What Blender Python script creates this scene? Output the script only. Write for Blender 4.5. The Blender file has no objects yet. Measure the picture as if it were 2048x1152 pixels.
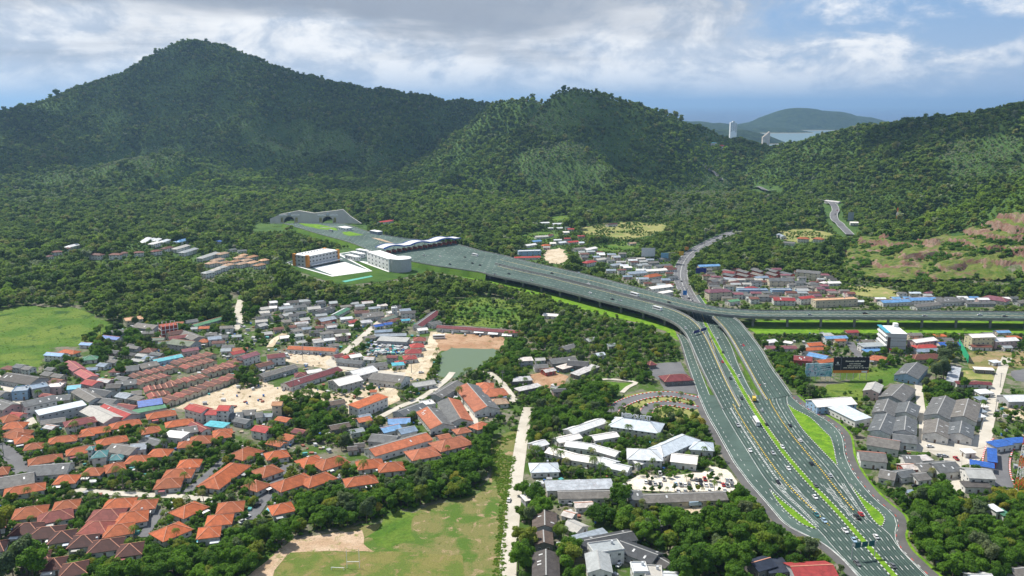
import bpy, bmesh, math, random
import numpy as np
from mathutils import Vector, Matrix

random.seed(7)
RNG = np.random.default_rng(7)
SC = bpy.context.scene
COL = SC.collection
R = math.radians

# ---------------------------------------------------------------- camera
CAM_H = 200.0                      # metres above the town
FPX = 1700.0                       # focal length in pixels of the 2048 px wide photograph
PITCH = R(12.2)
cam_d = bpy.data.cameras.new('camera')
cam = bpy.data.objects.new('camera', cam_d)
COL.objects.link(cam)
cam.location = (0, 0, CAM_H)
cam.rotation_euler = (math.pi / 2 - PITCH, 0, 0)
cam_d.sensor_width = 36
cam_d.lens = 36 * FPX / 2048
cam_d.clip_start = 1
cam_d.clip_end = 200000
SC.camera = cam

# ---------------------------------------------------------------- sky and sun
SUN_EL, SUN_AZ = 55.0, -52.0        # degrees; azimuth measured from the view direction (+Y), negative = to the left
world = bpy.data.worlds.new('World')
SC.world = world
world.use_nodes = True
wn, wl = world.node_tree.nodes, world.node_tree.links
wn.clear()


def wnode(t, **kw):
    n = wn.new(t)
    for k, v in kw.items():
        setattr(n, k, v)
    return n


def wmath(op, a, b=None, clamp=False):
    n = wnode('ShaderNodeMath', operation=op, use_clamp=clamp)
    for i, v in enumerate((a, b)):
        if v is None:
            continue
        if isinstance(v, (int, float)):
            n.inputs[i].default_value = v
        else:
            wl.new(v, n.inputs[i])
    return n.outputs[0]


def wramp(fac, a, b):
    n = wnode('ShaderNodeMapRange', interpolation_type='SMOOTHSTEP')
    wl.new(fac, n.inputs[0])
    n.inputs[1].default_value = a
    n.inputs[2].default_value = b
    return n.outputs[0]


def wmix(fac, a, b):
    n = wnode('ShaderNodeMix', data_type='RGBA')
    if isinstance(fac, (int, float)):
        n.inputs[0].default_value = fac
    else:
        wl.new(fac, n.inputs[0])
    for i, v in ((6, a), (7, b)):
        if isinstance(v, tuple):
            n.inputs[i].default_value = (*v, 1)
        else:
            wl.new(v, n.inputs[i])
    return n.outputs[2]


sky = wnode('ShaderNodeTexSky', sky_type='NISHITA')
sky.sun_disc = False
sky.sun_elevation = R(SUN_EL)
sky.sun_rotation = R(SUN_AZ)
sky.altitude = 200
sky.air_density = 1.0
sky.dust_density = 0.6
sky.ozone_density = 2.0
tc = wnode('ShaderNodeTexCoord')
sep = wnode('ShaderNodeSeparateXYZ')
wl.new(tc.outputs['Generated'], sep.inputs[0])
DX, DY, DZ = sep.outputs
# direction stretched so that clouds lie flat: azimuth and elevation
az = wmath('ARCTAN2', DX, DY)
el = wmath('ARCSINE', DZ)
elc = wmath('MULTIPLY', el, 1.0)


def cloudnoise(sx, sz, off, detail, rough, dist=0.0):
    cb = wnode('ShaderNodeCombineXYZ')
    wl.new(wmath('MULTIPLY', az, sx), cb.inputs[0])
    wl.new(wmath('MULTIPLY', el, sz), cb.inputs[1])
    cb.inputs[2].default_value = off
    n = wnode('ShaderNodeTexNoise')
    n.inputs['Scale'].default_value = 1.0
    n.inputs['Detail'].default_value = detail
    n.inputs['Roughness'].default_value = rough
    n.inputs['Distortion'].default_value = dist
    wl.new(cb.outputs[0], n.inputs['Vector'])
    return n.outputs[0]


big = cloudnoise(3.2, 8.0, 3.7, 3.0, 0.5, 0.2)
fine = cloudnoise(9.0, 19.0, 11.3, 10.0, 0.64, 0.4)
puff = cloudnoise(16.0, 24.0, 2.2, 8.0, 0.60, 0.25)
streak = cloudnoise(4.0, 30.0, 5.1, 5.0, 0.55, 0.3)
# overcast to the left of the view, broken cumulus to the right
leftness = wramp(az, 0.42, -0.06)
cover = wmath('ADD', wmath('ADD', wmath('MULTIPLY', big, 0.55), wmath('MULTIPLY', fine, 0.80)), wmath('MULTIPLY', leftness, 0.40))
cover = wmath('ADD', cover, wmath('MULTIPLY', wmath('SUBTRACT', puff, 0.5), 0.45))
mask = wramp(wmath('ADD', cover, wmath('MULTIPLY', wramp(el, 0.15, 0.02), 0.08)), 0.57, 0.84)
lowfade = wramp(el, 0.004, 0.05)                 # thin towards the horizon
mask = wmath('MULTIPLY', mask, wmath('ADD', wmath('MULTIPLY', lowfade, 0.6), 0.40))
# grey undersides: thick parts of the overcast, streaked
shade_in = wmath('ADD', wmath('MULTIPLY', big, 0.9), wmath('ADD', wmath('MULTIPLY', streak, 0.45), wmath('ADD', wmath('MULTIPLY', leftness, 0.14), wmath('MULTIPLY', el, 3.6))))
shade = wramp(shade_in, 0.96, 1.18)
tone = wmath('MULTIPLY', shade, wmath('ADD', wmath('MULTIPLY', leftness, 0.8), 0.15))
bright = wmix(wramp(wmath('ADD', wmath('MULTIPLY', fine, 0.6), wmath('MULTIPLY', puff, 0.4)), 0.43, 0.58), (3.9, 4.5, 5.4), (7.3, 7.35, 7.4))
cloudcol = wmix(tone, bright, (2.45, 2.8, 3.4))
skycol = wmix(0.75, sky.outputs[0], (1.55, 2.75, 5.0))
skycol = wmix(wmath('MULTIPLY', wramp(el, 0.11, 0.0), 0.65), skycol, (3.25, 4.15, 5.5))       # paler towards the horizon
final = wmix(mask, skycol, cloudcol)
bg = wnode('ShaderNodeBackground')
bg.inputs[1].default_value = 0.1
wl.new(final, bg.inputs[0])
wo = wnode('ShaderNodeOutputWorld')
wl.new(bg.outputs[0], wo.inputs[0])

sun_d = bpy.data.lights.new('sun', 'SUN')
sun_d.energy = 4.6
sun_d.angle = R(0.53)
sun_d.color = (1.0, 0.95, 0.87)
sun = bpy.data.objects.new('sun', sun_d)
COL.objects.link(sun)
SUNDIR = Vector((math.sin(R(SUN_AZ)) * math.cos(R(SUN_EL)), math.cos(R(SUN_AZ)) * math.cos(R(SUN_EL)), math.sin(R(SUN_EL))))
sun.rotation_euler = (-SUNDIR).to_track_quat('-Z', 'Y').to_euler()
sun.location = (-300, 300, 900)

SC.view_settings.view_transform = 'Standard'
SC.view_settings.look = 'None'
SC.view_settings.exposure = 0.5
SC.view_settings.gamma = 1.0
SC.render.engine = 'CYCLES'
SC.cycles.max_bounces = 5
SC.cycles.diffuse_bounces = 2
SC.cycles.glossy_bounces = 2
SC.cycles.transmission_bounces = 2
SC.cycles.transparent_max_bounces = 6
SC.cycles.volume_bounces = 0
SC.cycles.use_denoising = True
SC.cycles.use_adaptive_sampling = True
SC.cycles.adaptive_threshold = 0.02

# ---------------------------------------------------------------- pixel <-> world
cp, sp = math.cos(PITCH), math.sin(PITCH)


def ray(px, py):
    xc, yc = (px - 1024) / FPX, (576 - py) / FPX
    d = np.array([xc, cp + yc * sp, -sp + yc * cp])
    return d / d[1]


def AT(px, py, D):
    """point seen at a pixel of the photograph, D metres forward"""
    r = ray(px, py)
    return np.array([r[0] * D, D, CAM_H + r[2] * D])


def G(px, py, z=0.0):
    """point on the level z seen at a pixel"""
    r = ray(px, py)
    D = (z - CAM_H) / r[2]
    return np.array([r[0] * D, D, z])


def PIX(x, y, z):
    zc = y * cp - (z - CAM_H) * sp
    yc = y * sp + (z - CAM_H) * cp
    return 1024 + FPX * x / zc, 576 - FPX * yc / zc


# ---------------------------------------------------------------- small helpers
def link(o):
    COL.objects.link(o)
    return o


class MB:
    """collects faces with a material slot each; build() links ONE mesh object"""

    def __init__(s):
        s.v, s.f, s.m = [], [], []

    def quad(s, a, b, c, d, m=0):
        n = len(s.v)
        s.v += [tuple(a), tuple(b), tuple(c), tuple(d)]
        s.f.append((n, n + 1, n + 2, n + 3))
        s.m.append(m)

    def tri(s, a, b, c, m=0):
        n = len(s.v)
        s.v += [tuple(a), tuple(b), tuple(c)]
        s.f.append((n, n + 1, n + 2))
        s.m.append(m)

    def poly(s, pts, m=0):
        n = len(s.v)
        s.v += [tuple(p) for p in pts]
        s.f.append(tuple(range(n, n + len(pts))))
        s.m.append(m)

    def box(s, x0, x1, y0, y1, z0, z1, m=0, bottom=True):
        p = [(x0, y0, z0), (x1, y0, z0), (x1, y1, z0), (x0, y1, z0), (x0, y0, z1), (x1, y0, z1), (x1, y1, z1), (x0, y1, z1)]
        n = len(s.v)
        s.v += p
        fs = [(4, 5, 6, 7), (0, 1, 5, 4), (1, 2, 6, 5), (2, 3, 7, 6), (3, 0, 4, 7)] + ([(3, 2, 1, 0)] if bottom else [])
        for f in fs:
            s.f.append(tuple(n + i for i in f))
            s.m.append(m)

    def bar(s, a, b, w, h=None, m=0):
        """square bar from a to b"""
        a, b = Vector(a), Vector(b)
        h = h or w
        d = (b - a).normalized()
        up = Vector((0, 0, 1)) if abs(d.z) < 0.9 else Vector((0, 1, 0))
        r = d.cross(up).normalized() * w / 2
        u = r.cross(d).normalized() * h / 2
        c = [a - r - u, a + r - u, a + r + u, a - r + u, b - r - u, b + r - u, b + r + u, b - r + u]
        n = len(s.v)
        s.v += [tuple(q) for q in c]
        for f in ((0, 3, 2, 1), (4, 5, 6, 7), (0, 1, 5, 4), (1, 2, 6, 5), (2, 3, 7, 6), (3, 0, 4, 7)):
            s.f.append(tuple(n + i for i in f))
            s.m.append(m)

    def cyl(s, a, b, r0, r1, n=8, m=0, cap=True):
        a, b = Vector(a), Vector(b)
        d = (b - a).normalized()
        up = Vector((0, 0, 1)) if abs(d.z) < 0.9 else Vector((0, 1, 0))
        r = d.cross(up).normalized()
        u = r.cross(d).normalized()
        k = len(s.v)
        for i in range(n):
            t = 2 * math.pi * i / n
            e = r * math.cos(t) + u * math.sin(t)
            s.v += [tuple(a + e * r0), tuple(b + e * r1)]
        for i in range(n):
            j = (i + 1) % n
            s.f.append((k + 2 * i, k + 2 * j, k + 2 * j + 1, k + 2 * i + 1))
            s.m.append(m)
        if cap:
            s.f.append(tuple(k + 2 * i + 1 for i in range(n)))
            s.m.append(m)

    def mesh(s, name, mats):
        me = bpy.data.meshes.new(name)
        me.from_pydata(s.v, [], s.f)
        for q in (mats if isinstance(mats, (list, tuple)) else [mats]):
            me.materials.append(q)
        if any(s.m):
            me.polygons.foreach_set('material_index', s.m)
        me.update()
        return me

    def build(s, name, mats, parent=None):
        o = link(bpy.data.objects.new(name, s.mesh(name, mats)))
        if parent is not None:
            o.parent = parent
        return o


def part(name, me, parent, loc=(0, 0, 0), rz=0.0, scale=None):
    o = link(bpy.data.objects.new(name, me))
    o.parent = parent
    o.location = loc
    o.rotation_euler = (0, 0, rz)
    if scale:
        o.scale = scale
    return o


def empty(name, loc, rz=0.0):
    o = link(bpy.data.objects.new(name, None))
    o.location = loc
    o.rotation_euler = (0, 0, rz)
    o.empty_display_size = 0.5
    return o


def tag(o, label=None, cat=None, group=None, kind=None):
    if label:
        o['label'] = label
    if cat:
        o['category'] = cat
    if group:
        o['group'] = group
    if kind:
        o['kind'] = kind
    return o


# ---------------------------------------------------------------- materials
MATS = {}


def srgb(r, g, b):
    return tuple(((c / 255) / 12.92 if c / 255 <= 0.04045 else ((c / 255 + 0.055) / 1.055) ** 2.4) for c in (r, g, b))


def newmat(name):
    m = bpy.data.materials.new(name)
    m.use_nodes = True
    nt = m.node_tree
    nt.nodes.clear()
    out = nt.nodes.new('ShaderNodeOutputMaterial')
    return m, nt, out


def N(nt, t, ins=None, **kw):
    n = nt.nodes.new(t)
    for k, v in kw.items():
        setattr(n, k, v)
    for k, v in (ins or {}).items():
        if hasattr(v, 'is_output'):
            nt.links.new(v, n.inputs[k])
        else:
            n.inputs[k].default_value = v
    return n


def mixc(nt, fac, a, b, blend='MIX'):
    n = nt.nodes.new('ShaderNodeMix')
    n.data_type = 'RGBA'
    n.blend_type = blend
    for i, v in ((0, fac), (6, a), (7, b)):
        if hasattr(v, 'is_output'):
            nt.links.new(v, n.inputs[i])
        elif isinstance(v, (tuple, list)):
            n.inputs[i].default_value = (*v[:3], 1)
        else:
            n.inputs[i].default_value = v
    return n.outputs[2]


def rampf(nt, fac, a, b):
    n = nt.nodes.new('ShaderNodeMapRange')
    n.interpolation_type = 'SMOOTHSTEP'
    nt.links.new(fac, n.inputs[0])
    n.inputs[1].default_value = a
    n.inputs[2].default_value = b
    return n.outputs[0]


def noise(nt, scale, detail=4, rough=0.55, coord='Object', dist=0.0, vec=None):
    if vec is None:
        vec = N(nt, 'ShaderNodeTexCoord').outputs[coord]
    n = N(nt, 'ShaderNodeTexNoise', {'Scale': scale, 'Detail': detail, 'Roughness': rough, 'Distortion': dist, 'Vector': vec})
    return n.outputs[0]


def finish(nt, out, col, rough=0.8, spec=0.3, bump=None, metal=0.0):
    p = N(nt, 'ShaderNodeBsdfPrincipled', {'Roughness': rough, 'Specular IOR Level': spec, 'Metallic': metal})
    if hasattr(col, 'is_output'):
        nt.links.new(col, p.inputs['Base Color'])
    else:
        p.inputs['Base Color'].default_value = (*col, 1)
    if bump is not None:
        h, dist = bump
        b = N(nt, 'ShaderNodeBump', {'Height': h, 'Strength': 0.6, 'Distance': dist})
        nt.links.new(b.outputs[0], p.inputs['Normal'])
    nt.links.new(p.outputs[0], out.inputs[0])


def plain(name, col, rough=0.7, var=0.25, scale=0.6, spec=0.3, metal=0.0):
    """one colour with grime"""
    key = ('plain', name)
    if key in MATS:
        return MATS[key]
    m, nt, out = newmat(name)
    a = rampf(nt, noise(nt, scale, 5, 0.65), 0.3, 0.75)
    c = mixc(nt, a, tuple(x * (1 - var) for x in col), tuple(min(1, x * (1 + var * 0.5)) for x in col))
    finish(nt, out, c, rough, spec, metal=metal)
    MATS[key] = m
    return m


def groundmat(name, cols, scale, rough=0.95, thr=(0.4, 0.6), fine=1.2, bump=0.3):
    """two or three earth colours in patches plus fine speckle, world space"""
    key = ('ground', name)
    if key in MATS:
        return MATS[key]
    m, nt, out = newmat(name)
    vec = N(nt, 'ShaderNodeNewGeometry').outputs['Position']
    n1 = rampf(nt, noise(nt, scale, 6, 0.62, vec=vec, dist=0.4), *thr)
    c = mixc(nt, n1, cols[0], cols[1])
    if len(cols) > 2:
        n2 = rampf(nt, noise(nt, scale * 2.7, 7, 0.68, vec=vec, dist=0.7), 0.54, 0.66)
        c = mixc(nt, n2, c, cols[2])
    n3 = noise(nt, fine, 4, 0.7, vec=vec)
    c = mixc(nt, 0.55, c, mixc(nt, rampf(nt, n3, 0.25, 0.75), (0.25, 0.25, 0.25), (1.0, 1.0, 1.0)), 'MULTIPLY')
    c = mixc(nt, 1.0, c, (1.35, 1.35, 1.35), 'MULTIPLY')
    finish(nt, out, c, rough, 0.15, bump=(n3, bump))
    MATS[key] = m
    return m
# ================================================================ TERRAIN
# control points: (pixel x, pixel y, metres forward) of the photograph, lowered by the height of the trees on the hills
CTRL = []


def hp(px, py, D, drop=9.0):
    p = AT(px, py, D)
    CTRL.append((p[0], p[1], p[2] - drop))
    return p


def crest(pts, back=220, fall=55, drop=9.0):
    """points of a crest line plus hidden ground that falls away behind it"""
    for px, py, D in pts:
        p = hp(px, py, D, drop)
        s = (D + back) / D
        CTRL.append((p[0] * s, p[1] * s, p[2] - drop - fall))


SKY_L = [(-420, 260, 2500), (-200, 245, 2500), (-80, 235, 2550), (0, 220, 2600), (60, 208, 2650), (110, 188, 2700), (160, 168, 2750), (210, 150, 2800), (280, 120, 2900),
         (330, 94, 2980), (365, 80, 3000), (400, 78, 3020), (450, 86, 3020), (500, 106, 2980), (560, 131, 2930), (620, 152, 2900), (700, 166, 2900), (780, 180, 2950),
         (860, 187, 3000), (930, 196, 2950), (985, 205, 2900)]
SKY_M = [(1000, 195, 2350), (1060, 188, 2300), (1110, 172, 2220), (1150, 168, 2200), (1185, 174, 2200), (1220, 186, 2200), (1280, 206, 2200), (1350, 228, 2230), (1420, 254, 2320),
         (1480, 279, 2430), (1525, 296, 2560)]
SKY_R = [(1562, 300, 2500), (1605, 287, 2300), (1650, 266, 2130), (1700, 254, 2020), (1760, 243, 1930), (1830, 236, 1870), (1900, 233, 1820), (1960, 224, 1770), (2000, 213, 1730),
         (2048, 201, 1680), (2160, 180, 1640), (2400, 160, 1600)]
crest(SKY_L, 350, 110)
crest(SKY_M, 330, 90)
crest(SKY_R, 330, 90)
# pale spur of the big mountain running down to the left
crest([(0, 412, 1700), (120, 364, 1850), (240, 314, 2000), (330, 285, 2150), (450, 262, 2350), (560, 250, 2500)], 110, 22, 6)
for q in [(0, 330, 2150), (0, 270, 2400), (150, 290, 2330), (150, 220, 2570), (260, 250, 2500), (300, 190, 2700), (400, 200, 2640), (400, 140, 2820), (520, 190, 2700),
          (640, 210, 2650), (760, 230, 2700), (860, 235, 2750), (640, 270, 2420), (560, 300, 2250), (420, 320, 2050), (300, 350, 1900), (180, 390, 1750),
          (450, 380, 1760), (600, 350, 1900), (680, 310, 2150), (700, 390, 1720), (560, 415, 1600), (380, 415, 1620), (160, 425, 1590), (20, 440, 1500), (-250, 430, 1550),
          (-250, 330, 2100), (760, 330, 2050)]:
    hp(*q)
# lower spurs running down towards the tunnels
crest([(500, 285, 2280), (455, 330, 2000), (410, 375, 1790), (370, 408, 1650)], 120, 34)
crest([(660, 290, 2260), (700, 335, 1990), (735, 378, 1780), (750, 405, 1660)], 120, 34)
crest([(1240, 300, 1900), (1290, 345, 1780), (1320, 385, 1670)], 110, 26)
# spur of the middle hill running down to the left, with a hollow behind
crest([(1080, 225, 2120), (1010, 245, 2080), (930, 275, 2000), (840, 330, 1850), (770, 390, 1680)], 150, 30)
for q in [(900, 250, 2600), (960, 235, 2650), (800, 290, 2350), (1130, 300, 1900), (1000, 340, 1800), (900, 390, 1680), (1130, 390, 1660), (1250, 290, 1950), (1250, 370, 1720), (1350, 300, 1960),
          (1350, 370, 1720), (1040, 420, 1590), (940, 430, 1560), (1320, 410, 1600), (1440, 290, 2280)]:
    hp(*q)
# pass with its road
for q in [(1410, 330, 2060), (1440, 355, 1960), (1490, 374, 1800), (1530, 384, 1740), (1600, 395, 1640), (1655, 408, 1540), (1672, 440, 1430), (1692, 466, 1340), (1555, 310, 2200), (1480, 310, 2180),
          (1560, 400, 1620), (1500, 430, 1500)]:
    hp(*q, 2)
# right hill
for q in [(1700, 300, 1850), (1800, 290, 1740), (1900, 280, 1660), (2000, 270, 1560), (1620, 340, 1850), (1720, 350, 1650), (1820, 340, 1580), (1930, 330, 1480), (2040, 290, 1500),
          (1760, 395, 1480), (1850, 395, 1420), (1720, 425, 1400), (2200, 280, 1450)]:
    hp(*q)
crest([(1720, 462, 1245), (1790, 448, 1230), (1850, 432, 1210), (1900, 415, 1190), (1950, 394, 1160), (2000, 374, 1130), (2048, 352, 1100), (2200, 300, 1050)], 130, 42)
for q in [(1720, 520, 1075), (1800, 508, 1075), (1880, 490, 1065), (1950, 475, 1055), (2048, 440, 1030), (1700, 545, 1005), (1850, 545, 985), (1950, 530, 980), (2048, 515, 965), (2200, 480, 940)]:
    hp(*q, 0)
# knoll with villas, wooded knoll by the road
crest([(180, 496, 1120), (240, 476, 1130), (300, 478, 1130)], 110, 10, 6)
hp(120, 530, 1060, 6), hp(340, 500, 1130, 3), hp(400, 505, 1130, 3), hp(300, 480, 1190, 3), hp(40, 540, 1050, 6)
crest([(1510, 482, 1230), (1560, 476, 1240)], 80, 8, 8)
hp(1530, 505, 1150, 4)
# flat valley floor
for D in (120, 300, 450, 600, 720, 830, 930):
    for a in (-0.85, -0.6, -0.4, -0.2, 0.0, 0.2, 0.4, 0.6, 0.85):
        CTRL.append((a * D, D, -1.0))
for px, py in [(500, 510), (600, 500), (700, 480), (640, 455), (800, 470), (900, 480), (1000, 500), (1100, 480), (1200, 470), (1290, 480), (1400, 500), (1480, 462), (1600, 480), (1660, 520), (1440, 480), (560, 455),
               (500, 540), (200, 560), (0, 590), (760, 450), (1180, 440), (600, 440), (680, 440), (560, 440)]:
    p = G(px, py)
    CTRL.append((p[0], p[1], -1.0))
# beyond the pass the land falls to the bay
for x, y in [(300, 3000), (900, 3000), (1500, 3000), (-300, 3600), (600, 3600), (1800, 2600), (2600, 2400), (1200, 3600), (-1500, 4000), (-3000, 3900), (0, 4200), (2400, 3600)]:
    CTRL.append((x, y, -55))
CTRL += [(-2600, 2600, 60), (-2600, 1600, 10), (-1800, 1000, 5), (2300, 1500, 160), (1800, 900, 90), (-1500, 300, 0), (1500, 300, 10), (-600, 100, 0), (600, 100, 0)]
CP = np.array(CTRL)
_d = np.hypot(CP[:, None, 0] - CP[None, :, 0], CP[:, None, 1] - CP[None, :, 1])
_n = len(CP)
_A = np.zeros((_n + 1, _n + 1))
_A[:_n, :_n] = _d + np.eye(_n) * -3.0
_A[:_n, _n] = _A[_n, :_n] = 1
_W = np.linalg.solve(_A, np.append(CP[:, 2], 0))


def vnoise(x, y, seed):
    """smooth value noise"""
    xi, yi = np.floor(x).astype(np.int64), np.floor(y).astype(np.int64)
    fx, fy = x - xi, y - yi
    fx, fy = fx * fx * (3 - 2 * fx), fy * fy * (3 - 2 * fy)

    def h(a, b):
        n = (a * 374761393 + b * 668265263 + seed * 974711) & 0x7fffffff
        n = ((n ^ (n >> 13)) * 1274126177) & 0x7fffffff
        return ((n ^ (n >> 16)) & 0xffff) / 65535.0
    return (h(xi, yi) * (1 - fx) + h(xi + 1, yi) * fx) * (1 - fy) + (h(xi, yi + 1) * (1 - fx) + h(xi + 1, yi + 1) * fx) * fy


TX = np.arange(-3300, 3301, 15.0)
TY = np.arange(-300, 4501, 15.0)
gx, gy = np.meshgrid(TX, TY)
TZ = np.full(gx.shape, _W[_n])
for i in range(_n):
    TZ += _W[i] * np.hypot(gx - CP[i, 0], gy - CP[i, 1])
hillm = np.clip((TZ - 4) / 40, 0, 1)
fr = sum(a * (vnoise(gx / s + 7.1, gy / s + 3.3, k) - 0.5) for k, (a, s) in enumerate(((26, 240), (14, 110), (8, 55))))
_cr = np.array([(AT(*q)[0], AT(*q)[1]) for q in SKY_L + SKY_M + SKY_R])
_near = np.full(gx.shape, 1e9)
for _c in _cr:
    _near = np.minimum(_near, np.hypot(gx - _c[0], gy - _c[1]))
_away = np.clip((_near - 40) / 260, 0, 1) * np.clip((gy - 1250) / 250, 0, 1)
_rg = lambda s, k: (1 - np.abs(2 * vnoise(gx / s + 0.35 * vnoise(gx / 90, gy / 90, 50), gy / (s * 1.7) + 2.0, k) - 1)) ** 2
gully = 105 * _rg(400, 21) + 50 * _rg(170, 22) + 16 * _rg(75, 23)
TZ = TZ + hillm * (fr * (0.35 + 0.65 * _away) + (44 - gully) * _away)
soft = np.where(TZ > 0, np.sqrt(TZ * TZ + 4) - 2, 0)        # the valley floor is level
near_sea = gy > 2650 + 0.0 * gx
TZ = np.where((TZ < 0) & near_sea, TZ, soft)
TERR0 = TZ.copy()


def HZ(x, y):
    """terrain height, bilinear"""
    x, y = np.asarray(x, float), np.asarray(y, float)
    u = np.clip((x - TX[0]) / 15.0, 0, len(TX) - 1.001)
    v = np.clip((y - TY[0]) / 15.0, 0, len(TY) - 1.001)
    i, j = u.astype(int), v.astype(int)
    fu, fv = u - i, v - j
    return (TZ[j, i] * (1 - fu) + TZ[j, i + 1] * fu) * (1 - fv) + (TZ[j + 1, i] * (1 - fu) + TZ[j + 1, i + 1] * fu) * fv


_DS = np.arange(200, 4400, 4.0)


def T(px, py, up=0.0):
    """point of the terrain (raised by up) seen at a pixel"""
    r = ray(px, py)
    z = CAM_H + r[2] * _DS
    hit = np.nonzero(z <= HZ(r[0] * _DS, _DS) + up)[0]
    D = _DS[hit[0]] if len(hit) else 4000.0
    if len(hit) and hit[0] > 0:
        a, b = D - 4, D
        for _ in range(12):
            c = (a + b) / 2
            if CAM_H + r[2] * c <= float(HZ(r[0] * c, c)) + up:
                b = c
            else:
                a = c
        D = (a + b) / 2
    return np.array([r[0] * D, D, CAM_H + r[2] * D])
# ---------------------------------------------------------------- land, sea, island
def grid_mesh(name, xs, ys, zs, mat):
    ny, nx = zs.shape
    xx, yy = np.meshgrid(xs, ys)
    v = np.dstack([xx, yy, zs]).reshape(-1, 3)
    idx = np.arange(nx * ny).reshape(ny, nx)
    f = np.stack([idx[:-1, :-1], idx[:-1, 1:], idx[1:, 1:], idx[1:, :-1]], -1).reshape(-1, 4)
    me = bpy.data.meshes.new(name)
    me.vertices.add(len(v))
    me.vertices.foreach_set('co', v.ravel())
    me.loops.add(f.size)
    me.loops.foreach_set('vertex_index', f.ravel().astype(np.int32))
    me.polygons.add(len(f))
    me.polygons.foreach_set('loop_start', np.arange(0, f.size, 4, dtype=np.int32))
    me.polygons.foreach_set('loop_total', np.full(len(f), 4, dtype=np.int32))
    me.polygons.foreach_set('use_smooth', np.ones(len(f), dtype=bool))
    me.materials.append(mat)
    me.update(calc_edges=True)
    return me


def terrain_mat():
    m, nt, out = newmat('land')
    pos = N(nt, 'ShaderNodeNewGeometry').outputs['Position']
    xyz = N(nt, 'ShaderNodeSeparateXYZ', {0: pos})
    n1 = rampf(nt, noise(nt, 0.012, 7, 0.65, vec=pos, dist=0.6), 0.40, 0.60)
    town = mixc(nt, n1, (0.055, 0.085, 0.022), (0.17, 0.155, 0.115))
    n2 = rampf(nt, noise(nt, 0.09, 7, 0.7, vec=pos, dist=0.8), 0.42, 0.58)
    town = mixc(nt, n2, town, (0.21, 0.19, 0.15))
    n4 = rampf(nt, noise(nt, 0.045, 5, 0.7, vec=pos, dist=0.3), 0.44, 0.56)
    town = mixc(nt, n4, town, (0.06, 0.11, 0.02))
    wood = mixc(nt, rampf(nt, noise(nt, 0.03, 6, 0.6, vec=pos), 0.35, 0.65), (0.05, 0.10, 0.024), (0.08, 0.14, 0.034))
    far = rampf(nt, xyz.outputs[1], 960, 1080)
    c = mixc(nt, far, town, wood)
    fine = noise(nt, 0.8, 5, 0.7, vec=pos)
    c = mixc(nt, 0.5, c, mixc(nt, fine, (0.4, 0.4, 0.4), (1.5, 1.5, 1.5)), 'MULTIPLY')
    finish(nt, out, c, 0.95, 0.1, bump=(fine, 0.5))
    return m


land = link(bpy.data.objects.new('ground', grid_mesh('ground', TX, TY, TZ, terrain_mat())))
tag(land, kind='structure')

SEA_Z = -40.0


def sea_mat():
    m, nt, out = newmat('sea_water')
    pos = N(nt, 'ShaderNodeNewGeometry').outputs['Position']
    y = N(nt, 'ShaderNodeSeparateXYZ', {0: pos}).outputs[1]
    c = mixc(nt, rampf(nt, y, 6500, 11000), (0.10, 0.17, 0.18), (0.015, 0.06, 0.14))
    w = noise(nt, 0.02, 5, 0.7, vec=pos)
    finish(nt, out, c, 0.35, 0.4, bump=(w, 2.0))
    return m


mb = MB()
mb.quad((-60000, 2500, SEA_Z), (60000, 2500, SEA_Z), (60000, 90000, SEA_Z), (-60000, 90000, SEA_Z))
tag(mb.build('sea', sea_mat()), kind='structure')

# island and the low headland beyond the bay
IX = np.arange(800, 6200, 40.0)
IY = np.arange(5000, 10600, 40.0)
ix, iy = np.meshgrid(IX, IY)
IZ = np.full(ix.shape, -60.0)


def islandhump(px, D, h, rx, ry):
    global IZ
    cx = (px - 1024) / FPX * D * 1.0
    q = np.sqrt(((ix - cx) / rx) ** 2 + ((iy - D) / ry) ** 2)
    IZ = np.maximum(IZ, SEA_Z - 25 + (h + 25) * np.cos(np.clip(q, 0, 1.25) * 1.25))


for a in ((1588, 8700, 205, 520, 520), (1635, 8850, 176, 520, 480), (1690, 9000, 120, 480, 420), (1530, 8500, 95, 420, 400), (1735, 9100, 62, 300, 300), (1480, 8000, 60, 420, 320),
          (1540, 7450, 52, 380, 160), (1420, 8000, 85, 420, 320), (1360, 7400, 100, 600, 400), (1452, 5450, 88, 330, 200)):
    islandhump(*a)
IZ += (IZ > SEA_Z) * 26 * (sum(a * (vnoise(ix / s, iy / s, k + 30) - 0.5) for k, (a, s) in enumerate(((1, 420), (0.6, 170), (0.4, 80)))))


def island_mat():
    m, nt, out = newmat('wooded_island')
    pos = N(nt, 'ShaderNodeNewGeometry').outputs['Position']
    z = N(nt, 'ShaderNodeSeparateXYZ', {0: pos}).outputs[2]
    n = noise(nt, 0.02, 6, 0.7, vec=pos)
    c = mixc(nt, rampf(nt, n, 0.35, 0.65), (0.010, 0.026, 0.010), (0.035, 0.062, 0.02))
    c = mixc(nt, rampf(nt, z, SEA_Z + 5, SEA_Z + 1), c, (0.42, 0.36, 0.26))
    finish(nt, out, c, 0.95, 0.1, bump=(n, 30.0))
    return m


tag(link(bpy.data.objects.new('island', grid_mesh('island', IX, IY, IZ, island_mat()))), kind='structure')


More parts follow.
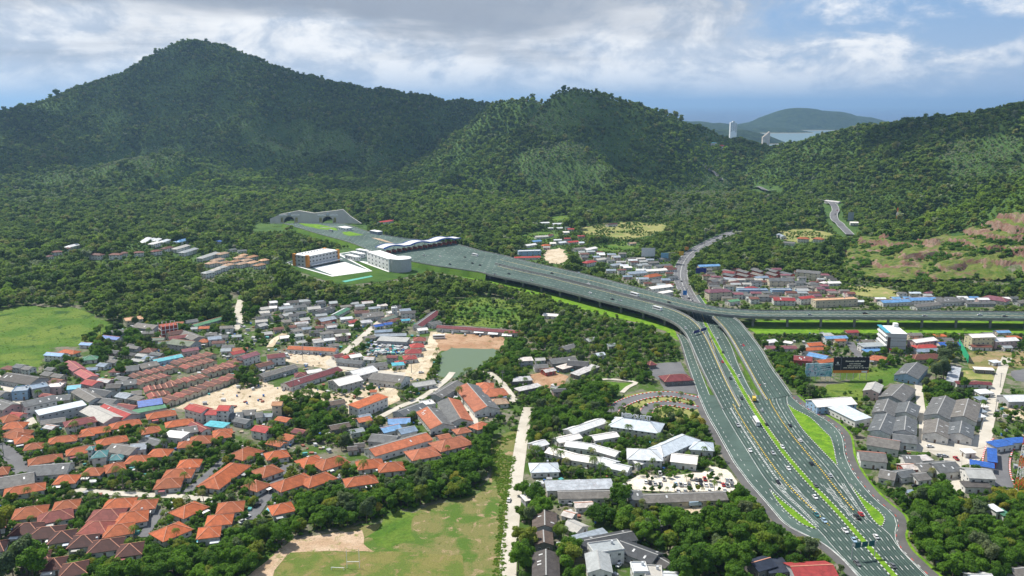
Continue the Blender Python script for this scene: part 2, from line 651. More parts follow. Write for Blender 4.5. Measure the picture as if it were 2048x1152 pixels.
# ---------------------------------------------------------------- foliage
def foliage_mat(name, dark, light, odd, odd_at=0.8, pale=None, trans=0.25):
    """leaf colour that differs from tree to tree and from leaf to leaf"""
    m, nt, out = newmat(name)
    oi = N(nt, 'ShaderNodeObjectInfo')
    loc = oi.outputs['Location']
    rnd = oi.outputs['Random']
    c = mixc(nt, rnd, dark, light)
    if pale:
        pn = rampf(nt, noise(nt, 0.0042, 3, 0.55, vec=loc, dist=0.5), *pale[1])
        c = mixc(nt, pn, c, mixc(nt, rnd, pale[0], tuple(x * 1.35 for x in pale[0])))
    hsh = N(nt, 'ShaderNodeMath', {0: rnd, 1: 37.0}, operation='MULTIPLY').outputs[0]
    hsh = N(nt, 'ShaderNodeMath', {0: hsh}, operation='FRACT').outputs[0]
    c = mixc(nt, rampf(nt, hsh, odd_at, 1.0), c, odd)
    at = N(nt, 'ShaderNodeAttribute', attribute_name='tint')
    c = mixc(nt, 1.0, c, at.outputs['Color'], 'MULTIPLY')
    d = N(nt, 'ShaderNodeBsdfPrincipled', {'Base Color': c, 'Roughness': 0.6, 'Specular IOR Level': 0.10})
    t = N(nt, 'ShaderNodeBsdfTranslucent', {'Color': mixc(nt, 1.0, c, (1.3, 1.5, 0.6), 'MULTIPLY')})
    mx = N(nt, 'ShaderNodeMixShader', {0: trans})
    nt.links.new(d.outputs[0], mx.inputs[1])
    nt.links.new(t.outputs[0], mx.inputs[2])
    nt.links.new(mx.outputs[0], out.inputs[0])
    return m


M_LEAF = foliage_mat('broad_leaves', (0.048, 0.115, 0.014), (0.125, 0.240, 0.024), (0.20, 0.235, 0.036), 0.84, trans=0.36)
M_LEAF_FAR = foliage_mat('forest_leaves', (0.058, 0.112, 0.020), (0.178, 0.252, 0.042), (0.24, 0.245, 0.075), 0.84, trans=0.36)
M_LEAF_PALE = foliage_mat('pale_plantation_leaves', (0.225, 0.265, 0.150), (0.31, 0.345, 0.21), (0.31, 0.31, 0.23), 0.85, trans=0.3)
M_LEAF_FRESH_LIT = foliage_mat('fresh_and_lit_leaves', (0.140, 0.235, 0.030), (0.235, 0.325, 0.048), (0.24, 0.30, 0.06), 0.85, trans=0.36)
M_LEAF_YEL = foliage_mat('yellow_leaves', (0.20, 0.23, 0.03), (0.29, 0.28, 0.04), (0.32, 0.27, 0.05), 0.7, trans=0.36)
M_LEAF_GREY = foliage_mat('greyish_leaves', (0.090, 0.135, 0.060), (0.13, 0.175, 0.075), (0.14, 0.17, 0.08), 0.8, trans=0.32)
M_PALM = foliage_mat('palm_leaves', (0.080, 0.150, 0.024), (0.15, 0.215, 0.040), (0.20, 0.20, 0.055), 0.8, trans=0.32)
M_TUFT = foliage_mat('grass_tufts', (0.11, 0.20, 0.02), (0.16, 0.25, 0.03), (0.20, 0.24, 0.045), 0.8, trans=0.3)
M_BARK = plain('bark', (0.13, 0.10, 0.075), 0.9, 0.4, 3.0)
M_PALMBARK = plain('palm_bark', (0.22, 0.19, 0.15), 0.9, 0.3, 3.0)


def rand_dirs(rng, n):
    v = rng.normal(size=(n, 3))
    return v / np.linalg.norm(v, axis=1, keepdims=True)


def leaf_cloud(name, seed, lobes, nleaf, size, mat, core=True, jit=0.55):
    """crown: leaf-shaped faces over the skins of several lobes"""
    rng = np.random.default_rng(seed)
    lobes = np.array(lobes, float)              # x y z rx ry rz
    w = (lobes[:, 3] * lobes[:, 4] + lobes[:, 3] * lobes[:, 5])
    pick = rng.choice(len(lobes), nleaf, p=w / w.sum())
    d = rand_dirs(rng, nleaf)
    d[:, 2] = np.where(d[:, 2] < -0.35, -d[:, 2], d[:, 2])
    L = lobes[pick]
    depth = 1.0 - 0.28 * rng.random(nleaf) ** 1.5
    lump = 1 + 0.13 * np.sin(d[:, 0] * 5 + pick) * np.cos(d[:, 1] * 6 + d[:, 2] * 4)
    c = L[:, :3] + d * L[:, 3:] * (depth * lump)[:, None]
    nrm = d + rng.normal(size=(nleaf, 3)) * jit + np.array([0, 0, 0.45])
    nrm /= np.linalg.norm(nrm, axis=1, keepdims=True)
    t = np.cross(nrm, rand_dirs(rng, nleaf))
    t /= np.linalg.norm(t, axis=1, keepdims=True)
    b = np.cross(nrm, t)
    s = size * (0.6 + 0.8 * rng.random(nleaf))[:, None]
    q = np.stack([c - t * s * 0.55, c + b * s * 0.36 - nrm * s * 0.06, c + t * s * 0.55, c - b * s * 0.36 - nrm * s * 0.06], 1).reshape(-1, 3)
    faces = np.arange(nleaf * 4).reshape(-1, 4).tolist()
    verts = q.tolist()
    tint = np.repeat(0.72 + 0.6 * rng.random(nleaf), 4).tolist()
    if core:
        for l in lobes:
            bm = bmesh.new()
            bmesh.ops.create_icosphere(bm, subdivisions=1, radius=1.0)
            n0 = len(verts)
            for v in bm.verts:
                k = 0.78 + 0.1 * rng.random()
                verts.append([l[0] + v.co.x * l[3] * k, l[1] + v.co.y * l[4] * k, l[2] + v.co.z * l[5] * k])
                tint.append(0.85)
            faces += [[n0 + v.index for v in f.verts] for f in bm.faces]
            bm.free()
    me = bpy.data.meshes.new(name)
    me.from_pydata(verts, [], faces)
    me.materials.append(mat)
    a = me.color_attributes.new('tint', 'FLOAT_COLOR', 'POINT')
    a.data.foreach_set('color', np.repeat(np.array(tint, np.float32)[:, None], 4, 1).ravel())
    me.update()
    return me


def make_lobes(seed, rad, h0, h1, n):
    rng = np.random.default_rng(seed)
    out = [(0, 0, (h0 + h1) / 2, rad * 0.62, rad * 0.62, (h1 - h0) * 0.46)]
    for i in range(n):
        a = i * 2.399 + rng.random() * 0.8
        rr = rad * (0.35 + 0.38 * rng.random())
        zz = h0 + (h1 - h0) * (0.25 + 0.6 * rng.random())
        q = rad * (0.28 + 0.2 * rng.random())
        out.append((rr * math.cos(a), rr * math.sin(a), zz, q, q, q * 0.85))
    return out


def trunk_mesh(name, seed, h, r, nb, mat, spread):
    rng = random.Random(seed)
    m = MB()
    m.cyl((0, 0, -0.3), (0.1, 0, h * 0.55), r, r * 0.7, 7)
    for i in range(nb):
        a = i * 2.4 + rng.random()
        m.cyl((0.1, 0, h * (0.42 + 0.1 * rng.random())), (math.cos(a) * spread, math.sin(a) * spread, h * (0.75 + 0.2 * rng.random())), r * 0.5, r * 0.15, 5)
    return m.mesh(name, mat)


# far forest crowns: 8 kinds, seen a few pixels wide
FOREST = bpy.data.collections.new('forest_kinds')
for k in range(8):
    rad = (4.6, 5.4, 4.0, 6.0, 5.0, 4.4, 5.6, 3.6)[k]
    hh = (11, 13, 10, 14, 16, 10, 12, 9)[k]
    me = leaf_cloud('forest_crown', 100 + k, make_lobes(40 + k, rad, hh * 0.12, hh * 0.92, 9), 340, 1.35, M_LEAF_FAR)
    FOREST.objects.link(bpy.data.objects.new('forest_crown_%02d' % k, me))
for k in range(6):                       # 8-10 pale plantation crowns, 11-13 fresh green ones, also painting sunlight on the summit
    rad, hh = (3.6, 4.2, 3.2, 4.6, 5.4, 4.0)[k], (9, 10, 8, 10, 12, 9)[k]
    me = leaf_cloud('forest_crown', 140 + k, make_lobes(60 + k, rad, hh * 0.25, hh, 7), 260, 1.3, M_LEAF_PALE if k < 3 else M_LEAF_FRESH_LIT)
    FOREST.objects.link(bpy.data.objects.new('forest_crown_%02d' % (8 + k), me))


def scatter(name, pts, rot, scl, idx, coll, kindlabel=None):
    """one object that draws a crown at every point (for what nobody could count)"""
    me = bpy.data.meshes.new(name)
    me.vertices.add(len(pts))
    me.vertices.foreach_set('co', np.asarray(pts, np.float32).ravel())
    for an, arr, ty in (('rot', rot, 'FLOAT'), ('scl', scl, 'FLOAT'), ('idx', idx, 'INT')):
        a = me.attributes.new(an, ty, 'POINT')
        a.data.foreach_set('value', np.asarray(arr, np.int32 if ty == 'INT' else np.float32))
    o = link(bpy.data.objects.new(name, me))
    ng = bpy.data.node_groups.new(name, 'GeometryNodeTree')
    ng.interface.new_socket('Geometry', in_out='INPUT', socket_type='NodeSocketGeometry')
    ng.interface.new_socket('Geometry', in_out='OUTPUT', socket_type='NodeSocketGeometry')
    gi, go = ng.nodes.new('NodeGroupInput'), ng.nodes.new('NodeGroupOutput')
    ci = ng.nodes.new('GeometryNodeCollectionInfo')
    ci.inputs['Collection'].default_value = coll
    ci.inputs['Separate Children'].default_value = True
    ci.inputs['Reset Children'].default_value = True
    ip = ng.nodes.new('GeometryNodeInstanceOnPoints')
    ip.inputs['Pick Instance'].default_value = True

    def attr(nm, ty):
        n = ng.nodes.new('GeometryNodeInputNamedAttribute')
        n.data_type = ty
        n.inputs['Name'].default_value = nm
        return n.outputs['Attribute']
    ng.links.new(gi.outputs[0], ip.inputs['Points'])
    ng.links.new(ci.outputs[0], ip.inputs['Instance'])
    ng.links.new(attr('idx', 'INT'), ip.inputs['Instance Index'])
    cb = ng.nodes.new('ShaderNodeCombineXYZ')
    ng.links.new(attr('rot', 'FLOAT'), cb.inputs[2])
    ng.links.new(cb.outputs[0], ip.inputs['Rotation'])
    ng.links.new(attr('scl', 'FLOAT'), ip.inputs['Scale'])
    ng.links.new(ip.outputs[0], go.inputs[0])
    md = o.modifiers.new('scatter', 'NODES')
    md.node_group = ng
    tag(o, kind='stuff')
    if kindlabel:
        o['label'] = kindlabel
    return o


def inpoly(x, y, poly):
    x, y = np.asarray(x), np.asarray(y)
    r = np.zeros(x.shape, bool)
    n = len(poly)
    for i in range(n):
        x1, y1 = poly[i]
        x2, y2 = poly[(i + 1) % n]
        if y1 == y2:
            continue
        c = ((y1 > y) != (y2 > y)) & (x < (x2 - x1) * (y - y1) / (y2 - y1) + x1)
        r ^= c
    return r


# ground that carries no forest, outlined in the photograph
CLEAR = [
    [(-300, 760), (0, 745), (75, 735), (95, 690), (180, 690), (238, 640), (300, 655), (400, 640), (455, 655), (462, 590), (485, 590), (490, 625), (560, 607), (680, 606), (790, 612), (830, 630), (880, 625), (905, 650),
     (1040, 655), (1180, 640), (1300, 650), (1390, 640), (1470, 655), (1560, 668), (2400, 672), (2400, 1300), (-300, 1300)],
    [(-100, 628), (60, 612), (160, 616), (205, 640), (250, 650), (245, 668), (180, 690), (100, 695), (75, 745), (-100, 750)],
    [(905, 600), (960, 590), (1040, 606), (1060, 640), (1000, 655), (900, 650)],
]
HAZE = 0.000052


class Taken:
    """raster of ground already built on, so that no tree stands in a house or on a road"""
    X0, Y0, S = -1100.0, 150.0, 1.5

    def __init__(s):
        s.a = np.zeros((1250, 1550), bool)

    def _win(s, xs, ys):
        i0, i1 = int((min(xs) - s.X0) / s.S) - 1, int((max(xs) - s.X0) / s.S) + 2
        j0, j1 = int((min(ys) - s.Y0) / s.S) - 1, int((max(ys) - s.Y0) / s.S) + 2
        i0, j0 = max(i0, 0), max(j0, 0)
        i1, j1 = min(i1, s.a.shape[1]), min(j1, s.a.shape[0])
        if i1 <= i0 or j1 <= j0:
            return None
        x, y = np.meshgrid(s.X0 + (np.arange(i0, i1) + 0.5) * s.S, s.Y0 + (np.arange(j0, j1) + 0.5) * s.S)
        return slice(j0, j1), slice(i0, i1), x, y

    def poly(s, pts):
        w = s._win([p[0] for p in pts], [p[1] for p in pts])
        if w:
            s.a[w[0], w[1]] |= inpoly(w[2], w[3], [(p[0], p[1]) for p in pts])

    def rect(s, cx, cy, yaw, L, W, m=1.0):
        c, n = math.cos(yaw), math.sin(yaw)
        hl, hw = L / 2 + m, W / 2 + m
        s.poly([(cx + c * a - n * b, cy + n * a + c * b) for a, b in ((-hl, -hw), (hl, -hw), (hl, hw), (-hl, hw))])

    def strip(s, Lp, Rp):
        for i in range(len(Lp) - 1):
            s.poly([Lp[i], Lp[i + 1], Rp[i + 1], Rp[i]])

    def hit(s, x, y):
        i = np.clip(((np.asarray(x) - s.X0) / s.S).astype(int), 0, s.a.shape[1] - 1)
        j = np.clip(((np.asarray(y) - s.Y0) / s.S).astype(int), 0, s.a.shape[0] - 1)
        inside = (np.asarray(x) > s.X0) & (np.asarray(x) < s.X0 + s.S * s.a.shape[1]) & (np.asarray(y) > s.Y0) & (np.asarray(y) < s.Y0 + s.S * s.a.shape[0])
        return s.a[j, i] & inside


TAKEN = Taken()
LOW = Taken()          # ground where trees stay low because the photograph shows what lies behind


def catmull(P, step):
    """smooth polyline through P (n,k), resampled about every step metres"""
    P = np.asarray(P, float)
    if len(P) == 2:
        n = max(2, int(np.linalg.norm(P[1, :3] - P[0, :3]) / step) + 1)
        t = np.linspace(0, 1, n)[:, None]
        return P[0] * (1 - t) + P[1] * t
    Q = np.vstack([2 * P[0] - P[1], P, 2 * P[-1] - P[-2]])
    out = []
    for i in range(1, len(Q) - 2):
        p0, p1, p2, p3 = Q[i - 1], Q[i], Q[i + 1], Q[i + 2]
        n = max(2, int(np.linalg.norm(p2[:3] - p1[:3]) / step))
        for t in np.linspace(0, 1, n, endpoint=False):
            out.append(0.5 * (2 * p1 + (p2 - p0) * t + (2 * p0 - 5 * p1 + 4 * p2 - p3) * t * t + (3 * p1 - p0 - 3 * p2 + p3) * t ** 3))
    out.append(P[-1])
    return np.array(out)


def ribbon_edges(st, step=6.0):
    """stations (left px, left py, right px, right py, z) -> two smooth 3D edges"""
    rows = []
    for lx, ly, rx, ry, z in st:
        rows.append(np.concatenate([G(lx, ly, z), G(rx, ry, z)]))
    C = catmull(rows, step)
    return C[:, :3], C[:, 3:]


def path_edges(pts, width, step=5.0, z=0.0, onterrain=False, up=0.0):
    """centre line in pixels and a width in metres -> two edges"""
    c = [T(*p) if onterrain else G(p[0], p[1], z) for p in pts]
    c = catmull(c, step)
    if onterrain:
        c[:, 2] = HZ(c[:, 0], c[:, 1]) + up
    else:
        c[:, 2] = z + up
    d = np.gradient(c, axis=0)
    d[:, 2] = 0
    d /= np.linalg.norm(d, axis=1, keepdims=True) + 1e-9
    nrm = np.column_stack([-d[:, 1], d[:, 0], 0 * d[:, 0]])
    Lp, Rp = c + nrm * width / 2, c - nrm * width / 2
    if onterrain:
        zz = np.maximum(HZ(Lp[:, 0], Lp[:, 1]), HZ(Rp[:, 0], Rp[:, 1])) + up
        Lp[:, 2] = Rp[:, 2] = zz
    return Lp, Rp


def strip_faces(mb, Lp, Rp, m=0):
    for i in range(len(Lp) - 1):
        mb.quad(Rp[i], Rp[i + 1], Lp[i + 1], Lp[i], m)


def upright(me):
    """make the upper faces of a sheet point up"""
    for p in me.polygons:
        if p.normal.z < 0:
            p.flip()
    me.update()


def sheet_strip(name, Lp, Rp, mat, taken=True, kind='structure'):
    mb = MB()
    strip_faces(mb, Lp, Rp)
    o = mb.build(name, mat)
    upright(o.data)
    if kind:
        tag(o, kind=kind)
    if taken:
        TAKEN.strip(Lp, Rp)
    return o


def wobble(pts, amp, step):
    """closed outline with a natural, uneven edge"""
    out = []
    n = len(pts)
    k = random.random() * 100
    for i in range(n):
        a, b = np.array(pts[i]), np.array(pts[(i + 1) % n])
        m = max(1, int(np.linalg.norm(b - a) / step))
        for t in range(m):
            q = a + (b - a) * t / m
            o = amp * (np.array([float(vnoise(np.array([q[0] * 0.13 + k]), np.array([q[1] * 0.13]), 5)[0]), float(vnoise(np.array([q[0] * 0.13]), np.array([q[1] * 0.13 + k]), 6)[0]), 0.5]) - 0.5) * 2
            out.append(q + o)
    return out


def sheet(name, pix, z, mat, amp=2.0, step=5.0, taken=False, kind='structure', onterrain=False):
    """a patch of ground outlined in pixels"""
    if onterrain:
        w = [T(*p) for p in pix]
    else:
        w = [G(p[0], p[1], 0) for p in pix]
    o2 = wobble(w, amp, step) if amp else w
    bm = bmesh.new()
    vs = [bm.verts.new((p[0], p[1], z)) for p in o2]
    f = bm.faces.new(vs)
    bmesh.ops.triangulate(bm, faces=[f])
    me = bpy.data.meshes.new(name)
    bm.to_mesh(me)
    bm.free()
    me.materials.append(mat)
    upright(me)
    o = link(bpy.data.objects.new(name, me))
    tag(o, kind=kind)
    if taken:
        TAKEN.poly(w)
    return o


def along(Lp, Rp, u):
    """line at fraction u across a ribbon, with running length"""
    c = Lp * (1 - u) + Rp * u
    s = np.concatenate([[0], np.cumsum(np.linalg.norm(np.diff(c, axis=0), axis=1))])
    return c, s


def mark(mb, Lp, Rp, u, w, on=None, off=0.0, z=0.03, m=0, m2=None, s0=0.0, s1=1e9, h=0.0):
    """painted line (or row of kerb stones when h>0) along a ribbon; on/off give dashes, m2 alternates colours"""
    c, s = along(Lp, Rp, u)
    total = min(s[-1], s1)
    pos = s0
    seg = on if on else 8.0
    k = 0
    while pos < total - 0.2:
        e = min(pos + seg, total)
        pa = np.array([np.interp(pos, s, c[:, j]) for j in range(3)])
        pb = np.array([np.interp(e, s, c[:, j]) for j in range(3)])
        d = pb - pa
        d[2] = 0
        ln = np.linalg.norm(d)
        if ln > 0.05:
            nrm = np.array([-d[1], d[0], 0]) / ln * w / 2
            up = np.array([0, 0, z])
            mm = m if (m2 is None or k % 2 == 0) else m2
            a, b, cc, dd = pa - nrm + up, pb - nrm + up, pb + nrm + up, pa + nrm + up
            if h > 0:
                t = np.array([0, 0, h])
                mb.quad(a + t, b + t, cc + t, dd + t, mm)
                mb.quad(a, b, b + t, a + t, mm)
                mb.quad(b, cc, cc + t, b + t, mm)
                mb.quad(cc, dd, dd + t, cc + t, mm)
                mb.quad(dd, a, a + t, dd + t, mm)
            else:
                mb.quad(a, b, cc, dd, mm)
        pos = e + off
        k += 1
# ================================================================ HIGHWAY
def road_mat(name, c1, c2, scale=0.05):
    m, nt, out = newmat(name)
    pos = N(nt, 'ShaderNodeNewGeometry').outputs['Position']
    n1 = rampf(nt, noise(nt, scale, 7, 0.7, vec=pos, dist=0.5), 0.3, 0.7)
    c = mixc(nt, n1, c1, c2)
    n2 = noise(nt, 1.6, 4, 0.75, vec=pos)
    c = mixc(nt, 0.45, c, mixc(nt, n2, (0.45, 0.45, 0.45), (1.5, 1.5, 1.5)), 'MULTIPLY')
    finish(nt, out, c, 0.85, 0.25, bump=(n2, 0.05))
    return m


M_HWY = road_mat('green_tinted_asphalt', (0.044, 0.074, 0.062), (0.084, 0.128, 0.108), 0.028)
M_ASPH = road_mat('grey_asphalt', (0.11, 0.11, 0.115), (0.16, 0.16, 0.165))
M_SHOULDER = road_mat('dark_shoulder', (0.085, 0.083, 0.082), (0.13, 0.125, 0.12))
M_CONCR = road_mat('pale_concrete_road', (0.42, 0.385, 0.32), (0.55, 0.51, 0.44))
M_DIRT = groundmat('pale_dirt', [(0.42, 0.34, 0.23), (0.56, 0.48, 0.36), (0.30, 0.22, 0.13)], 0.06)
M_WHITE = plain('road_paint_white', (0.58, 0.59, 0.57), 0.8, 0.45, 0.35)
M_YELLOW = plain('road_paint_yellow', (0.70, 0.50, 0.07), 0.7, 0.25, 0.5)
M_BLACK = plain('kerb_black', (0.03, 0.03, 0.032), 0.7, 0.3, 0.5)
M_RED = plain('kerb_red', (0.55, 0.06, 0.04), 0.7, 0.3, 0.5)
M_CONC = plain('grey_concrete', (0.27, 0.27, 0.265), 0.85, 0.3, 0.15)
M_DECKSIDE = plain('deck_side_concrete', (0.20, 0.215, 0.21), 0.85, 0.3, 0.2)
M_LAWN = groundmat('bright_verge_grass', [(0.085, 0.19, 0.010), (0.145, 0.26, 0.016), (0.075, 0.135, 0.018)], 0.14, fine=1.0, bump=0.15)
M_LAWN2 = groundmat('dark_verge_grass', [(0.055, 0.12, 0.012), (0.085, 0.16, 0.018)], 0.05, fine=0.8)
M_GRASS = groundmat('rough_meadow', [(0.060, 0.125, 0.014), (0.115, 0.165, 0.026), (0.030, 0.072, 0.012)], 0.024, fine=0.5, bump=0.6)
M_PATCHY = groundmat('worn_grass', [(0.070, 0.125, 0.020), (0.155, 0.15, 0.052), (0.29, 0.21, 0.125)], 0.06, fine=1.6, thr=(0.42, 0.56))
M_PITCH = groundmat('pitch_grass', [(0.095, 0.135, 0.026), (0.165, 0.155, 0.048), (0.22, 0.165, 0.08)], 0.07, fine=1.8, thr=(0.42, 0.58))
M_REDSOIL = groundmat('reddish_soil', [(0.30, 0.175, 0.10), (0.38, 0.25, 0.16), (0.16, 0.12, 0.05)], 0.06)
M_TAN = groundmat('tan_bare_earth', [(0.36, 0.25, 0.16), (0.45, 0.34, 0.24), (0.16, 0.17, 0.05)], 0.06)
M_SAND = groundmat('pale_sand', [(0.42, 0.34, 0.235), (0.52, 0.44, 0.33), (0.27, 0.21, 0.12)], 0.07)
M_PALESAND = groundmat('white_sand', [(0.56, 0.50, 0.41), (0.66, 0.61, 0.52), (0.44, 0.37, 0.28)], 0.08)
M_PALEGREEN = groundmat('dry_clearing', [(0.16, 0.19, 0.05), (0.26, 0.25, 0.09), (0.36, 0.27, 0.15)], 0.04)

# ---------------- patches of ground
sheet('meadow', CLEAR[1], 0.05, M_GRASS, 4, 8, taken=False)
sheet('meadow', CLEAR[2], 0.05, M_GRASS, 4, 8)
sheet('field', [(480, 1175), (540, 1120), (575, 1082), (650, 1066), (740, 1052), (880, 1008), (945, 998), (985, 950), (985, 885), (1000, 868), (1034, 862), (1038, 905), (1020, 1000), (1006, 1175)], 0.05, M_PATCHY, 2, 5, taken=True)
sheet('field_bare', [(548, 1112), (585, 1080), (650, 1068), (722, 1060), (735, 1085), (745, 1103), (660, 1106), (580, 1106)], 0.10, M_TAN, 2.5, 3)
sheet('field_bare', [(478, 1175), (505, 1140), (548, 1108), (575, 1104), (560, 1125), (530, 1175)], 0.11, M_TAN, 1.5, 3)
sheet('pitch', [(534, 1175), (560, 1132), (580, 1106), (640, 1104), (740, 1106), (830, 1104), (925, 1112), (930, 1175)], 0.12, M_PITCH, 1.0, 3)
sheet('grass_patch', [(760, 1040), (800, 1028), (850, 1030), (830, 1070), (800, 1095), (770, 1085), (740, 1070)], 0.09, M_GRASS, 7, 2)
sheet('sand_lot', [(345, 818), (440, 778), (512, 752), (548, 775), (600, 770), (660, 790), (700, 740), (800, 735), (850, 752), (780, 778), (740, 802), (690, 812), (650, 836), (590, 822), (540, 818), (470, 832), (400, 828)], 0.05, M_SAND, 3, 5)
sheet('sand_lot', [(578, 706), (640, 704), (690, 712), (720, 735), (680, 745), (620, 732), (575, 722)], 0.06, M_SAND, 2, 4)
sheet('dirt_lot', [(690, 812), (740, 790), (790, 772), (800, 800), (770, 815), (735, 835), (700, 838)], 0.06, M_DIRT, 2, 4, taken=True)
sheet('dirt_lot', [(820, 700), (850, 690), (870, 664), (905, 668), (870, 720), (850, 760), (810, 748)], 0.06, M_DIRT, 2, 4, taken=True)
sheet('pond_bank', [(868, 668), (940, 668), (1012, 674), (1004, 698), (940, 699), (880, 702)], 0.07, M_REDSOIL, 2, 4, taken=True)
sheet('dirt_lot', [(1062, 748), (1100, 742), (1135, 752), (1130, 770), (1095, 778), (1065, 768)], 0.06, M_REDSOIL, 2, 4, taken=True)
sheet('car_park_ground', [(1252, 962), (1280, 950), (1340, 952), (1405, 945), (1420, 932), (1455, 940), (1475, 965), (1470, 985), (1380, 984), (1270, 982)], 0.05, M_PALESAND, 1, 4, taken=True)
sheet('asphalt_yard', [(1300, 728), (1360, 724), (1372, 745), (1395, 788), (1330, 780), (1320, 762), (1295, 745)], 0.05, M_ASPH, 1, 4, taken=True)
sheet('lawn', [(1186, 765), (1225, 763), (1268, 768), (1240, 780), (1200, 778)], 0.05, M_LAWN2, 1, 4)
sheet('lawn', [(1222, 825), (1250, 790), (1300, 782), (1400, 790), (1405, 835), (1360, 850), (1290, 845)], 0.05, M_PALEGREEN, 1, 4)
sheet('meadow', [(1610, 800), (1650, 770), (1700, 765), (1735, 735), (1800, 728), (1830, 745), (1780, 770), (1740, 800), (1700, 810), (1640, 815)], 0.05, M_GRASS, 2, 4)
sheet('meadow', [(1835, 770), (1870, 760), (1885, 800), (1850, 820), (1838, 800)], 0.05, M_GRASS, 2, 4)
sheet('planted_plot', [(1925, 703), (2060, 703), (2060, 736), (1940, 738)], 0.05, groundmat('nursery_soil', [(0.15, 0.15, 0.05), (0.27, 0.20, 0.11), (0.10, 0.13, 0.03)], 0.08), 1, 4, taken=True)
sheet('dirt_lot', [(1925, 740), (1985, 742), (1990, 760), (1930, 758)], 0.05, M_PALEGREEN, 1, 4)
sheet('dirt_lot', [(2005, 812), (2060, 808), (2060, 840), (2012, 838)], 0.05, M_DIRT, 1, 4)
sheet('asphalt_yard', [(2020, 742), (2060, 738), (2060, 765), (2030, 762)], 0.06, M_ASPH, 1, 4)
sheet('yard', [(1790, 880), (1850, 872), (1915, 880), (1975, 865), (1990, 880), (1960, 920), (1915, 935), (1860, 905), (1800, 900)], 0.05, M_CONCR, 1, 4, taken=True)
sheet('yard', [(1355, 1010), (1400, 1005), (1410, 1025), (1370, 1032)], 0.05, M_DIRT, 1, 3, taken=True)
sheet('lawn', [(478, 590), (486, 590), (484, 600), (476, 600)], 0.05, M_LAWN2, 0.5, 3)
# clearings in the valley further back
for nm, pl, mt in (('clearing', [(1160, 455), (1210, 447), (1260, 443), (1300, 448), (1335, 446), (1330, 462), (1290, 475), (1240, 478), (1200, 470), (1165, 468)], M_PALEGREEN),
                   ('clearing', [(1040, 470), (1080, 462), (1120, 470), (1100, 486), (1050, 484)], M_GRASS),
                   ('clearing', [(1180, 492), (1260, 485), (1290, 492), (1240, 503), (1185, 502)], M_GRASS),
                   ('clearing', [(1084, 516), (1100, 500), (1125, 497), (1140, 512), (1128, 528), (1100, 528)], M_SAND),
                   ('clearing', [(1095, 435), (1135, 428), (1140, 440), (1110, 446)], M_GRASS),
                   ('clearing', [(1556, 463), (1610, 457), (1662, 466), (1672, 482), (1600, 487), (1562, 480)], M_PALEGREEN),
                   ('dirt_lot', [(1690, 570), (1760, 575), (1800, 585), (1790, 600), (1700, 590)], M_PALEGREEN)):
    sheet(nm, pl, 0.25, mt, 9, 6, taken=True)
    wq = [G(x, y, 0) for x, y in pl]
    for t in range(1, 7):
        LOW.poly([(q[0] * (1 - 10 * t / q[1]), q[1] - 10 * t) for q in wq])

# ---------------- pond
def pond_mat():
    m, nt, out = newmat('pond_water')
    pos = N(nt, 'ShaderNodeNewGeometry').outputs['Position']
    w = noise(nt, 0.5, 3, 0.5, vec=pos)
    finish(nt, out, (0.115, 0.165, 0.085), 0.14, 0.4, bump=(w, 0.02))
    return m


sheet('pond', [(876, 752), (880, 722), (884, 706), (905, 696), (950, 698), (985, 698), (996, 703), (988, 716), (965, 732), (940, 742), (915, 756), (895, 756)], 0.12, pond_mat(), 1.5, 4, taken=True)

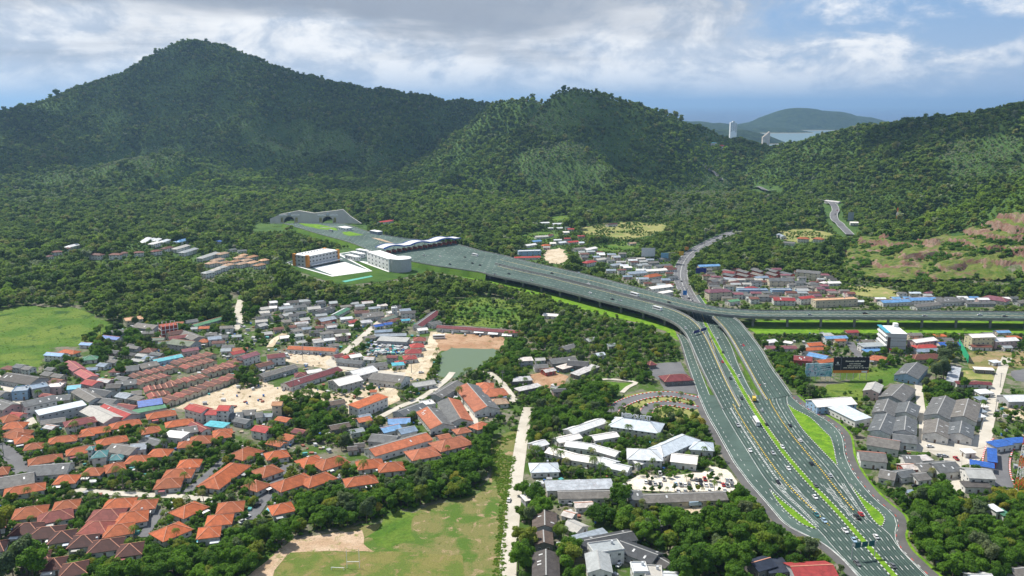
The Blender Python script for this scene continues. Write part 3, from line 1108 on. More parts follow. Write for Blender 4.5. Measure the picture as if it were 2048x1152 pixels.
# ---------------- small roads
ROADZ = 0.14
for nm, pts, w, mt in (
        ('road', [(1014, 1180), (1018, 1100), (1024, 1040), (1032, 960), (1042, 890), (1050, 845), (1058, 815)], 7.5, M_CONCR),
        ('road', [(1969, 880), (1975, 850), (1984, 810), (1997, 765), (2006, 735), (2014, 715)], 7.0, M_CONCR),
        ('road', [(1976, 866), (1962, 890), (1912, 898), (1856, 898), (1801, 890)], 6.0, M_CONCR),
        ('road', [(1913, 900), (1911, 930), (1908, 966), (1915, 985)], 6.0, M_CONCR),
        ('lane', [(1836, 765), (1840, 800), (1846, 850), (1846, 898)], 5.0, M_CONCR),
        ('lane', [(1699, 684), (1709, 700), (1722, 716)], 7.0, M_ASPH),
        ('road', [(790, 622), (757, 646), (727, 672), (694, 702), (660, 726), (700, 738), (760, 744), (824, 750)], 7.0, M_CONCR),
        ('lane', [(868, 664), (860, 690), (852, 708), (830, 736), (800, 765), (762, 788)], 6.0, M_DIRT),
        ('road', [(-10, 752), (12, 772), (32, 798), (50, 828), (64, 850)], 6.5, M_CONCR),
        ('lane', [(-10, 890), (15, 905), (35, 928), (48, 945)], 9.0, M_ASPH),
        ('lane', [(150, 980), (200, 985), (280, 990), (352, 993), (420, 1000)], 5.0, M_CONCR),
        ('lane', [(452, 915), (425, 942), (390, 972), (372, 985)], 5.0, M_ASPH),
        ('lane', [(322, 1020), (305, 1045), (285, 1075)], 5.0, M_ASPH),
        ('lane', [(575, 930), (545, 975), (525, 1005), (500, 1040)], 6.0, M_ASPH),
        ('lane', [(760, 835), (800, 814), (845, 795), (890, 762), (905, 745)], 5.0, M_CONCR),
        ('lane', [(912, 780), (928, 805), (945, 832), (950, 850)], 5.0, M_CONCR),
        ('lane', [(972, 742), (1000, 764), (1020, 790), (1030, 806)], 6.0, M_CONCR),
        ('lane', [(482, 600), (476, 625), (480, 645), (470, 660)], 7.0, M_CONCR),
        ('lane', [(540, 695), (550, 680), (570, 668)], 6.0, M_DIRT),
        ('kart_track', [(1216, 828), (1232, 815), (1258, 802), (1290, 793), (1330, 789), (1360, 792), (1392, 800)], 8.5, M_ASPH),
        ('kart_track', [(1290, 832), (1294, 822), (1304, 812), (1330, 808), (1360, 811), (1392, 818)], 7.5, M_ASPH),
        ('footpath', [(1186, 762), (1215, 759), (1250, 762), (1272, 766), (1256, 775), (1244, 786)], 3.5, M_CONCR),
        ('kart_track', [(2004, 975), (1994, 950), (1992, 925), (1998, 900), (2012, 884)], 12.0, M_ASPH)):
    ROADZ += 0.012
    Lp, Rp = path_edges(pts, w, 4.0, 0.0, up=ROADZ)
    o = sheet_strip(nm, Lp, Rp, mt)
    if nm == 'kart_track':
        mb = MB()
        for u in (-0.06, 1.06):
            mark(mb, Lp, Rp, u, 0.9, 1.6, 0.0, 0.02, 0, 1, h=0.25)
        o2 = mb.build('kerb', [M_WHITE, M_RED], o)
        tag(o2, kind='stuff')

# the old road from the pass
OLD = [(1385, 606), (1374, 588), (1364, 566), (1361, 548), (1366, 528), (1380, 508), (1404, 492), (1432, 478), (1462, 466), (1480, 461)]
Lp, Rp = path_edges(OLD, 17, 6, 0.0, up=0.3)
old = sheet_strip('road', Lp, Rp, M_ASPH)
mb = MB()
mark(mb, Lp, Rp, 0.5, 0.5, None, 0, 0.05)
mark(mb, Lp, Rp, 0.04, 0.35, None, 0, 0.05)
mark(mb, Lp, Rp, 0.96, 0.35, None, 0, 0.05)
mark(mb, Lp, Rp, 0.27, 0.35, 3, 6, 0.05)
mark(mb, Lp, Rp, 0.73, 0.35, 3, 6, 0.05)
tag(mb.build('road_marking', M_WHITE, old), kind='stuff')
PASS = [[(1700, 472), (1686, 458), (1672, 446), (1667, 434), (1671, 422), (1664, 411), (1652, 406)], [(1442, 362), (1434, 351), (1420, 343), (1408, 331)], [(1550, 384), (1528, 383), (1505, 378)]]
for k, pl in enumerate(PASS):
    Lp, Rp = path_edges(pl, (13, 12, 9)[k], 8, onterrain=True, up=2.6)
    o = sheet_strip('road', Lp, Rp, M_ASPH)
    mb = MB()
    mark(mb, Lp, Rp, 0.03, 0.7, None, 0, 0.05)
    mark(mb, Lp, Rp, 0.97, 0.7, None, 0, 0.05)
    tag(mb.build('road_marking', M_WHITE, o), kind='stuff')
    for i in range(0, len(Lp) - 1):
        c = (Lp[i] + Rp[i]) / 2
        TAKEN.rect(c[0], c[1], 0, 16, 20, 4)
        if k < 2:                       # trees in front of the road would hide it
            for t in range(1, 4):
                TAKEN.rect(c[0] * (1 - 0.011 * t), c[1] - 15 * t, 0, 14, 16, 2)
        for t in range(1, 10):
            LOW.rect(c[0] * (1 - 12 * t / c[1]), c[1] - 12 * t, 0, 18, 14, 2)

# ---------------- the highway itself
HW_L = [(1397, 790), (1414, 830), (1434, 864), (1452, 896), (1469, 926), (1499, 966), (1534, 1006), (1566, 1044), (1591, 1062), (1618, 1072), (1648, 1087), (1676, 1109), (1697, 1130), (1716, 1152), (1760, 1200)]
HW_R = [(1579, 788), (1599, 808), (1618, 819), (1653, 839), (1684, 864), (1689, 886), (1692, 914), (1711, 951), (1748, 996), (1786, 1026), (1798, 1048), (1790, 1070), (1798, 1094), (1828, 1124), (1858, 1152), (1910, 1200)]
MED = [(1408, 640), (1414, 653), (1432, 686), (1449, 718), (1466, 745), (1481, 773), (1506, 816), (1534, 858), (1570, 908), (1611, 956), (1644, 990), (1676, 1024), (1714, 1067), (1751, 1109), (1788, 1151), (1832, 1200)]


def xat(curve, y):
    return float(np.interp(y, [p[1] for p in curve], [p[0] for p in curve]))


ROWS = [790, 800, 812, 826, 840, 856, 872, 890, 908, 926, 946, 966, 986, 1006, 1026, 1040, 1054, 1068, 1084, 1100, 1120, 1140, 1165, 1195]
st = [(xat(HW_L, y), y, xat(HW_R, y), y, 0.25) for y in ROWS]
HL, HR = ribbon_edges(st, 5)
hwy = sheet_strip('highway', HL, HR, M_HWY)
# dark shoulders, red and white edge kerb
for A, B, nm in ((HL, HR, 'shoulder'), (HR, HL, 'shoulder')):
    d = (A - B) / np.linalg.norm(A - B, axis=1, keepdims=True)
    out_ = A + d * 4.6
    A2 = A + np.array([0, 0, 0.03])
    out_[:, 2] = 0.2
    mb = MB()
    strip_faces(mb, A2, out_)
    o = mb.build('shoulder', M_SHOULDER, hwy)
    upright(o.data)
    TAKEN.strip(A2, A + d * 6.0)
    mb = MB()
    mark(mb, A + d * 0.3, A + d * 0.3, 0.5, 0.32, 2.0, 3.5 if A is HR else 0, 0.02, 0, 1 if A is HR else 0, h=0.15)
    tag(mb.build('kerb', [M_WHITE, M_RED], hwy), kind='stuff')
# road from under the flyovers (ground level)
M_L = [(1368, 590), (1376, 606), (1384, 625), (1388, 645), (1394, 690), (1408, 730), (1428, 770), (1442, 802)]
M_R = [(1399, 590), (1410, 606), (1424, 625), (1436, 645), (1463, 690), (1478, 730), (1497, 770), (1516, 802)]
ys = [590, 606, 625, 645, 666, 690, 710, 730, 750, 770, 790, 802]
ML, MR = ribbon_edges([(xat(M_L, y), y, xat(M_R, y), y, 0.22) for y in ys], 5)
TAKEN.strip(ML, MR)
mb = MB()
strip_faces(mb, ML, MR)
o = mb.build('carriageway', M_HWY, hwy)
upright(o.data)
FL, FR = ribbon_edges([(1354, 668, 1367, 670, 0.2), (1362, 684, 1379, 686, 0.2), (1373, 720, 1393, 722, 0.2), (1386, 758, 1408, 760, 0.2), (1397, 790, 1421, 793, 0.2)], 5)
mb = MB()
strip_faces(mb, FL, FR)
o = mb.build('frontage_road', M_HWY, hwy)
upright(o.data)
TAKEN.strip(FL, FR)
mb = MB()
strip_faces(mb, FL + (FL - FR) * 0.16 + np.array([0, 0, 0.03]), FL + np.array([0, 0, 0.03]))
o = mb.build('shoulder', M_SHOULDER, hwy)
upright(o.data)
TAKEN.strip(FL + (FL - FR) * 0.4, FR + (FR - FL) * 1.0)

# decks: (lower/left edge, upper/right edge, height)
DECKS = {
    'left_ramp': [(960, 545, 990, 529, 7.5), (1010, 556, 1040, 541, 8.2), (1060, 566, 1095, 553, 8.6), (1119, 580, 1150, 567, 8.8), (1170, 593, 1200, 579, 9), (1220, 606, 1250, 592, 9), (1269, 618, 1305, 606, 9), (1315, 632, 1350, 620, 8.6),
                  (1346, 645, 1383, 637, 7.8), (1366, 661, 1402, 655, 6.6), (1379, 684, 1417, 679, 5.2), (1393, 716, 1432, 711, 3.8), (1410, 752, 1448, 747, 2.2), (1429, 789, 1466, 784, 0.9), (1444, 818, 1482, 813, 0.4)],
    'viaduct': [(990, 527, 1010, 512, 7.5), (1040, 539, 1062, 525, 8.2), (1100, 552, 1125, 539, 8.8), (1160, 566, 1186, 553, 9), (1215, 580, 1240, 567, 9.2), (1270, 594, 1296, 581, 9.4), (1320, 606, 1345, 594, 9.6), (1372, 618, 1392, 606, 9.8),
                (1425, 628, 1436, 615.5, 10), (1490, 633.5, 1495, 620.5, 10), (1560, 635, 1560, 622, 10), (1660, 635.5, 1660, 622, 10), (1780, 636, 1780, 622.3, 10), (1900, 637, 1900, 623, 10), (2060, 639, 2060, 625, 10), (2300, 645, 2300, 631, 10)],
    'right_ramp': [(1424, 634, 1460, 631, 8.6), (1434, 643, 1478, 642, 7.8), (1449, 660, 1494, 660, 6.8), (1462, 680, 1508, 678, 5.6), (1479, 710, 1527, 704, 4.2), (1497, 742, 1544, 734, 2.8), (1514, 774, 1566, 764, 1.4), (1530, 800, 1584, 790, 0.5)],
}
DECKOBJ, DECKEDGE = {}, {}
DECKLAB = {'left_ramp': 'elevated ramp curving down from the toll plaza to the highway', 'viaduct': 'long viaduct crossing over the road towards the frame edge', 'right_ramp': 'short ramp climbing beside the highway to the viaduct'}
for nm, stn in DECKS.items():
    A, B = ribbon_edges(stn, 5)
    DECKEDGE[nm] = (A, B)
    root = empty('flyover' if nm != 'viaduct' else 'viaduct', (0, 0, 0))
    DECKOBJ[nm] = root
    tag(root, DECKLAB[nm], 'flyover' if nm != 'viaduct' else 'viaduct')
    mb = MB()
    strip_faces(mb, A, B)
    o = mb.build('deck', M_HWY, root)
    upright(o.data)
    th = np.array([0, 0, 1.5])
    low = lambda P: np.column_stack([P[:, :2], np.maximum(P[:, 2] - 1.5, 0.02)])
    mb = MB()
    in_ = (B - A) * 0.18
    for P, Q in ((A, A + in_), (B, B - in_)):
        P2, Q2 = low(P), low(Q)
        Q2[:, 2] = np.maximum(Q2[:, 2] - 0.6, 0.01)
        for i in range(len(P) - 1):
            mb.quad(P[i] - np.array([0, 0, 0.02]), P[i + 1] - np.array([0, 0, 0.02]), P2[i + 1], P2[i])
            mb.quad(P2[i], P2[i + 1], Q2[i + 1], Q2[i])
    a3, b3 = low(A + in_), low(B - in_)
    a3[:, 2] = np.maximum(a3[:, 2] - 0.6, 0.01)
    b3[:, 2] = np.maximum(b3[:, 2] - 0.6, 0.01)
    strip_faces(mb, a3, b3)
    mb.build('girder', M_DECKSIDE, root)
    for P, sgn in ((A, 1), (B, -1)):
        mb = MB()
        mark(mb, P + (B - A) * 0.012 * sgn, P + (B - A) * 0.012 * sgn, 0.5, 0.35, 6.0, 0, 0.0, 0, h=0.95)
        mb.build('parapet', M_CONC, root)
    # piers
    c, s = along(A, B, 0.5)
    pos = 14.0
    while pos < s[-1] - 10:
        q = [np.interp(pos, s, c[:, j]) for j in range(3)]
        ea = np.array([np.interp(pos, s, A[:, j]) for j in range(3)])
        eb = np.array([np.interp(pos, s, B[:, j]) for j in range(3)])
        if q[2] > 4.0:
            dv = (eb - ea) / np.linalg.norm(eb - ea)
            yaw = math.atan2(dv[1], dv[0])
            mb = MB()
            wd = np.linalg.norm(eb - ea)
            for off in (-wd * 0.30, wd * 0.30):
                mb.box(off - 0.9, off + 0.9, -1.0, 1.0, -0.2, q[2] - 3.0)
            mb.box(-wd * 0.42, wd * 0.42, -1.15, 1.15, q[2] - 3.05, q[2] - 2.05)
            o = mb.build('pier', M_CONC, root)
            o.location = (q[0], q[1], 0)
            o.rotation_euler = (0, 0, yaw)
        pos += 31.0
    TAKEN.strip(A + (A - B) * 0.12, B + (B - A) * 0.12)

# verge lawns under and beside the decks
LAWN_A = [(868, 536), (915, 545), (980, 557), (1060, 574), (1140, 594), (1220, 614), (1290, 632), (1345, 655), (1362, 682), (1350, 678), (1330, 662), (1290, 648), (1220, 634), (1140, 612), (1060, 588), (980, 566), (915, 552)]
sheet('verge', LAWN_A, 0.06, M_LAWN, 0.6, 6, taken=True)
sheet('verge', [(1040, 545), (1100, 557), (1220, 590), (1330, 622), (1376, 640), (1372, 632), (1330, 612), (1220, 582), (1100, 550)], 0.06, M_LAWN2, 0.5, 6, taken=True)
sheet('verge', [(1480, 642), (1560, 640), (1800, 641), (2060, 643), (2300, 646), (2300, 670), (2060, 667), (1800, 666), (1600, 667), (1512, 668), (1495, 655)], 0.06, M_LAWN, 0.6, 6, taken=True)
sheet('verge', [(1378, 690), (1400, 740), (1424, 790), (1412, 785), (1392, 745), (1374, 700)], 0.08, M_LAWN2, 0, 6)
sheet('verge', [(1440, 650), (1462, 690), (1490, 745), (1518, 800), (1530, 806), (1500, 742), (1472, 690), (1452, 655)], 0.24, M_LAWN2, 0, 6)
sheet('verge', [(1365, 596), (1358, 580), (1362, 580), (1372, 600)], 0.1, M_LAWN, 0, 6)
sheet('verge', [(1398, 588), (1404, 588), (1418, 612), (1412, 612)], 0.1, M_LAWN, 0, 6)
# narrow bright verge outside the right edge
d = (HR - HL) / np.linalg.norm(HR - HL, axis=1, keepdims=True)
mb = MB()
a_, b_ = HR + d * 4.6, HR + d * 6.0
a_[:, 2] = b_[:, 2] = 0.19
strip_faces(mb, a_, b_)
o = mb.build('verge', M_LAWN)
upright(o.data)
tag(o, kind='structure')


def island(pix, name='traffic_island', z=0.42, step=1.2):
    """raised grass island with a chequered kerb"""
    w = [G(x, y, 0.4) for x, y in pix]
    P = catmull(w + [w[0]], 2.0)[:-1]
    bm = bmesh.new()
    f = bm.faces.new([bm.verts.new((p[0], p[1], z)) for p in P])
    bmesh.ops.triangulate(bm, faces=[f])
    me = bpy.data.meshes.new('grass')
    bm.to_mesh(me)
    bm.free()
    me.materials.append(M_LAWN)
    upright(me)
    root = empty(name, (0, 0, 0))
    g = part('grass', me, root)
    mb = MB()
    E = np.vstack([P, P[:1]])
    E[:, 2] = 0.26
    mark(mb, E, E, 0.5, 0.5, step, 0, 0.0, 0, 1, h=0.2)
    tag(mb.build('kerb', [M_WHITE, M_BLACK], root), kind='stuff')
    return root


tag(island([(1573, 806), (1591, 819), (1621, 835), (1653, 866), (1661, 874), (1668, 896), (1671, 914), (1674, 930), (1655, 912), (1630, 886), (1608, 862), (1590, 836)]), 'long grass island beside the curved slip road on the right', 'traffic island')
tag(island([(1699, 966), (1726, 996), (1758, 1022), (1769, 1036), (1768, 1044), (1762, 1053), (1745, 1038), (1722, 1004)]), 'teardrop grass island with chequered kerb near the lay-by bend', 'traffic island')
tag(island([(1538, 976), (1554, 992), (1576, 1010), (1599, 1028), (1620, 1046), (1635, 1058), (1610, 1051), (1582, 1031), (1556, 1004)]), 'narrow grass island between the highway and the left frontage lane', 'traffic island')
MA, MBx = [], []
cm = catmull([G(x, y, 0.45) for x, y in MED], 4)
dd = np.gradient(cm, axis=0)
dd /= np.linalg.norm(dd, axis=1, keepdims=True)
nn = np.column_stack([-dd[:, 1], dd[:, 0], 0 * dd[:, 0]])
root = empty('median_strip', (0, 0, 0))
tag(root, 'long grass median with chequered kerb down the middle of the highway', 'median')
mb = MB()
strip_faces(mb, cm + nn * 1.5, cm - nn * 1.5)
o = mb.build('grass', M_LAWN, root)
upright(o.data)
for sgn in (1, -1):
    E = cm + nn * 1.65 * sgn
    E[:, 2] = 0.27
    mb = MB()
    mark(mb, E, E, 0.5, 0.5, 1.6, 0, 0.0, 0, 1, h=0.22)
    tag(mb.build('kerb', [M_WHITE, M_BLACK], root), kind='stuff')

M_TRACK = road_mat('tyre_worn_asphalt', (0.018, 0.033, 0.028), (0.042, 0.068, 0.058), 0.05)
# ---------------- lane markings of the ground-level highway
CLX = [(1430, 790), (1448, 826), (1470, 864), (1496, 905), (1524, 950), (1548, 982), (1600, 1028), (1638, 1060), (1662, 1090), (1690, 1120), (1722, 1152), (1762, 1195)]
CRX = [(1576, 790), (1574, 804), (1596, 842), (1622, 876), (1650, 905), (1680, 938), (1700, 970), (1724, 1006), (1752, 1044), (1780, 1068), (1800, 1098), (1826, 1125), (1852, 1151), (1900, 1195)]
mid = lambda y: xat(MED, y)
rowsl = [y for y in ROWS]
LC = ribbon_edges([(xat(CLX, y), y, mid(y) - 4.5, y, 0.26) for y in rowsl], 4)
RC = ribbon_edges([(mid(y) + 4.5, y, xat(CRX, y), y, 0.26) for y in rowsl], 4)
mb = MB()
for E in (LC, RC):
    for u in (0.1, 0.3, 0.5, 0.7, 0.9):
        for du in (-0.042, 0.042):
            mark(mb, *E, u + du, 0.55, None, 0, 0.008)
for E in DECKEDGE.values():
    for u in (0.17, 0.38, 0.62, 0.84):
        for du in (-0.04, 0.04):
            mark(mb, *E, u + du, 0.55, None, 0, 0.008)
tag(mb.build('wheel_track', M_TRACK, hwy), kind='stuff')
mb = MB()
for E in (LC, RC):
    for u in (0.01, 0.985):
        mark(mb, *E, u, 0.28, None, 0, 0.02)
    for u in (0.2, 0.4, 0.6, 0.8):
        mark(mb, *E, u, 0.28, 3.2, 5.2, 0.02)
mark(mb, *LC, 0.30, 0.7, 1.2, 1.2, 0.02, s1=150)
mark(mb, *LC, 0.33, 0.25, None, 0, 0.02, s1=150)
mark(mb, *RC, 0.70, 0.25, None, 0, 0.02, s1=150)
mark(mb, HL, HR, 0.012, 0.28, None, 0, 0.02)
mark(mb, HL, HR, 0.988, 0.28, None, 0, 0.02)
# slip roads
for pl, w in (([(1410, 795), (1436, 845), (1462, 890), (1495, 938), (1530, 982), (1562, 1018), (1590, 1044), (1622, 1064)], 0.25), ([(1604, 816), (1640, 838), (1668, 862), (1677, 890), (1682, 918), (1702, 956), (1736, 998), (1772, 1030)], 0.25)):
    c = catmull([G(x, y, 0.26) for x, y in pl], 4)
    mark(mb, c, c, 0.5, w, 2.6, 4.4, 0.02)
# gore hatching
for pl, wmax in (([(1548, 962), (1575, 992), (1600, 1015), (1636, 1054)], 2.6), ([(1585, 970), (1610, 998), (1640, 1030)], 2.4), ([(1652, 970), (1676, 1000), (1700, 1028), (1715, 1042)], 2.8), ([(1682, 966), (1700, 992), (1722, 1024), (1735, 1040)], 2.6)):
    c = catmull([G(x, y, 0.26) for x, y in pl], 1.5)
    n_ = len(c)
    d = np.gradient(c, axis=0)
    d /= np.linalg.norm(d, axis=1, keepdims=True)
    nr = np.column_stack([-d[:, 1], d[:, 0], 0 * d[:, 0]])
    for sg in (-1, 1):
        e = c + nr * (wmax * 0.5 * (1 - np.linspace(0, 1, n_) * 0.7))[:, None] * sg
        mark(mb, e, e, 0.5, 0.22, None, 0, 0.02)
    for i in range(2, n_ - 2, 1):
        hw = wmax * 0.5 * (1 - i / n_ * 0.7)
        a = c[i] + nr[i] * hw
        b = c[i] - nr[i] * hw + d[i] * 0.8
        t = d[i] * 0.35
        u3 = np.array([0, 0, 0.025])
        mb.quad(a + u3, b + u3, b + t + u3, a + t + u3)
for E, us in ((DECKEDGE['left_ramp'], (0.06, 0.94)), (DECKEDGE['viaduct'], (0.06, 0.94)), (DECKEDGE['right_ramp'], (0.06, 0.94)), ((ML, MR), (0.03, 0.97)), ((FL, FR), (0.05, 0.95))):
    for u in us:
        mark(mb, *E, u, 0.32, None, 0, 0.02)
for E, us in ((DECKEDGE['left_ramp'], (0.27, 0.5, 0.73)), (DECKEDGE['viaduct'], (0.2, 0.36, 0.64, 0.8)), (DECKEDGE['right_ramp'], (0.3, 0.62)), ((ML, MR), (0.2, 0.36, 0.64, 0.8)), ((FL, FR), (0.5,))):
    for u in us:
        mark(mb, *E, u, 0.28, 3.0, 5.0, 0.02)
mark(mb, *DECKEDGE['viaduct'], 0.48, 0.4, None, 0, 0.02)
o = mb.build('lane_marking', M_WHITE, hwy)
tag(o, kind='stuff')
mb = MB()
for E, u in ((LC, 0.985), (RC, 0.015), (DECKEDGE['left_ramp'], 0.9), (DECKEDGE['right_ramp'], 0.1), (DECKEDGE['viaduct'], 0.52), ((ML, MR), 0.46)):
    mark(mb, *E, u, 0.3, None, 0, 0.024)
tag(mb.build('yellow_marking', M_YELLOW, hwy), kind='stuff')
mb = MB()
for E, u, s1 in ((LC, 0.46, 190), (RC, 0.52, 175)):
    c, s = along(*E, u)
    mark(mb, *E, u, 0.55, 1.2, 0, 0.0, 0, 1, h=0.25, s1=s1)
tag(mb.build('divider_kerb', [M_YELLOW, M_BLACK], hwy), kind='stuff')
tag(hwy, kind='structure')

# ---------------- toll plaza on its embankment
PZ = 6.0
TPS = [(566, 447, 676, 446, PZ), (600, 457, 700, 452, PZ), (640, 469, 728, 461, PZ), (685, 481, 760, 469, PZ), (718, 492, 795, 475, PZ), (745, 504, 830, 479, PZ), (790, 516, 868, 483, PZ), (830, 524.5, 900, 487, PZ), (870, 532, 930, 493, 6.4), (912, 538, 958, 501, 6.9), (960, 545, 1010, 512, 7.5), (972, 548, 1020, 515, 7.7)]
TA, TB = ribbon_edges(TPS, 6)
plaza = empty('toll_plaza', (0, 0, 0))
tag(plaza, 'broad green-tinted toll plaza apron in front of the tunnels', 'toll plaza')
mb = MB()
strip_faces(mb, TA, TB)
o = mb.build('apron', M_HWY, plaza)
upright(o.data)
for P, Q in ((TA, TB), (TB, TA)):
    mb = MB()
    d = (P - Q) / np.linalg.norm(P - Q, axis=1, keepdims=True)
    foot = P + d * 5.0
    foot[:, 2] = -0.3
    for i in range(len(P) - 1):
        mb.quad(P[i], P[i + 1], foot[i + 1], foot[i])
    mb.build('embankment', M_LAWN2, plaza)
mb = MB()
for P in (TA, TB):
    mark(mb, P, P, 0.5, 0.4, 6, 0, 0, h=1.0)
mb.build('parapet', M_CONC, plaza)
mb = MB()
for u in np.arange(0.08, 0.95, 0.085):
    mark(mb, TA, TB, u, 0.4, 4, 9, 0.04)
tag(mb.build('lane_marking', M_WHITE, plaza), kind='stuff')
TAKEN.strip(TA + (TA - TB) * 0.10, TB + (TB - TA) * 0.10)


def raised(pix, z, mat, name, parent):
    w = [G(x, y, z) for x, y in pix]
    bm = bmesh.new()
    f = bm.faces.new([bm.verts.new(tuple(p)) for p in w])
    bmesh.ops.triangulate(bm, faces=[f])
    me = bpy.data.meshes.new(name)
    bm.to_mesh(me)
    bm.free()
    me.materials.append(mat)
    upright(me)
    return part(name, me, parent)


raised([(596, 446), (640, 449), (672, 456), (676, 461), (640, 458), (610, 452)], PZ + 0.12, M_LAWN, 'grass', plaza)
raised([(684, 464), (700, 463), (728, 470), (700, 472), (688, 469)], PZ + 0.12, M_LAWN, 'grass', plaza)
raised([(742, 475), (760, 477), (792, 488), (768, 483)], PZ + 0.14, M_TAN, 'central_reserve', plaza)

PROT_R = Taken()
PROT_R.a = TAKEN.a.copy()
# ================================================================ BUILDINGS
# roof and wall colours (base colours of the things themselves)
RC_ = {
    'or': ('orange', (0.47, 0.125, 0.044)), 'so': ('salmon orange', (0.49, 0.155, 0.075)), 'br': ('dark brown', (0.078, 0.031, 0.026)), 'bk': ('brick red', (0.27, 0.075, 0.06)), 'rb': ('reddish brown', (0.165, 0.062, 0.045)),
    'gy': ('grey', (0.165, 0.162, 0.155)), 'dg': ('dark grey', (0.085, 0.083, 0.083)), 'lg': ('pale grey', (0.42, 0.42, 0.40)), 'wh': ('white', (0.74, 0.74, 0.73)), 'bl': ('bright blue', (0.035, 0.13, 0.46)), 'lb': ('light blue', (0.16, 0.34, 0.60)),
    'bg': ('blue-grey', (0.30, 0.36, 0.43)), 'cy': ('cyan', (0.10, 0.46, 0.56)), 'tl': ('teal', (0.10, 0.27, 0.27)), 'gn': ('green', (0.10, 0.27, 0.15)), 'gg': ('grey-green', (0.17, 0.21, 0.16)), 'rd': ('red', (0.42, 0.055, 0.050)),
    'mr': ('maroon', (0.20, 0.045, 0.05)), 'mv': ('mauve', (0.22, 0.085, 0.11)), 'pk': ('pinkish red', (0.42, 0.12, 0.12)), 'pe': ('peach', (0.58, 0.36, 0.22)), 'tn': ('tan', (0.40, 0.22, 0.12)), 'ru': ('rusty white', (0.60, 0.57, 0.55)), 'ny': ('navy', (0.025, 0.035, 0.06)),
    'bw': ('brown', (0.11, 0.085, 0.072)),
}
WC_ = {'w': (0.66, 0.65, 0.62), 'c': (0.62, 0.55, 0.42), 'g': (0.40, 0.41, 0.42), 'p': (0.58, 0.42, 0.40), 'y': (0.62, 0.56, 0.36), 'b': (0.30, 0.44, 0.60), 'd': (0.20, 0.19, 0.18), 'r': (0.40, 0.10, 0.08)}


def roof_mat(code):
    key = ('roof', code)
    if key in MATS:
        return MATS[key]
    nm, col = RC_[code]
    m, nt, out = newmat(nm + ' roofing')
    tcn = N(nt, 'ShaderNodeTexCoord')
    vec = tcn.outputs['Object']
    rnd = N(nt, 'ShaderNodeObjectInfo').outputs['Random']
    rust = code == 'ru'
    n1 = rampf(nt, noise(nt, 0.35, 6, 0.7, vec=vec, dist=0.4), 0.30, 0.72)
    k0 = 0.62 if code not in ('wh', 'lg') else 0.80
    c = mixc(nt, n1, tuple(x * k0 for x in col), tuple(min(0.85, x * 1.12) for x in col))
    shift = mixc(nt, rnd, (0.70, 0.80, 0.90), (1.14, 1.06, 0.98))
    c = mixc(nt, 1.0, c, shift, 'MULTIPLY')
    # courses of tiles or corrugated sheets
    if code in ('or', 'so', 'br', 'bk', 'rb'):          # faded and sooted patches, a few replaced tiles
        n5 = rampf(nt, noise(nt, 0.16, 4, 0.6, vec=vec, dist=0.8), 0.45, 0.70)
        c = mixc(nt, N(nt, 'ShaderNodeMath', {0: n5, 1: 0.35}, operation='MULTIPLY').outputs[0], c, tuple(x * 0.55 for x in col))
        n6 = rampf(nt, noise(nt, 2.6, 2, 0.5, vec=vec), 0.66, 0.72)
        c = mixc(nt, N(nt, 'ShaderNodeMath', {0: n6, 1: 0.4}, operation='MULTIPLY').outputs[0], c, tuple(min(0.7, x * 1.6 + 0.03) for x in col))
    w = N(nt, 'ShaderNodeTexWave', {'Vector': vec, 'Scale': 0.9, 'Distortion': 0.3}, wave_type='BANDS', bands_direction='X').outputs['Fac']
    c = mixc(nt, 0.22, c, mixc(nt, w, (0.45, 0.45, 0.45), (1.3, 1.3, 1.3)), 'MULTIPLY')
    n2 = rampf(nt, noise(nt, 1.1, 5, 0.75, vec=vec), 0.55, 0.72)
    c = mixc(nt, N(nt, 'ShaderNodeMath', {0: n2, 1: 0.85 if rust else 0.30}, operation='MULTIPLY').outputs[0], c, (0.26, 0.09, 0.05) if rust else tuple(x * 0.55 + 0.02 for x in col))
    finish(nt, out, c, 0.72 if code not in ('wh', 'bl', 'lb', 'cy') else 0.5, 0.3, bump=(w, 0.05))
    MATS[key] = m
    return m


def wall_mat(code):
    return plain('wall_' + {'w': 'white', 'c': 'cream', 'g': 'grey', 'p': 'pink', 'y': 'yellow', 'b': 'blue', 'd': 'dark', 'r': 'red'}[code], WC_[code], 0.85, 0.22, 0.5)


M_GLASS = plain('window_glass', (0.035, 0.045, 0.055), 0.15, 0.2, 0.5, 0.5)
M_FRAME = plain('window_frame', (0.55, 0.55, 0.53), 0.6, 0.1)
M_DOOR = plain('door_panel', (0.16, 0.11, 0.08), 0.7, 0.2)
M_RIDGE = plain('ridge_tiles', (0.50, 0.24, 0.16), 0.8, 0.2)
M_RIDGEG = plain('ridge_sheet', (0.36, 0.36, 0.35), 0.8, 0.2)
M_SKYL = plain('skylight_sheet', (0.55, 0.56, 0.56), 0.4, 0.15)


def window_mesh(w, h):
    key = ('win', w, h)
    if key not in MATS:
        mb = MB()
        mb.box(-w / 2, w / 2, -0.06, 0.0, 0, h, 0)
        mb.quad((-w / 2 + 0.12, -0.08, 0.12), (-0.04, -0.08, 0.12), (-0.04, -0.08, h - 0.12), (-w / 2 + 0.12, -0.08, h - 0.12), 1)
        mb.quad((0.04, -0.08, 0.12), (w / 2 - 0.12, -0.08, 0.12), (w / 2 - 0.12, -0.08, h - 0.12), (0.04, -0.08, h - 0.12), 1)
        MATS[key] = mb.mesh('window', [M_FRAME, M_GLASS])
    return MATS[key]


def door_mesh():
    if 'door' not in MATS:
        mb = MB()
        mb.box(-0.55, 0.55, -0.07, 0.0, 0, 2.1, 0)
        mb.box(-0.65, 0.65, -0.04, 0.0, 0, 2.25, 1)
        MATS['door'] = mb.mesh('door', [M_DOOR, M_FRAME])
    return MATS['door']


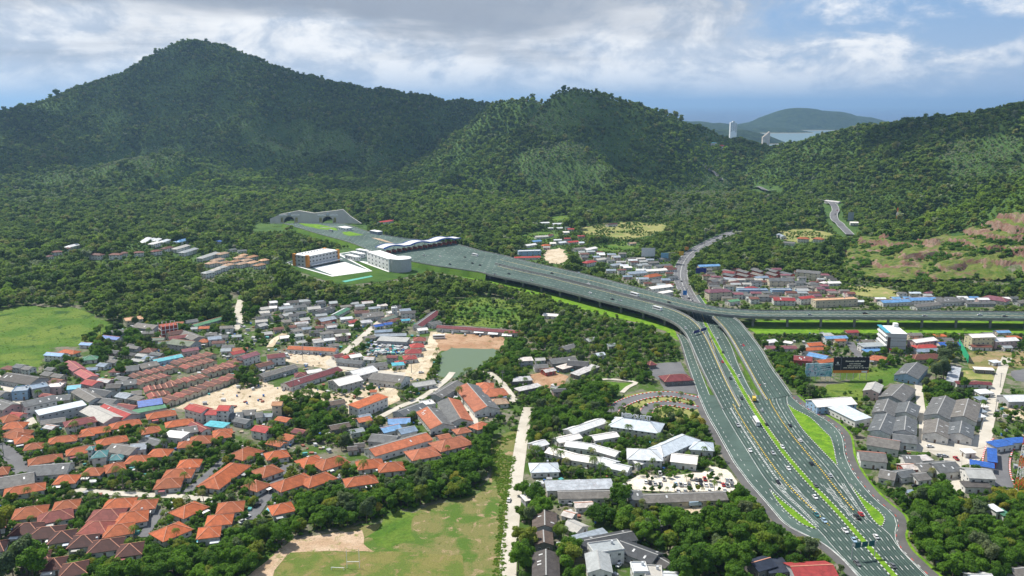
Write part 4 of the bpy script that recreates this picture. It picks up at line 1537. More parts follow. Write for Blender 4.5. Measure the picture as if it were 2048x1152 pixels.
def skylight_mesh():
    if 'skyl' not in MATS:
        mb = MB()
        mb.box(-0.45, 0.45, -0.9, 0.9, 0, 0.06)
        MATS['skyl'] = mb.mesh('skylight', M_SKYL)
    return MATS['skyl']


BUILD = []          # every building with what its label needs


def wall_windows(root, L, W, h, cx, cy, yaw, sides=None, n=None, storeys=None, ww=1.4, z0=0.0, maxn=10):
    """windows and a door on the sides that can be seen"""
    st_ = storeys or max(1, int(round(h / 3.1)))
    for side in range(4):
        ang = (-math.pi / 2, 0, math.pi / 2, math.pi)[side]
        nx, ny = math.cos(yaw + ang), math.sin(yaw + ang)
        d = math.hypot(cx, cy)
        facing = -(nx * cx + ny * cy) / d
        if facing < 0.12:
            continue
        length = L if side in (0, 2) else W
        dist = (W if side in (0, 2) else L) / 2
        k = n or max(1, min(maxn, int(length / 3.6)))
        for s in range(st_):
            zb = z0 + s * (h / st_) + 0.9
            if h / st_ < 2.6:
                zb = z0 + s * (h / st_) + 0.7
            for i in range(k):
                u = (i + 0.5) / k * length - length / 2
                lx, ly = dist * math.cos(ang) - u * math.sin(ang), dist * math.sin(ang) + u * math.cos(ang)
                if s == 0 and i == k // 2 and facing > 0.5:
                    part('door', door_mesh(), root, (lx, ly, z0 + 0.02), ang + math.pi / 2)
                else:
                    part('window', window_mesh(ww, 1.2), root, (lx, ly, zb), ang + math.pi / 2)


def gable_faces(L, W, h, rise, ov, th=0.22):
    mb = MB()
    hl, hw = L / 2 + ov, W / 2 + ov
    dz = rise * ov / (W / 2)
    e = h - dz
    r = h + rise
    for sg, m in ((-1, 1), (1, 0)):
        a, b, c, d = (-hl, sg * hw, e), (hl, sg * hw, e), (hl, 0, r), (-hl, 0, r)
        t = (0, 0, th)
        up = [(p[0], p[1], p[2] + th) for p in (a, b, c, d)]
        mb.quad(*(up if sg < 0 else up[::-1]), m)
        mb.quad(a, b, up[1], up[0], m)
        mb.quad(a, d, up[3], up[0], m)
        mb.quad(b, c, up[2], up[1], m)
        mb.quad(a, b, c, d, m)
    return mb, r + th


def hip_faces(L, W, h, rise, ov, th=0.2):
    mb = MB()
    hl, hw = L / 2 + ov, W / 2 + ov
    e = h - 0.12
    r = e + rise
    rl = max(0.15, hl - hw * 0.92)
    A, B, C, D = (-hl, -hw, e), (hl, -hw, e), (hl, hw, e), (-hl, hw, e)
    P, Q = (-rl, 0, r), (rl, 0, r)
    mb.quad(A, B, Q, P, 1)
    mb.tri(B, C, Q, 0)
    mb.quad(C, D, P, Q, 0)
    mb.tri(D, A, P, 0)
    for a, b in ((A, B), (B, C), (C, D), (D, A)):
        mb.quad((a[0], a[1], a[2] - th), (b[0], b[1], b[2] - th), b, a)
    mb.quad(*[(p[0], p[1], p[2] - th) for p in (D, C, B, A)])
    return mb, (A, B, C, D, P, Q)


def wall_box(L, W, h, rise=0.0):
    mb = MB()
    hl, hw = L / 2, W / 2
    mb.box(-hl, hl, -hw, hw, -0.4, h, 0, bottom=False)
    if rise:
        for s in (-1, 1):
            mb.tri((s * hl, -hw, h), (s * hl, hw, h), (s * hl, 0, h + rise))
    return mb


def place(x1, y1, x2, y2, h, up):
    """two pixel ends of the roof axis -> centre, length, yaw"""
    if min(y1, y2) < 566:
        a, b = T(x1, y1, up), T(x2, y2, up)
    else:
        a, b = G(x1, y1, up), G(x2, y2, up)
    c = (a + b) / 2
    d = b - a
    yaw = math.atan2(d[1], d[0])
    L = math.hypot(d[0], d[1])
    # local -y towards the camera
    if -(math.sin(yaw) * c[0] - math.cos(yaw) * c[1]) < 0:
        yaw += math.pi
    return c, L, yaw


def building(x1, y1, x2, y2, W, kind, roof, wall='w', h=3.2, front=None, desc=None, area='', name=None, cat=None, det=True, wins=None, rise=None, full=None):
    rs = rise if rise is not None else W * (0.23 if kind == 'h' else 0.17 if kind == 'g' else 0.06)
    c, L, yaw = place(x1, y1, x2, y2, h, h + rs * 0.45)
    L = max(L, 2.5)
    if kind == 'h' and roof in ('or', 'br', 'bk'):
        L, W = L * 0.92, W * 0.86
    z0 = float(HZ(c[0], c[1]))
    far = c[1] > 860
    nm = name or ('long_building' if L >= 26 else 'bungalow' if kind == 'h' else 'shed' if kind == 's' or wall == 'd' else 'flat_roofed_building' if kind == 'f' else 'house' if h >= 3.3 or L > 11 else 'small_house')
    root = empty(nm, (c[0], c[1], z0), yaw)
    wm = wall_mat(wall)
    if kind == 'g':
        wall_box(L, W, h, rs).build('wall', wm, root)
        mb, top = gable_faces(L, W, h, rs, 0.5)
        r = mb.build('roof', [roof_mat(roof), roof_mat(front or roof)], root)
        if not far:
            mb = MB()
            mb.bar((-L / 2 - 0.5, 0, top), (L / 2 + 0.5, 0, top), 0.55, 0.12)
            mb.build('ridge_cap', M_RIDGEG if roof in ('gy', 'dg', 'lg', 'wh', 'bg', 'bw') else M_RIDGE, r)
            if roof in ('gy', 'dg', 'bw') and W > 9:
                for i in range(random.randint(2, 4)):
                    sd = random.choice((-1, 1))
                    fy = random.uniform(0.3, 0.75)
                    o = part('skylight', skylight_mesh(), r, (random.uniform(-0.4, 0.4) * L, sd * fy * W / 2, h + rs * (1 - fy) + 0.24), 0)
                    o.rotation_euler = (-sd * math.atan2(rs, W / 2), 0, 0)
    elif kind == 'h':
        wall_box(L - 0.6, W - 0.6, h).build('wall', wm, root)
        mb, (A, B, C, D, P, Q) = hip_faces(L, W, h, rs, 0.5)
        r = mb.build('roof', [roof_mat(roof), roof_mat(front or roof)], root)
        if not far:
            mb = MB()
            for a, b in ((A, P), (D, P), (B, Q), (C, Q), (P, Q)):
                a2, b2 = (a[0], a[1], a[2] + 0.04), (b[0], b[1], b[2] + 0.04)
                mb.bar(a2, b2, 0.32, 0.14)
            mb.build('ridge_cap', M_RIDGE if roof not in ('wh', 'tl', 'gn') else M_RIDGEG, r)
            if roof in ('or', 'br', 'bk', 'so') and random.random() < 0.55:      # car port beside the door
                sx = random.choice((-1, 1)) * L * random.uniform(0.18, 0.32)
                cw, cd = random.uniform(3.0, 4.5), random.uniform(2.6, 3.6)
                mb = MB()
                y0 = -W / 2 + 0.2
                mb.box(sx - cw / 2, sx + cw / 2, y0 - cd, y0, 2.35, 2.45)
                for q in (-1, 1):
                    mb.bar((sx + q * (cw / 2 - 0.15), y0 - cd + 0.2, 0), (sx + q * (cw / 2 - 0.15), y0 - cd + 0.2, 2.36), 0.12)
                mb.build('carport', roof_mat(random.choice(('wh', 'lg', 'pk', 'wh', 'bg'))), root)
            if random.random() < 0.3:
                mb = MB()
                tx = random.uniform(-0.35, 0.35) * L
                mb.cyl((tx, W / 2 + 1.2, 0), (tx, W / 2 + 1.2, 2.6 + random.random() * 2), 0.55, 0.55, 8)
                mb.build('water_tank', plain('tank_steel', (0.5, 0.52, 0.54), 0.4, 0.1), root)
    elif kind == 'f':
        wall_box(L, W, h).build('wall', wm, root)
        mb = MB()
        mb.box(-L / 2 - 0.25, L / 2 + 0.25, -W / 2 - 0.25, W / 2 + 0.25, h, h + 0.2)
        r = mb.build('roof', [roof_mat(roof), roof_mat(front or roof)], root)
        mb = MB()
        for x0, x1_, y0, y1_ in ((-L / 2, L / 2, -W / 2, -W / 2 + 0.2), (-L / 2, L / 2, W / 2 - 0.2, W / 2), (-L / 2, -L / 2 + 0.2, -W / 2 + 0.2, W / 2 - 0.2), (L / 2 - 0.2, L / 2, -W / 2 + 0.2, W / 2 - 0.2)):
            mb.box(x0, x1_, y0, y1_, h + 0.2, h + 0.75)
        mb.build('parapet', wm, root)
        mb = MB()
        mb.cyl((L * 0.25, W * 0.2, h + 0.2), (L * 0.25, W * 0.2, h + 1.7), 0.6, 0.6, 10)
        mb.build('water_tank', plain('tank_steel', (0.5, 0.52, 0.54), 0.4, 0.1), r)
    else:                                             # single slope
        mb = MB()
        hl, hw = L / 2, W / 2
        mb.box(-hl, hl, -hw, hw, -0.4, h, 0, bottom=False)
        mb.tri((-hl, -hw, h), (-hl, hw, h), (-hl, hw, h + rs))
        mb.tri((hl, -hw, h), (hl, hw, h), (hl, hw, h + rs))
        mb.quad((-hl, hw, h), (hl, hw, h), (hl, hw, h + rs), (-hl, hw, h + rs))
        mb.build('wall', wm, root)
        mb = MB()
        o_ = 0.5
        k = rs / W * o_
        lo = [(-hl - o_, -hw - o_, h - k), (hl + o_, -hw - o_, h - k), (hl + o_, hw + o_, h + rs + k), (-hl - o_, hw + o_, h + rs + k)]
        hi = [(p[0], p[1], p[2] + 0.2) for p in lo]
        mb.quad(*hi)
        mb.quad(*lo[::-1])
        for i in range(4):
            j = (i + 1) % 4
            mb.quad(lo[i], lo[j], hi[j], hi[i])
        r = mb.build('roof', [roof_mat(roof)], root)
    if det:
        wall_windows(root, L - (0.6 if kind == 'h' else 0), W - (0.6 if kind == 'h' else 0), h, c[0], c[1], yaw, n=wins, maxn=4 if far else 8, ww=1.4 if not far else 1.6)
    TAKEN.rect(c[0], c[1], yaw, L, W, 1.2)
    px, py = PIX(c[0], c[1], z0 + h)
    rc = RC_[roof][0]
    if desc is None:
        if front and front != roof:
            desc = f'{rc} and {RC_[front][0]} roofed {"long building" if L >= 26 else "building"}'
        else:
            sz = 'long ' if L >= 26 else 'small ' if L < 9 else ''
            desc = f'{sz}{rc}-roofed ' + ('bungalow' if kind == 'h' else 'flat-topped building' if kind == 'f' else 'shed' if kind == 's' or wall == 'd' else 'building' if L >= 18 or h > 5.5 else 'house')
    BUILD.append(dict(o=root, desc=desc, area=area, x=c[0], y=c[1], px=px, py=py, L=L, W=W, h=h, cat=cat or {'bungalow': 'bungalow', 'shed': 'shed', 'house': 'house', 'small_house': 'house', 'terraced_house': 'house'}.get(nm, 'building'), full=full, roof=rc, big=L * W))
    return root


def table(ox, oy, s, area, text):
    """one line per building: x1 y1 x2 y2 width kind roof [wall height front]  in pixels of an enlarged crop"""
    for ln in text.strip().splitlines():
        ln = ln.split('#')
        t = ln[0].split()
        if not t:
            continue
        x1, y1, x2, y2, W = map(float, t[:5])
        building(ox + x1 / s, oy + y1 / s, ox + x2 / s, oy + y2 / s, W, t[5], t[6], t[7] if len(t) > 7 else 'w', float(t[8]) if len(t) > 8 else 3.2, t[9] if len(t) > 9 else None, area=area, full=ln[1].strip() if len(ln) > 1 else None)


table(0, 576, 4, 'by the green meadow', '''
995 250 1130 230 10 g pe c 6 # peach-roofed two-storey villa at the corner of the green meadow
885 350 1010 335 9 g gy g 4
830 385 960 400 8 g bl w 3
655 440 740 445 7 g lb w 3
485 495 620 510 9 h or
380 520 515 530 8 g lb w 5 # light blue roofed white house standing alone at the meadow edge
660 555 780 545 10 h gn # green hip-roofed bungalow among trees near the meadow
1100 290 1260 310 13 g gy g 4
1275 275 1380 270 10 g dg g 3
1345 365 1455 345 10 g br c 5
1350 400 1505 378 8 g mr c 4
1460 350 1590 400 12 g gy g 4
1590 415 1670 415 9 h or c 4
1665 400 1765 390 9 g bg w 5
1385 420 1560 440 14 g gg g 5
1455 500 1580 480 7 g mv p 4
1540 300 1810 225 8 g gn g 3 # long green-roofed shed beside the wooded edge of town
1475 270 1575 255 8 g gy g 3
1140 490 1235 490 10 h rb
''')
table(0, 576, 4, 'in the old streets at the left', '''
1225 580 1445 535 8 g cy b 4 # long cyan-roofed building at the top of the brown terraces
1110 625 1250 595 11 g gy g 3
1010 640 1110 630 12 g gy g 3
890 640 1020 640 13 h bk # brick red hip-roofed house beside two grey roofs
550 590 635 650 9 g pk p 4
645 660 735 712 9 g pk p 4
690 742 780 760 9 g rd p 4
695 645 780 640 6 g bg w 3
60 695 310 735 16 g dg g 4 # big dark grey warehouse at the meadow's lower edge
110 810 235 800 12 f bg b 6
245 795 380 770 12 f bg g 6.5
380 780 505 775 10 f wh p 5
545 790 645 780 9 g cy b 4 # cyan-roofed house behind the white flat-topped block
180 925 430 872 12 g gy w 6.5
445 875 565 865 11 g gy c 4
300 1000 670 920 9 s wh g 6.5 # long white-roofed block with a row of upstairs windows
330 1072 520 1045 8 g gy g 3
515 1080 760 1035 10 h mr w 5
720 955 910 1045 13 g lg g 4.5
840 940 1050 1020 12 g gy g 4 rd
630 810 770 890 10 g gy w 4
720 812 890 840 11 g dg g 3
760 885 930 905 9 g gy g 3
930 760 1090 742 11 g gy g 3
960 845 1050 862 9 g bg w 3
1055 838 1130 830 9 g gy g 3
860 780 970 775 9 g dg g 3
1105 918 1290 892 13 g bl w 4.5 # bright blue roofed hall below the brown terraces
1070 992 1320 945 6 s gn g 3.5
950 935 1090 955 9 g mr p 3
1520 940 1655 975 9 g rd w 7 # leftmost of three tall red-gabled houses by the sand lot
1668 985 1748 988 9 g rd w 6 # middle one of three red-gabled houses by the sand lot
1757 950 1845 952 10 g rd w 8 # rightmost and tallest of three red-gabled houses by the sand lot
1845 1015 1940 1005 10 g gy g 3
1945 990 2040 985 10 g gy g 3
1660 1082 1810 1100 7 s cy w 3
1540 1080 1650 1135 6 g mr w 3
1420 1140 1570 1115 11 g gy g 3
1845 520 1940 500 8 g rd w 4
1920 555 2048 515 9 g mv w 6
-60 900 95 945 12 g gy p 6
-40 830 40 845 10 g gy g 5
100 1000 185 1012 6 g rd p 3
''')
table(0, 576, 4, 'in the lower-left estate', '''
1165 1020 1410 980 11 h or
1315 1085 1555 1050 11 h or
870 1100 1130 1052 11 h or
640 1145 890 1110 11 h or
1120 1140 1285 1110 11 h or
0 1045 145 1012 13 h or
20 1092 210 1080 12 h or
70 1130 240 1150 11 h or
1700 1150 1860 1130 9 h or
''')


def row(ox, oy, s, xa, ya, xb, yb, n, L, W, kind, roof, wall, h, area, label):
    """terrace: n houses side by side along a line, ridge across the line"""
    for i in range(n):
        t = (i + 0.5) / n
        cx, cy = ox + (xa + (xb - xa) * t) / s, oy + (ya + (yb - ya) * t) / s
        a = G(ox + xa / s, oy + ya / s, h)
        b = G(ox + xb / s, oy + yb / s, h)
        d = (b - a)[:2] / np.linalg.norm((b - a)[:2])
        nr = np.array([d[1], -d[0]]) if d[0] > 0 else np.array([-d[1], d[0]])
        c = G(cx, cy, h + 0.8)
        jit = 1 + 0.10 * math.sin(i * 2.3 + xa)
        p1, p2 = c[:2] + nr * L * jit / 2, c[:2] - nr * L * jit / 2
        q1, q2 = PIX(p1[0], p1[1], c[2]), PIX(p2[0], p2[1], c[2])
        building(q1[0], q1[1], q2[0], q2[1], W, kind, roof if (i * 7 + int(xa)) % 6 else ('bk' if roof == 'rb' else roof), wall, h, area=area, desc=label, wins=1, name='terraced_house')


BT = 'brown-roofed terraced house'
AR = 'in the brown-roofed terraces'
row(0, 576, 4, 1300, 905, 1900, 690, 10, 10, 6.4, 'g', 'rb', 'c', 3.2, AR, BT + ' of the row facing the sand lot')
row(0, 576, 4, 1395, 600, 1700, 520, 6, 10, 6.4, 'g', 'rb', 'c', 3.2, AR, BT + ' of the uppermost row')
row(0, 576, 4, 1470, 632, 1700, 572, 5, 10, 6.4, 'g', 'rb', 'c', 3.2, AR, BT + ' of the second uppermost row')
row(0, 576, 4, 1690, 655, 1940, 570, 5, 10, 6.4, 'g', 'rb', 'c', 3.2, AR, BT + ' of the right-hand short row')
row(0, 576, 4, 1060, 705, 1390, 625, 6, 10, 6.6, 'g', 'rb', 'c', 3.2, AR, BT + ' of the long left row')
row(0, 576, 4, 1100, 755, 1330, 695, 5, 10, 6.6, 'g', 'rb', 'c', 3.2, AR, BT + ' of the row behind the blue hall')
row(0, 576, 4, 1170, 810, 1400, 775, 5, 10, 6.2, 'g', 'rb', 'c', 3.2, AR, BT + ' of the row nearest the blue hall')
row(0, 576, 4, 1360, 765, 1640, 700, 5, 10, 6.4, 'g', 'rb', 'c', 3.2, AR, BT + ' of the central row')
row(0, 576, 4, 1200, 862, 1340, 838, 3, 10, 6.2, 'g', 'rb', 'c', 3.2, AR, BT + ' of the three beside the blue hall')
row(0, 576, 4, 1640, 672, 1880, 615, 5, 9, 6.2, 'g', 'rb', 'c', 3.2, AR, BT + ' of the inner right row')

table(512, 576, 4, 'in the shanty quarter under the woods', '''
20 165 100 155 9 g lg w 3
105 152 165 148 8 g wh w 3
180 160 290 146 9 g lg g 3
300 150 395 138 8 g gy w 3
410 160 510 150 9 g lg w 3
480 190 600 150 10 g dg g 3.5
625 215 725 162 7 g wh w 3 gn
500 255 620 232 10 g bg r 4
790 192 900 188 8 g rb g 3
850 218 1010 200 14 g gy g 4 # large grey-roofed workshop under the edge of the woods
1055 198 1130 188 9 f wh w 3.5
1085 158 1128 156 6 f wh w 9 # slim white water tower block under the woods
1165 192 1275 190 8 g dg w 5
1000 250 1100 220 9 g gg g 3
1070 262 1140 248 7 g rb g 3
1160 255 1225 248 6 g cy w 3
940 302 1005 290 7 g bl w 3
1020 285 1085 276 7 g bl w 3
950 345 1150 330 7 g bg g 3
950 375 1200 368 7 g bg g 3
985 405 1215 415 11 s lg g 4 # wide pale metal roof beside the scrap yard
560 345 740 340 9 g dg g 3
430 347 535 345 8 g dg g 3
690 370 750 365 6 g wh r 3
735 272 800 258 7 g rd w 3
270 470 645 488 9 g gy w 3.5 or # long grey and orange roofed row above the car park
320 435 420 415 7 g lg w 3
90 545 225 530 10 g mr w 6 # steep maroon-roofed white house beside the long orange row
0 622 120 592 8 g rb w 3
10 300 70 285 8 g lg g 3
120 240 200 225 8 g gy g 3
210 215 280 200 8 g lg w 3
40 215 110 205 8 g gy w 3
320 200 390 190 8 g gy g 3
350 250 420 240 8 g lg g 3
620 545 690 530 7 g mr w 3
690 556 780 526 6 g rd w 3
745 545 830 530 8 g wh w 3
660 575 860 592 8 g gy g 3
895 618 1040 600 8 g gy w 3
1260 402 1360 400 10 h bk w 3.5
1235 455 1340 448 10 h rd w 3.5
1195 500 1320 495 10 h rd w 3.5
1180 548 1280 540 10 h rd w 3.5
1120 590 1190 580 6 h rd w 3
1090 612 1180 605 6 s cy w 3
''')
table(512, 576, 4, 'around the sand lot', '''
30 700 305 622 9 g gy g 3.5
235 770 650 640 11 g gy w 3.5 mr # long grey roofed row with a maroon front slope and white posts
310 687 400 680 9 h mr
405 668 515 650 7 g wh w 3
620 752 805 705 15 g wh g 5.5 # nearer half of the big white-roofed hall
755 680 930 635 14 g wh g 5.5 # farther half of the big white-roofed hall
940 692 1195 722 15 g gy w 4.5 # wide grey-roofed hall next to the white hall
1250 772 1420 745 9 g lg w 3
780 950 1015 860 9 s or w 7 # orange-roofed two-storey block with a white gable end
915 822 962 820 4 g or w 7 # small white tower with an orange cap beside the dirt lot
135 920 210 918 7 g tn c 9 # tall tan-gabled tower house at the sand lot's edge
55 1012 130 1010 6 g bg w 3
0 1110 110 1130 9 g rd w 5
0 1010 50 1005 9 g gy w 4
550 925 700 898 8 g bw g 3
590 1112 740 1085 8 g bw d 3
''')
table(512, 576, 4, 'below the pond', '''
1290 300 1440 190 9 g gy w 4 mr
1385 287 1465 268 8 g gy w 3.5
1290 330 1365 322 7 g wh w 3
1455 303 2060 345 8 g gy w 3.5 mr # very long row with a maroon front slope beside the pond bank
1430 862 1610 752 11 g gy g 4
1140 1000 1330 930 11 g gy g 4
1060 1058 1230 1050 10 g lb w 3.5 # light blue roofed hall at the foot of the grey row
1320 925 1420 910 9 f wh w 3.5
1690 780 1850 965 17 g gy w 4 so # salmon and grey roofed townhouse row nearest the pond road
1375 968 1490 1100 15 g gy w 4 so
1540 895 1640 1060 15 g so w 4 gy
1765 772 1900 770 14 h so
1790 832 2000 812 14 h so
1860 902 2010 890 10 h pe
1000 1132 1140 1100 9 g lb w 4
1140 1142 1265 1115 9 g bg w 4
1590 1140 1700 1120 8 h so
1740 1110 1840 1070 8 h so
''')
E1 = 'in the lower-left estate'
table(0, 864, 4, E1, '''
70 0 190 25 11 h or
110 62 270 32 11 h or
380 62 620 30 11 h or
190 112 350 92 10 h or
630 10 760 -5 9 h or
765 80 1025 32 11 h or
520 155 770 112 11 h or
215 232 505 180 11 h or
245 295 560 272 15 g gy w 3.5 # wide grey gabled roof between the orange bungalows, second from the road
0 392 270 345 16 g gy g 3.5 # wide grey gabled roof at the left frame edge among orange bungalows
-30 302 70 288 12 h or
440 367 630 355 12 h or
20 472 370 412 11 h or
665 302 830 300 11 h or
835 282 1000 250 13 h or
1005 207 1205 200 12 h or
1190 152 1365 150 12 h or
740 168 855 155 10 h tl w 6 # teal hip-roofed house with a slim tower in the estate
705 120 748 118 5 h tl w 9 # slim tower with a teal cap among orange bungalows
880 192 985 186 8 h tl w 3 # small teal-roofed pavilion next to the tower house
900 112 1090 142 12 g gy g 3.5
1050 112 1170 100 10 g bg w 4
1160 52 1290 85 8 g gy g 4
1330 12 1480 28 8 s wh w 4
1510 52 1700 40 13 h or
1420 92 1550 80 10 h or
1700 20 1850 0 11 h or
1420 242 1610 230 12 h or
1305 322 1550 308 13 h or
1235 402 1460 382 13 h or
1650 430 1930 230 15 h or # long orange hip roof running away from the camera beside the lane
1870 190 2048 110 15 h or
420 582 640 552 12 h or
95 642 385 600 14 h or
290 682 590 622 13 h bk
830 562 1085 540 12 h or
1050 572 1255 552 12 h or
710 652 1000 630 14 h bk
915 682 1190 640 14 h or
650 742 900 738 14 h bk
820 782 1080 740 13 h or
1400 650 1615 552 13 h or
1730 592 1955 570 13 h or
1645 692 1865 672 12 h or
1575 792 1765 770 12 h or w 4.2 # orange hip-roofed house with a pale wall above a blue pool edge
1240 822 1490 720 14 h or
90 762 345 740 13 h br
225 795 510 768 13 h br
385 832 605 798 13 h br
550 862 785 835 13 h br
700 902 990 862 13 h br
930 932 1145 902 13 h br
340 1042 520 1020 12 h br
470 1092 705 1050 13 h br
280 985 400 965 10 h br
-60 725 45 705 12 h br
-60 900 45 885 12 h br
''')
table(512, 864, 4, E1, '''
70 182 260 150 12 h or
0 322 180 262 14 h or
340 242 530 190 14 h or
480 262 715 192 14 h or
140 432 440 332 14 h or
370 402 610 322 13 h or
800 252 1020 225 13 h or
970 272 1195 250 13 h or
700 392 970 352 12 h or
110 612 300 572 12 h or w 3.5 # lone orange hip-roofed house beside a small blue pool
-60 440 60 380 13 h or
910 150 1360 22 13 g gy w 4 so # long townhouse row, grey behind and salmon in front, above the belt of trees
735 128 805 122 6 g bw g 3
790 104 862 96 6 g bw g 3
930 32 1130 52 12 g gy g 3.5
1220 172 1440 130 14 h so
1430 102 1690 40 15 h so
''')
table(1024, 576, 4, 'among the palms', '''
1200 712 1425 700 13 h mr d 3.5 # large maroon hip-roofed pavilion beside the kart track
1085 597 1140 592 8 h mr d 3
300 582 500 560 12 g gy d 3.5
450 592 610 602 12 g dg d 3.5
500 692 670 620 7 s ru d 3
380 640 480 612 7 s ru d 3
40 815 220 775 6 s ru d 3
-20 735 150 722 8 s ru d 3
400 482 490 455 9 g gy g 3
590 415 660 400 8 g lg w 3
670 528 730 520 7 g wh w 3
250 660 330 645 7 g ru r 3
-40 347 60 345 7 g rd w 4
255 207 370 215 8 g wh w 3
760 455 820 448 7 g lg w 3
''')
WR = 'of the white-roofed compound'
table(1024, 576, 4, WR, '''
800 1046 1196 1100 17 h wh w 5 # big white hip roof carrying the mirrored letter sign
450 1142 720 1052 9 g wh w 4
''')
table(1024, 864, 4, WR, '''
925 152 1200 165 15 h wh w 5 # front wing of the largest white hip roof
1140 150 1430 22 13 h wh w 5 # rear wing of the largest white hip roof, running away from the camera
1420 88 1610 100 12 h wh w 4
1280 190 1480 212 12 g wh w 4
300 135 495 188 9 g wh w 3.5
495 190 705 222 9 g wh w 3.5
705 215 830 250 9 g wh w 3.5
812 262 940 290 8 g wh w 3.5
440 82 650 110 9 g wh w 3.5
645 112 850 170 8 g wh w 3.5
145 268 370 262 12 h wh w 3.5 # separate white hip-roofed hall beside the concrete road
160 102 260 72 8 g wh w 3
350 62 530 22 8 g wh w 3
970 242 1040 222 7 g wh w 3
640 42 830 10 8 g wh w 3.5
''')
table(1024, 864, 4, 'between the concrete road and the highway', '''
275 432 800 415 10 s ru w 3.5 # long rust-streaked white roof beside the concrete road
370 492 830 486 9 g gy w 3.2
930 492 1030 490 11 g gy g 4
1040 522 1700 496 10 g gy c 3.2 # very long grey roof below the car park
505 577 640 570 6 g ru w 3
260 640 262 760 11 g bw g 4
420 640 500 662 6 g ru w 3
450 722 560 770 9 g lg w 3
250 800 256 892 8 g bw d 3.5
270 960 272 1160 11 g bw g 4.5 # brown-roofed building end-on by the concrete road at the frame's foot
500 852 740 790 4 s bg w 3
540 892 960 812 10 g dg g 4
630 932 870 900 9 f lg w 6.5 # white flat-topped two-storey house with a balcony at the frame's foot
680 965 705 1110 10 g lg w 6
870 892 1160 1000 11 g dg g 3.5
1150 1000 1260 1062 6 g dg g 3
960 1082 1080 1080 8 f wh w 6
1060 1110 1200 1118 9 f lg w 5
1210 1145 1330 1150 8 g wh w 4
1150 740 1280 712 5 s dg d 3
1920 1062 2060 1022 9 g ny d 4
90 530 140 520 6 s wh g 3
100 445 150 440 5 s wh w 3
''')
table(1536, 576, 4, 'behind the right-hand viaduct', '''
40 82 210 86 12 g gy w 5 rd
240 77 350 65 9 g gy w 6 rd
365 95 700 80 9 f pe c 7 # long cream apartment block behind the right-hand viaduct
900 105 1120 95 10 g lb w 4
1125 85 1330 80 11 g lb w 5
1330 97 1560 85 14 g gy w 4
1165 142 1360 120 9 g gy w 3.5
1580 117 1810 115 7 g gy g 3
1720 62 1920 92 13 h mv w 4 # mauve tiered-roofed villa behind the right-hand viaduct
1260 35 1320 30 5 h mv w 3
1990 110 2060 105 9 g gy g 3
''')
table(1536, 576, 4, 'between the viaduct and the dirt road', '''
1150 422 1320 400 9 g wh p 6
1170 462 1345 455 8 h rd w 3
1175 497 1355 490 8 g bg w 3
1140 545 1385 535 11 h rb c 3.5
1360 442 1515 440 10 g bl w 4 # blue-roofed house beside the tall grey block
1605 378 1790 372 10 g wh y 10 # three-storey cream house with a white roof near the viaduct
1795 412 1975 402 9 g wh p 6.5 # pink house with a white roof beside the cream three-storey one
1620 460 1780 462 6 g rb w 3
450 392 620 386 8 g lb w 5
310 447 420 440 9 g gy w 6 or
255 487 425 480 7 g or w 4
425 455 470 482 7 g or w 4
-20 472 220 470 7 g mv w 3
210 550 350 562 12 g gy r 4 mr
335 522 480 552 10 g lb w 3.5
390 588 520 570 7 g or w 3.5
-20 425 50 415 8 g wh w 5
740 458 915 450 9 s lg w 5
770 502 910 490 6 s lb w 3
805 545 965 562 11 h so w 3 # bright orange-red hip-roofed house below the tall grey block
1190 610 1105 700 16 g gy b 4.5 # grey gabled hall standing alone on the grass behind the billboard
860 762 825 822 10 g lg p 6 # bare concrete two-storey house with an open gable beside the meadow
1500 632 1470 750 7 s ru w 3
1500 752 1650 756 6 g mr w 3
1650 752 1780 760 6 g mr w 3
1650 642 1800 650 5 s wh d 3 # white open-fronted shed beside the planted plot
1670 832 1770 825 7 s wh w 3
1670 885 1735 880 5 s bg w 2.6
1675 945 1745 940 5 s wh w 2.6
1670 985 1730 980 5 s bg w 2.6
1660 1025 1720 1018 5 s wh w 2.6
1880 872 2060 868 13 g wh g 4.5 # white metal hall with a green side beside the dirt road
1785 590 1845 585 5 s wh w 2.6
130 430 190 440 5 s wh w 3
''')
GW = 'of the grey warehouse yard'
table(1536, 576, 4, GW, '''
1085 782 985 880 16 g gy g 4.5
960 902 920 1000 13 g gy w 4.5
1130 922 1100 1005 13 g gy w 4.5
950 1020 890 1150 13 g gy w 4.5
1102 1040 1090 1150 13 g gy w 4.5
1420 880 1350 1022 15 g gy w 4.5
1600 902 1560 1040 15 g gy w 4.5
1362 1062 1340 1170 14 g gy w 4.5
1548 1082 1530 1175 14 g gy w 4.5
350 912 660 888 14 g wh b 5 # curved white metal hall beside the highway lay-by
540 942 760 1050 12 s wh w 4.5 # white showroom wing below the curved metal hall
''')
table(1536, 864, 4, GW, '''
800 52 1050 92 15 g lb w 4.5 gy
730 172 935 190 14 g mr w 4.5 gy
1000 32 1180 52 13 g gy w 4
''')
table(1536, 864, 4, 'beside the right-hand track', '''
1075 202 1205 206 10 g gy w 3.5
1065 272 1170 266 8 g ru r 3
1200 212 1290 205 6 s ru g 3
1190 272 1320 266 11 g gy w 3.5
1315 272 1490 256 14 g gy w 4
1025 332 1150 312 9 g gy w 3.2
900 318 1020 342 12 g gy w 3.5
1160 352 1260 340 9 g gy w 3
1575 312 1780 322 13 g lg w 6 # ribbed pale metal roof of a two-storey house beside the asphalt track
1560 418 1770 422 6 s dg w 3.5
1620 242 1805 272 6 s bl w 3.5
1790 132 1796 240 4 s bl r 4
1790 102 1920 80 7 s bl w 4 # blue canopy roof at the top of the asphalt track
1925 72 2060 62 6 s bl w 4
1120 490 1175 485 5 s bg w 3
1790 612 1840 605 6 s wh w 4
1850 645 1905 640 6 s gn w 3
1560 155 1640 150 5 s wh w 3
''')
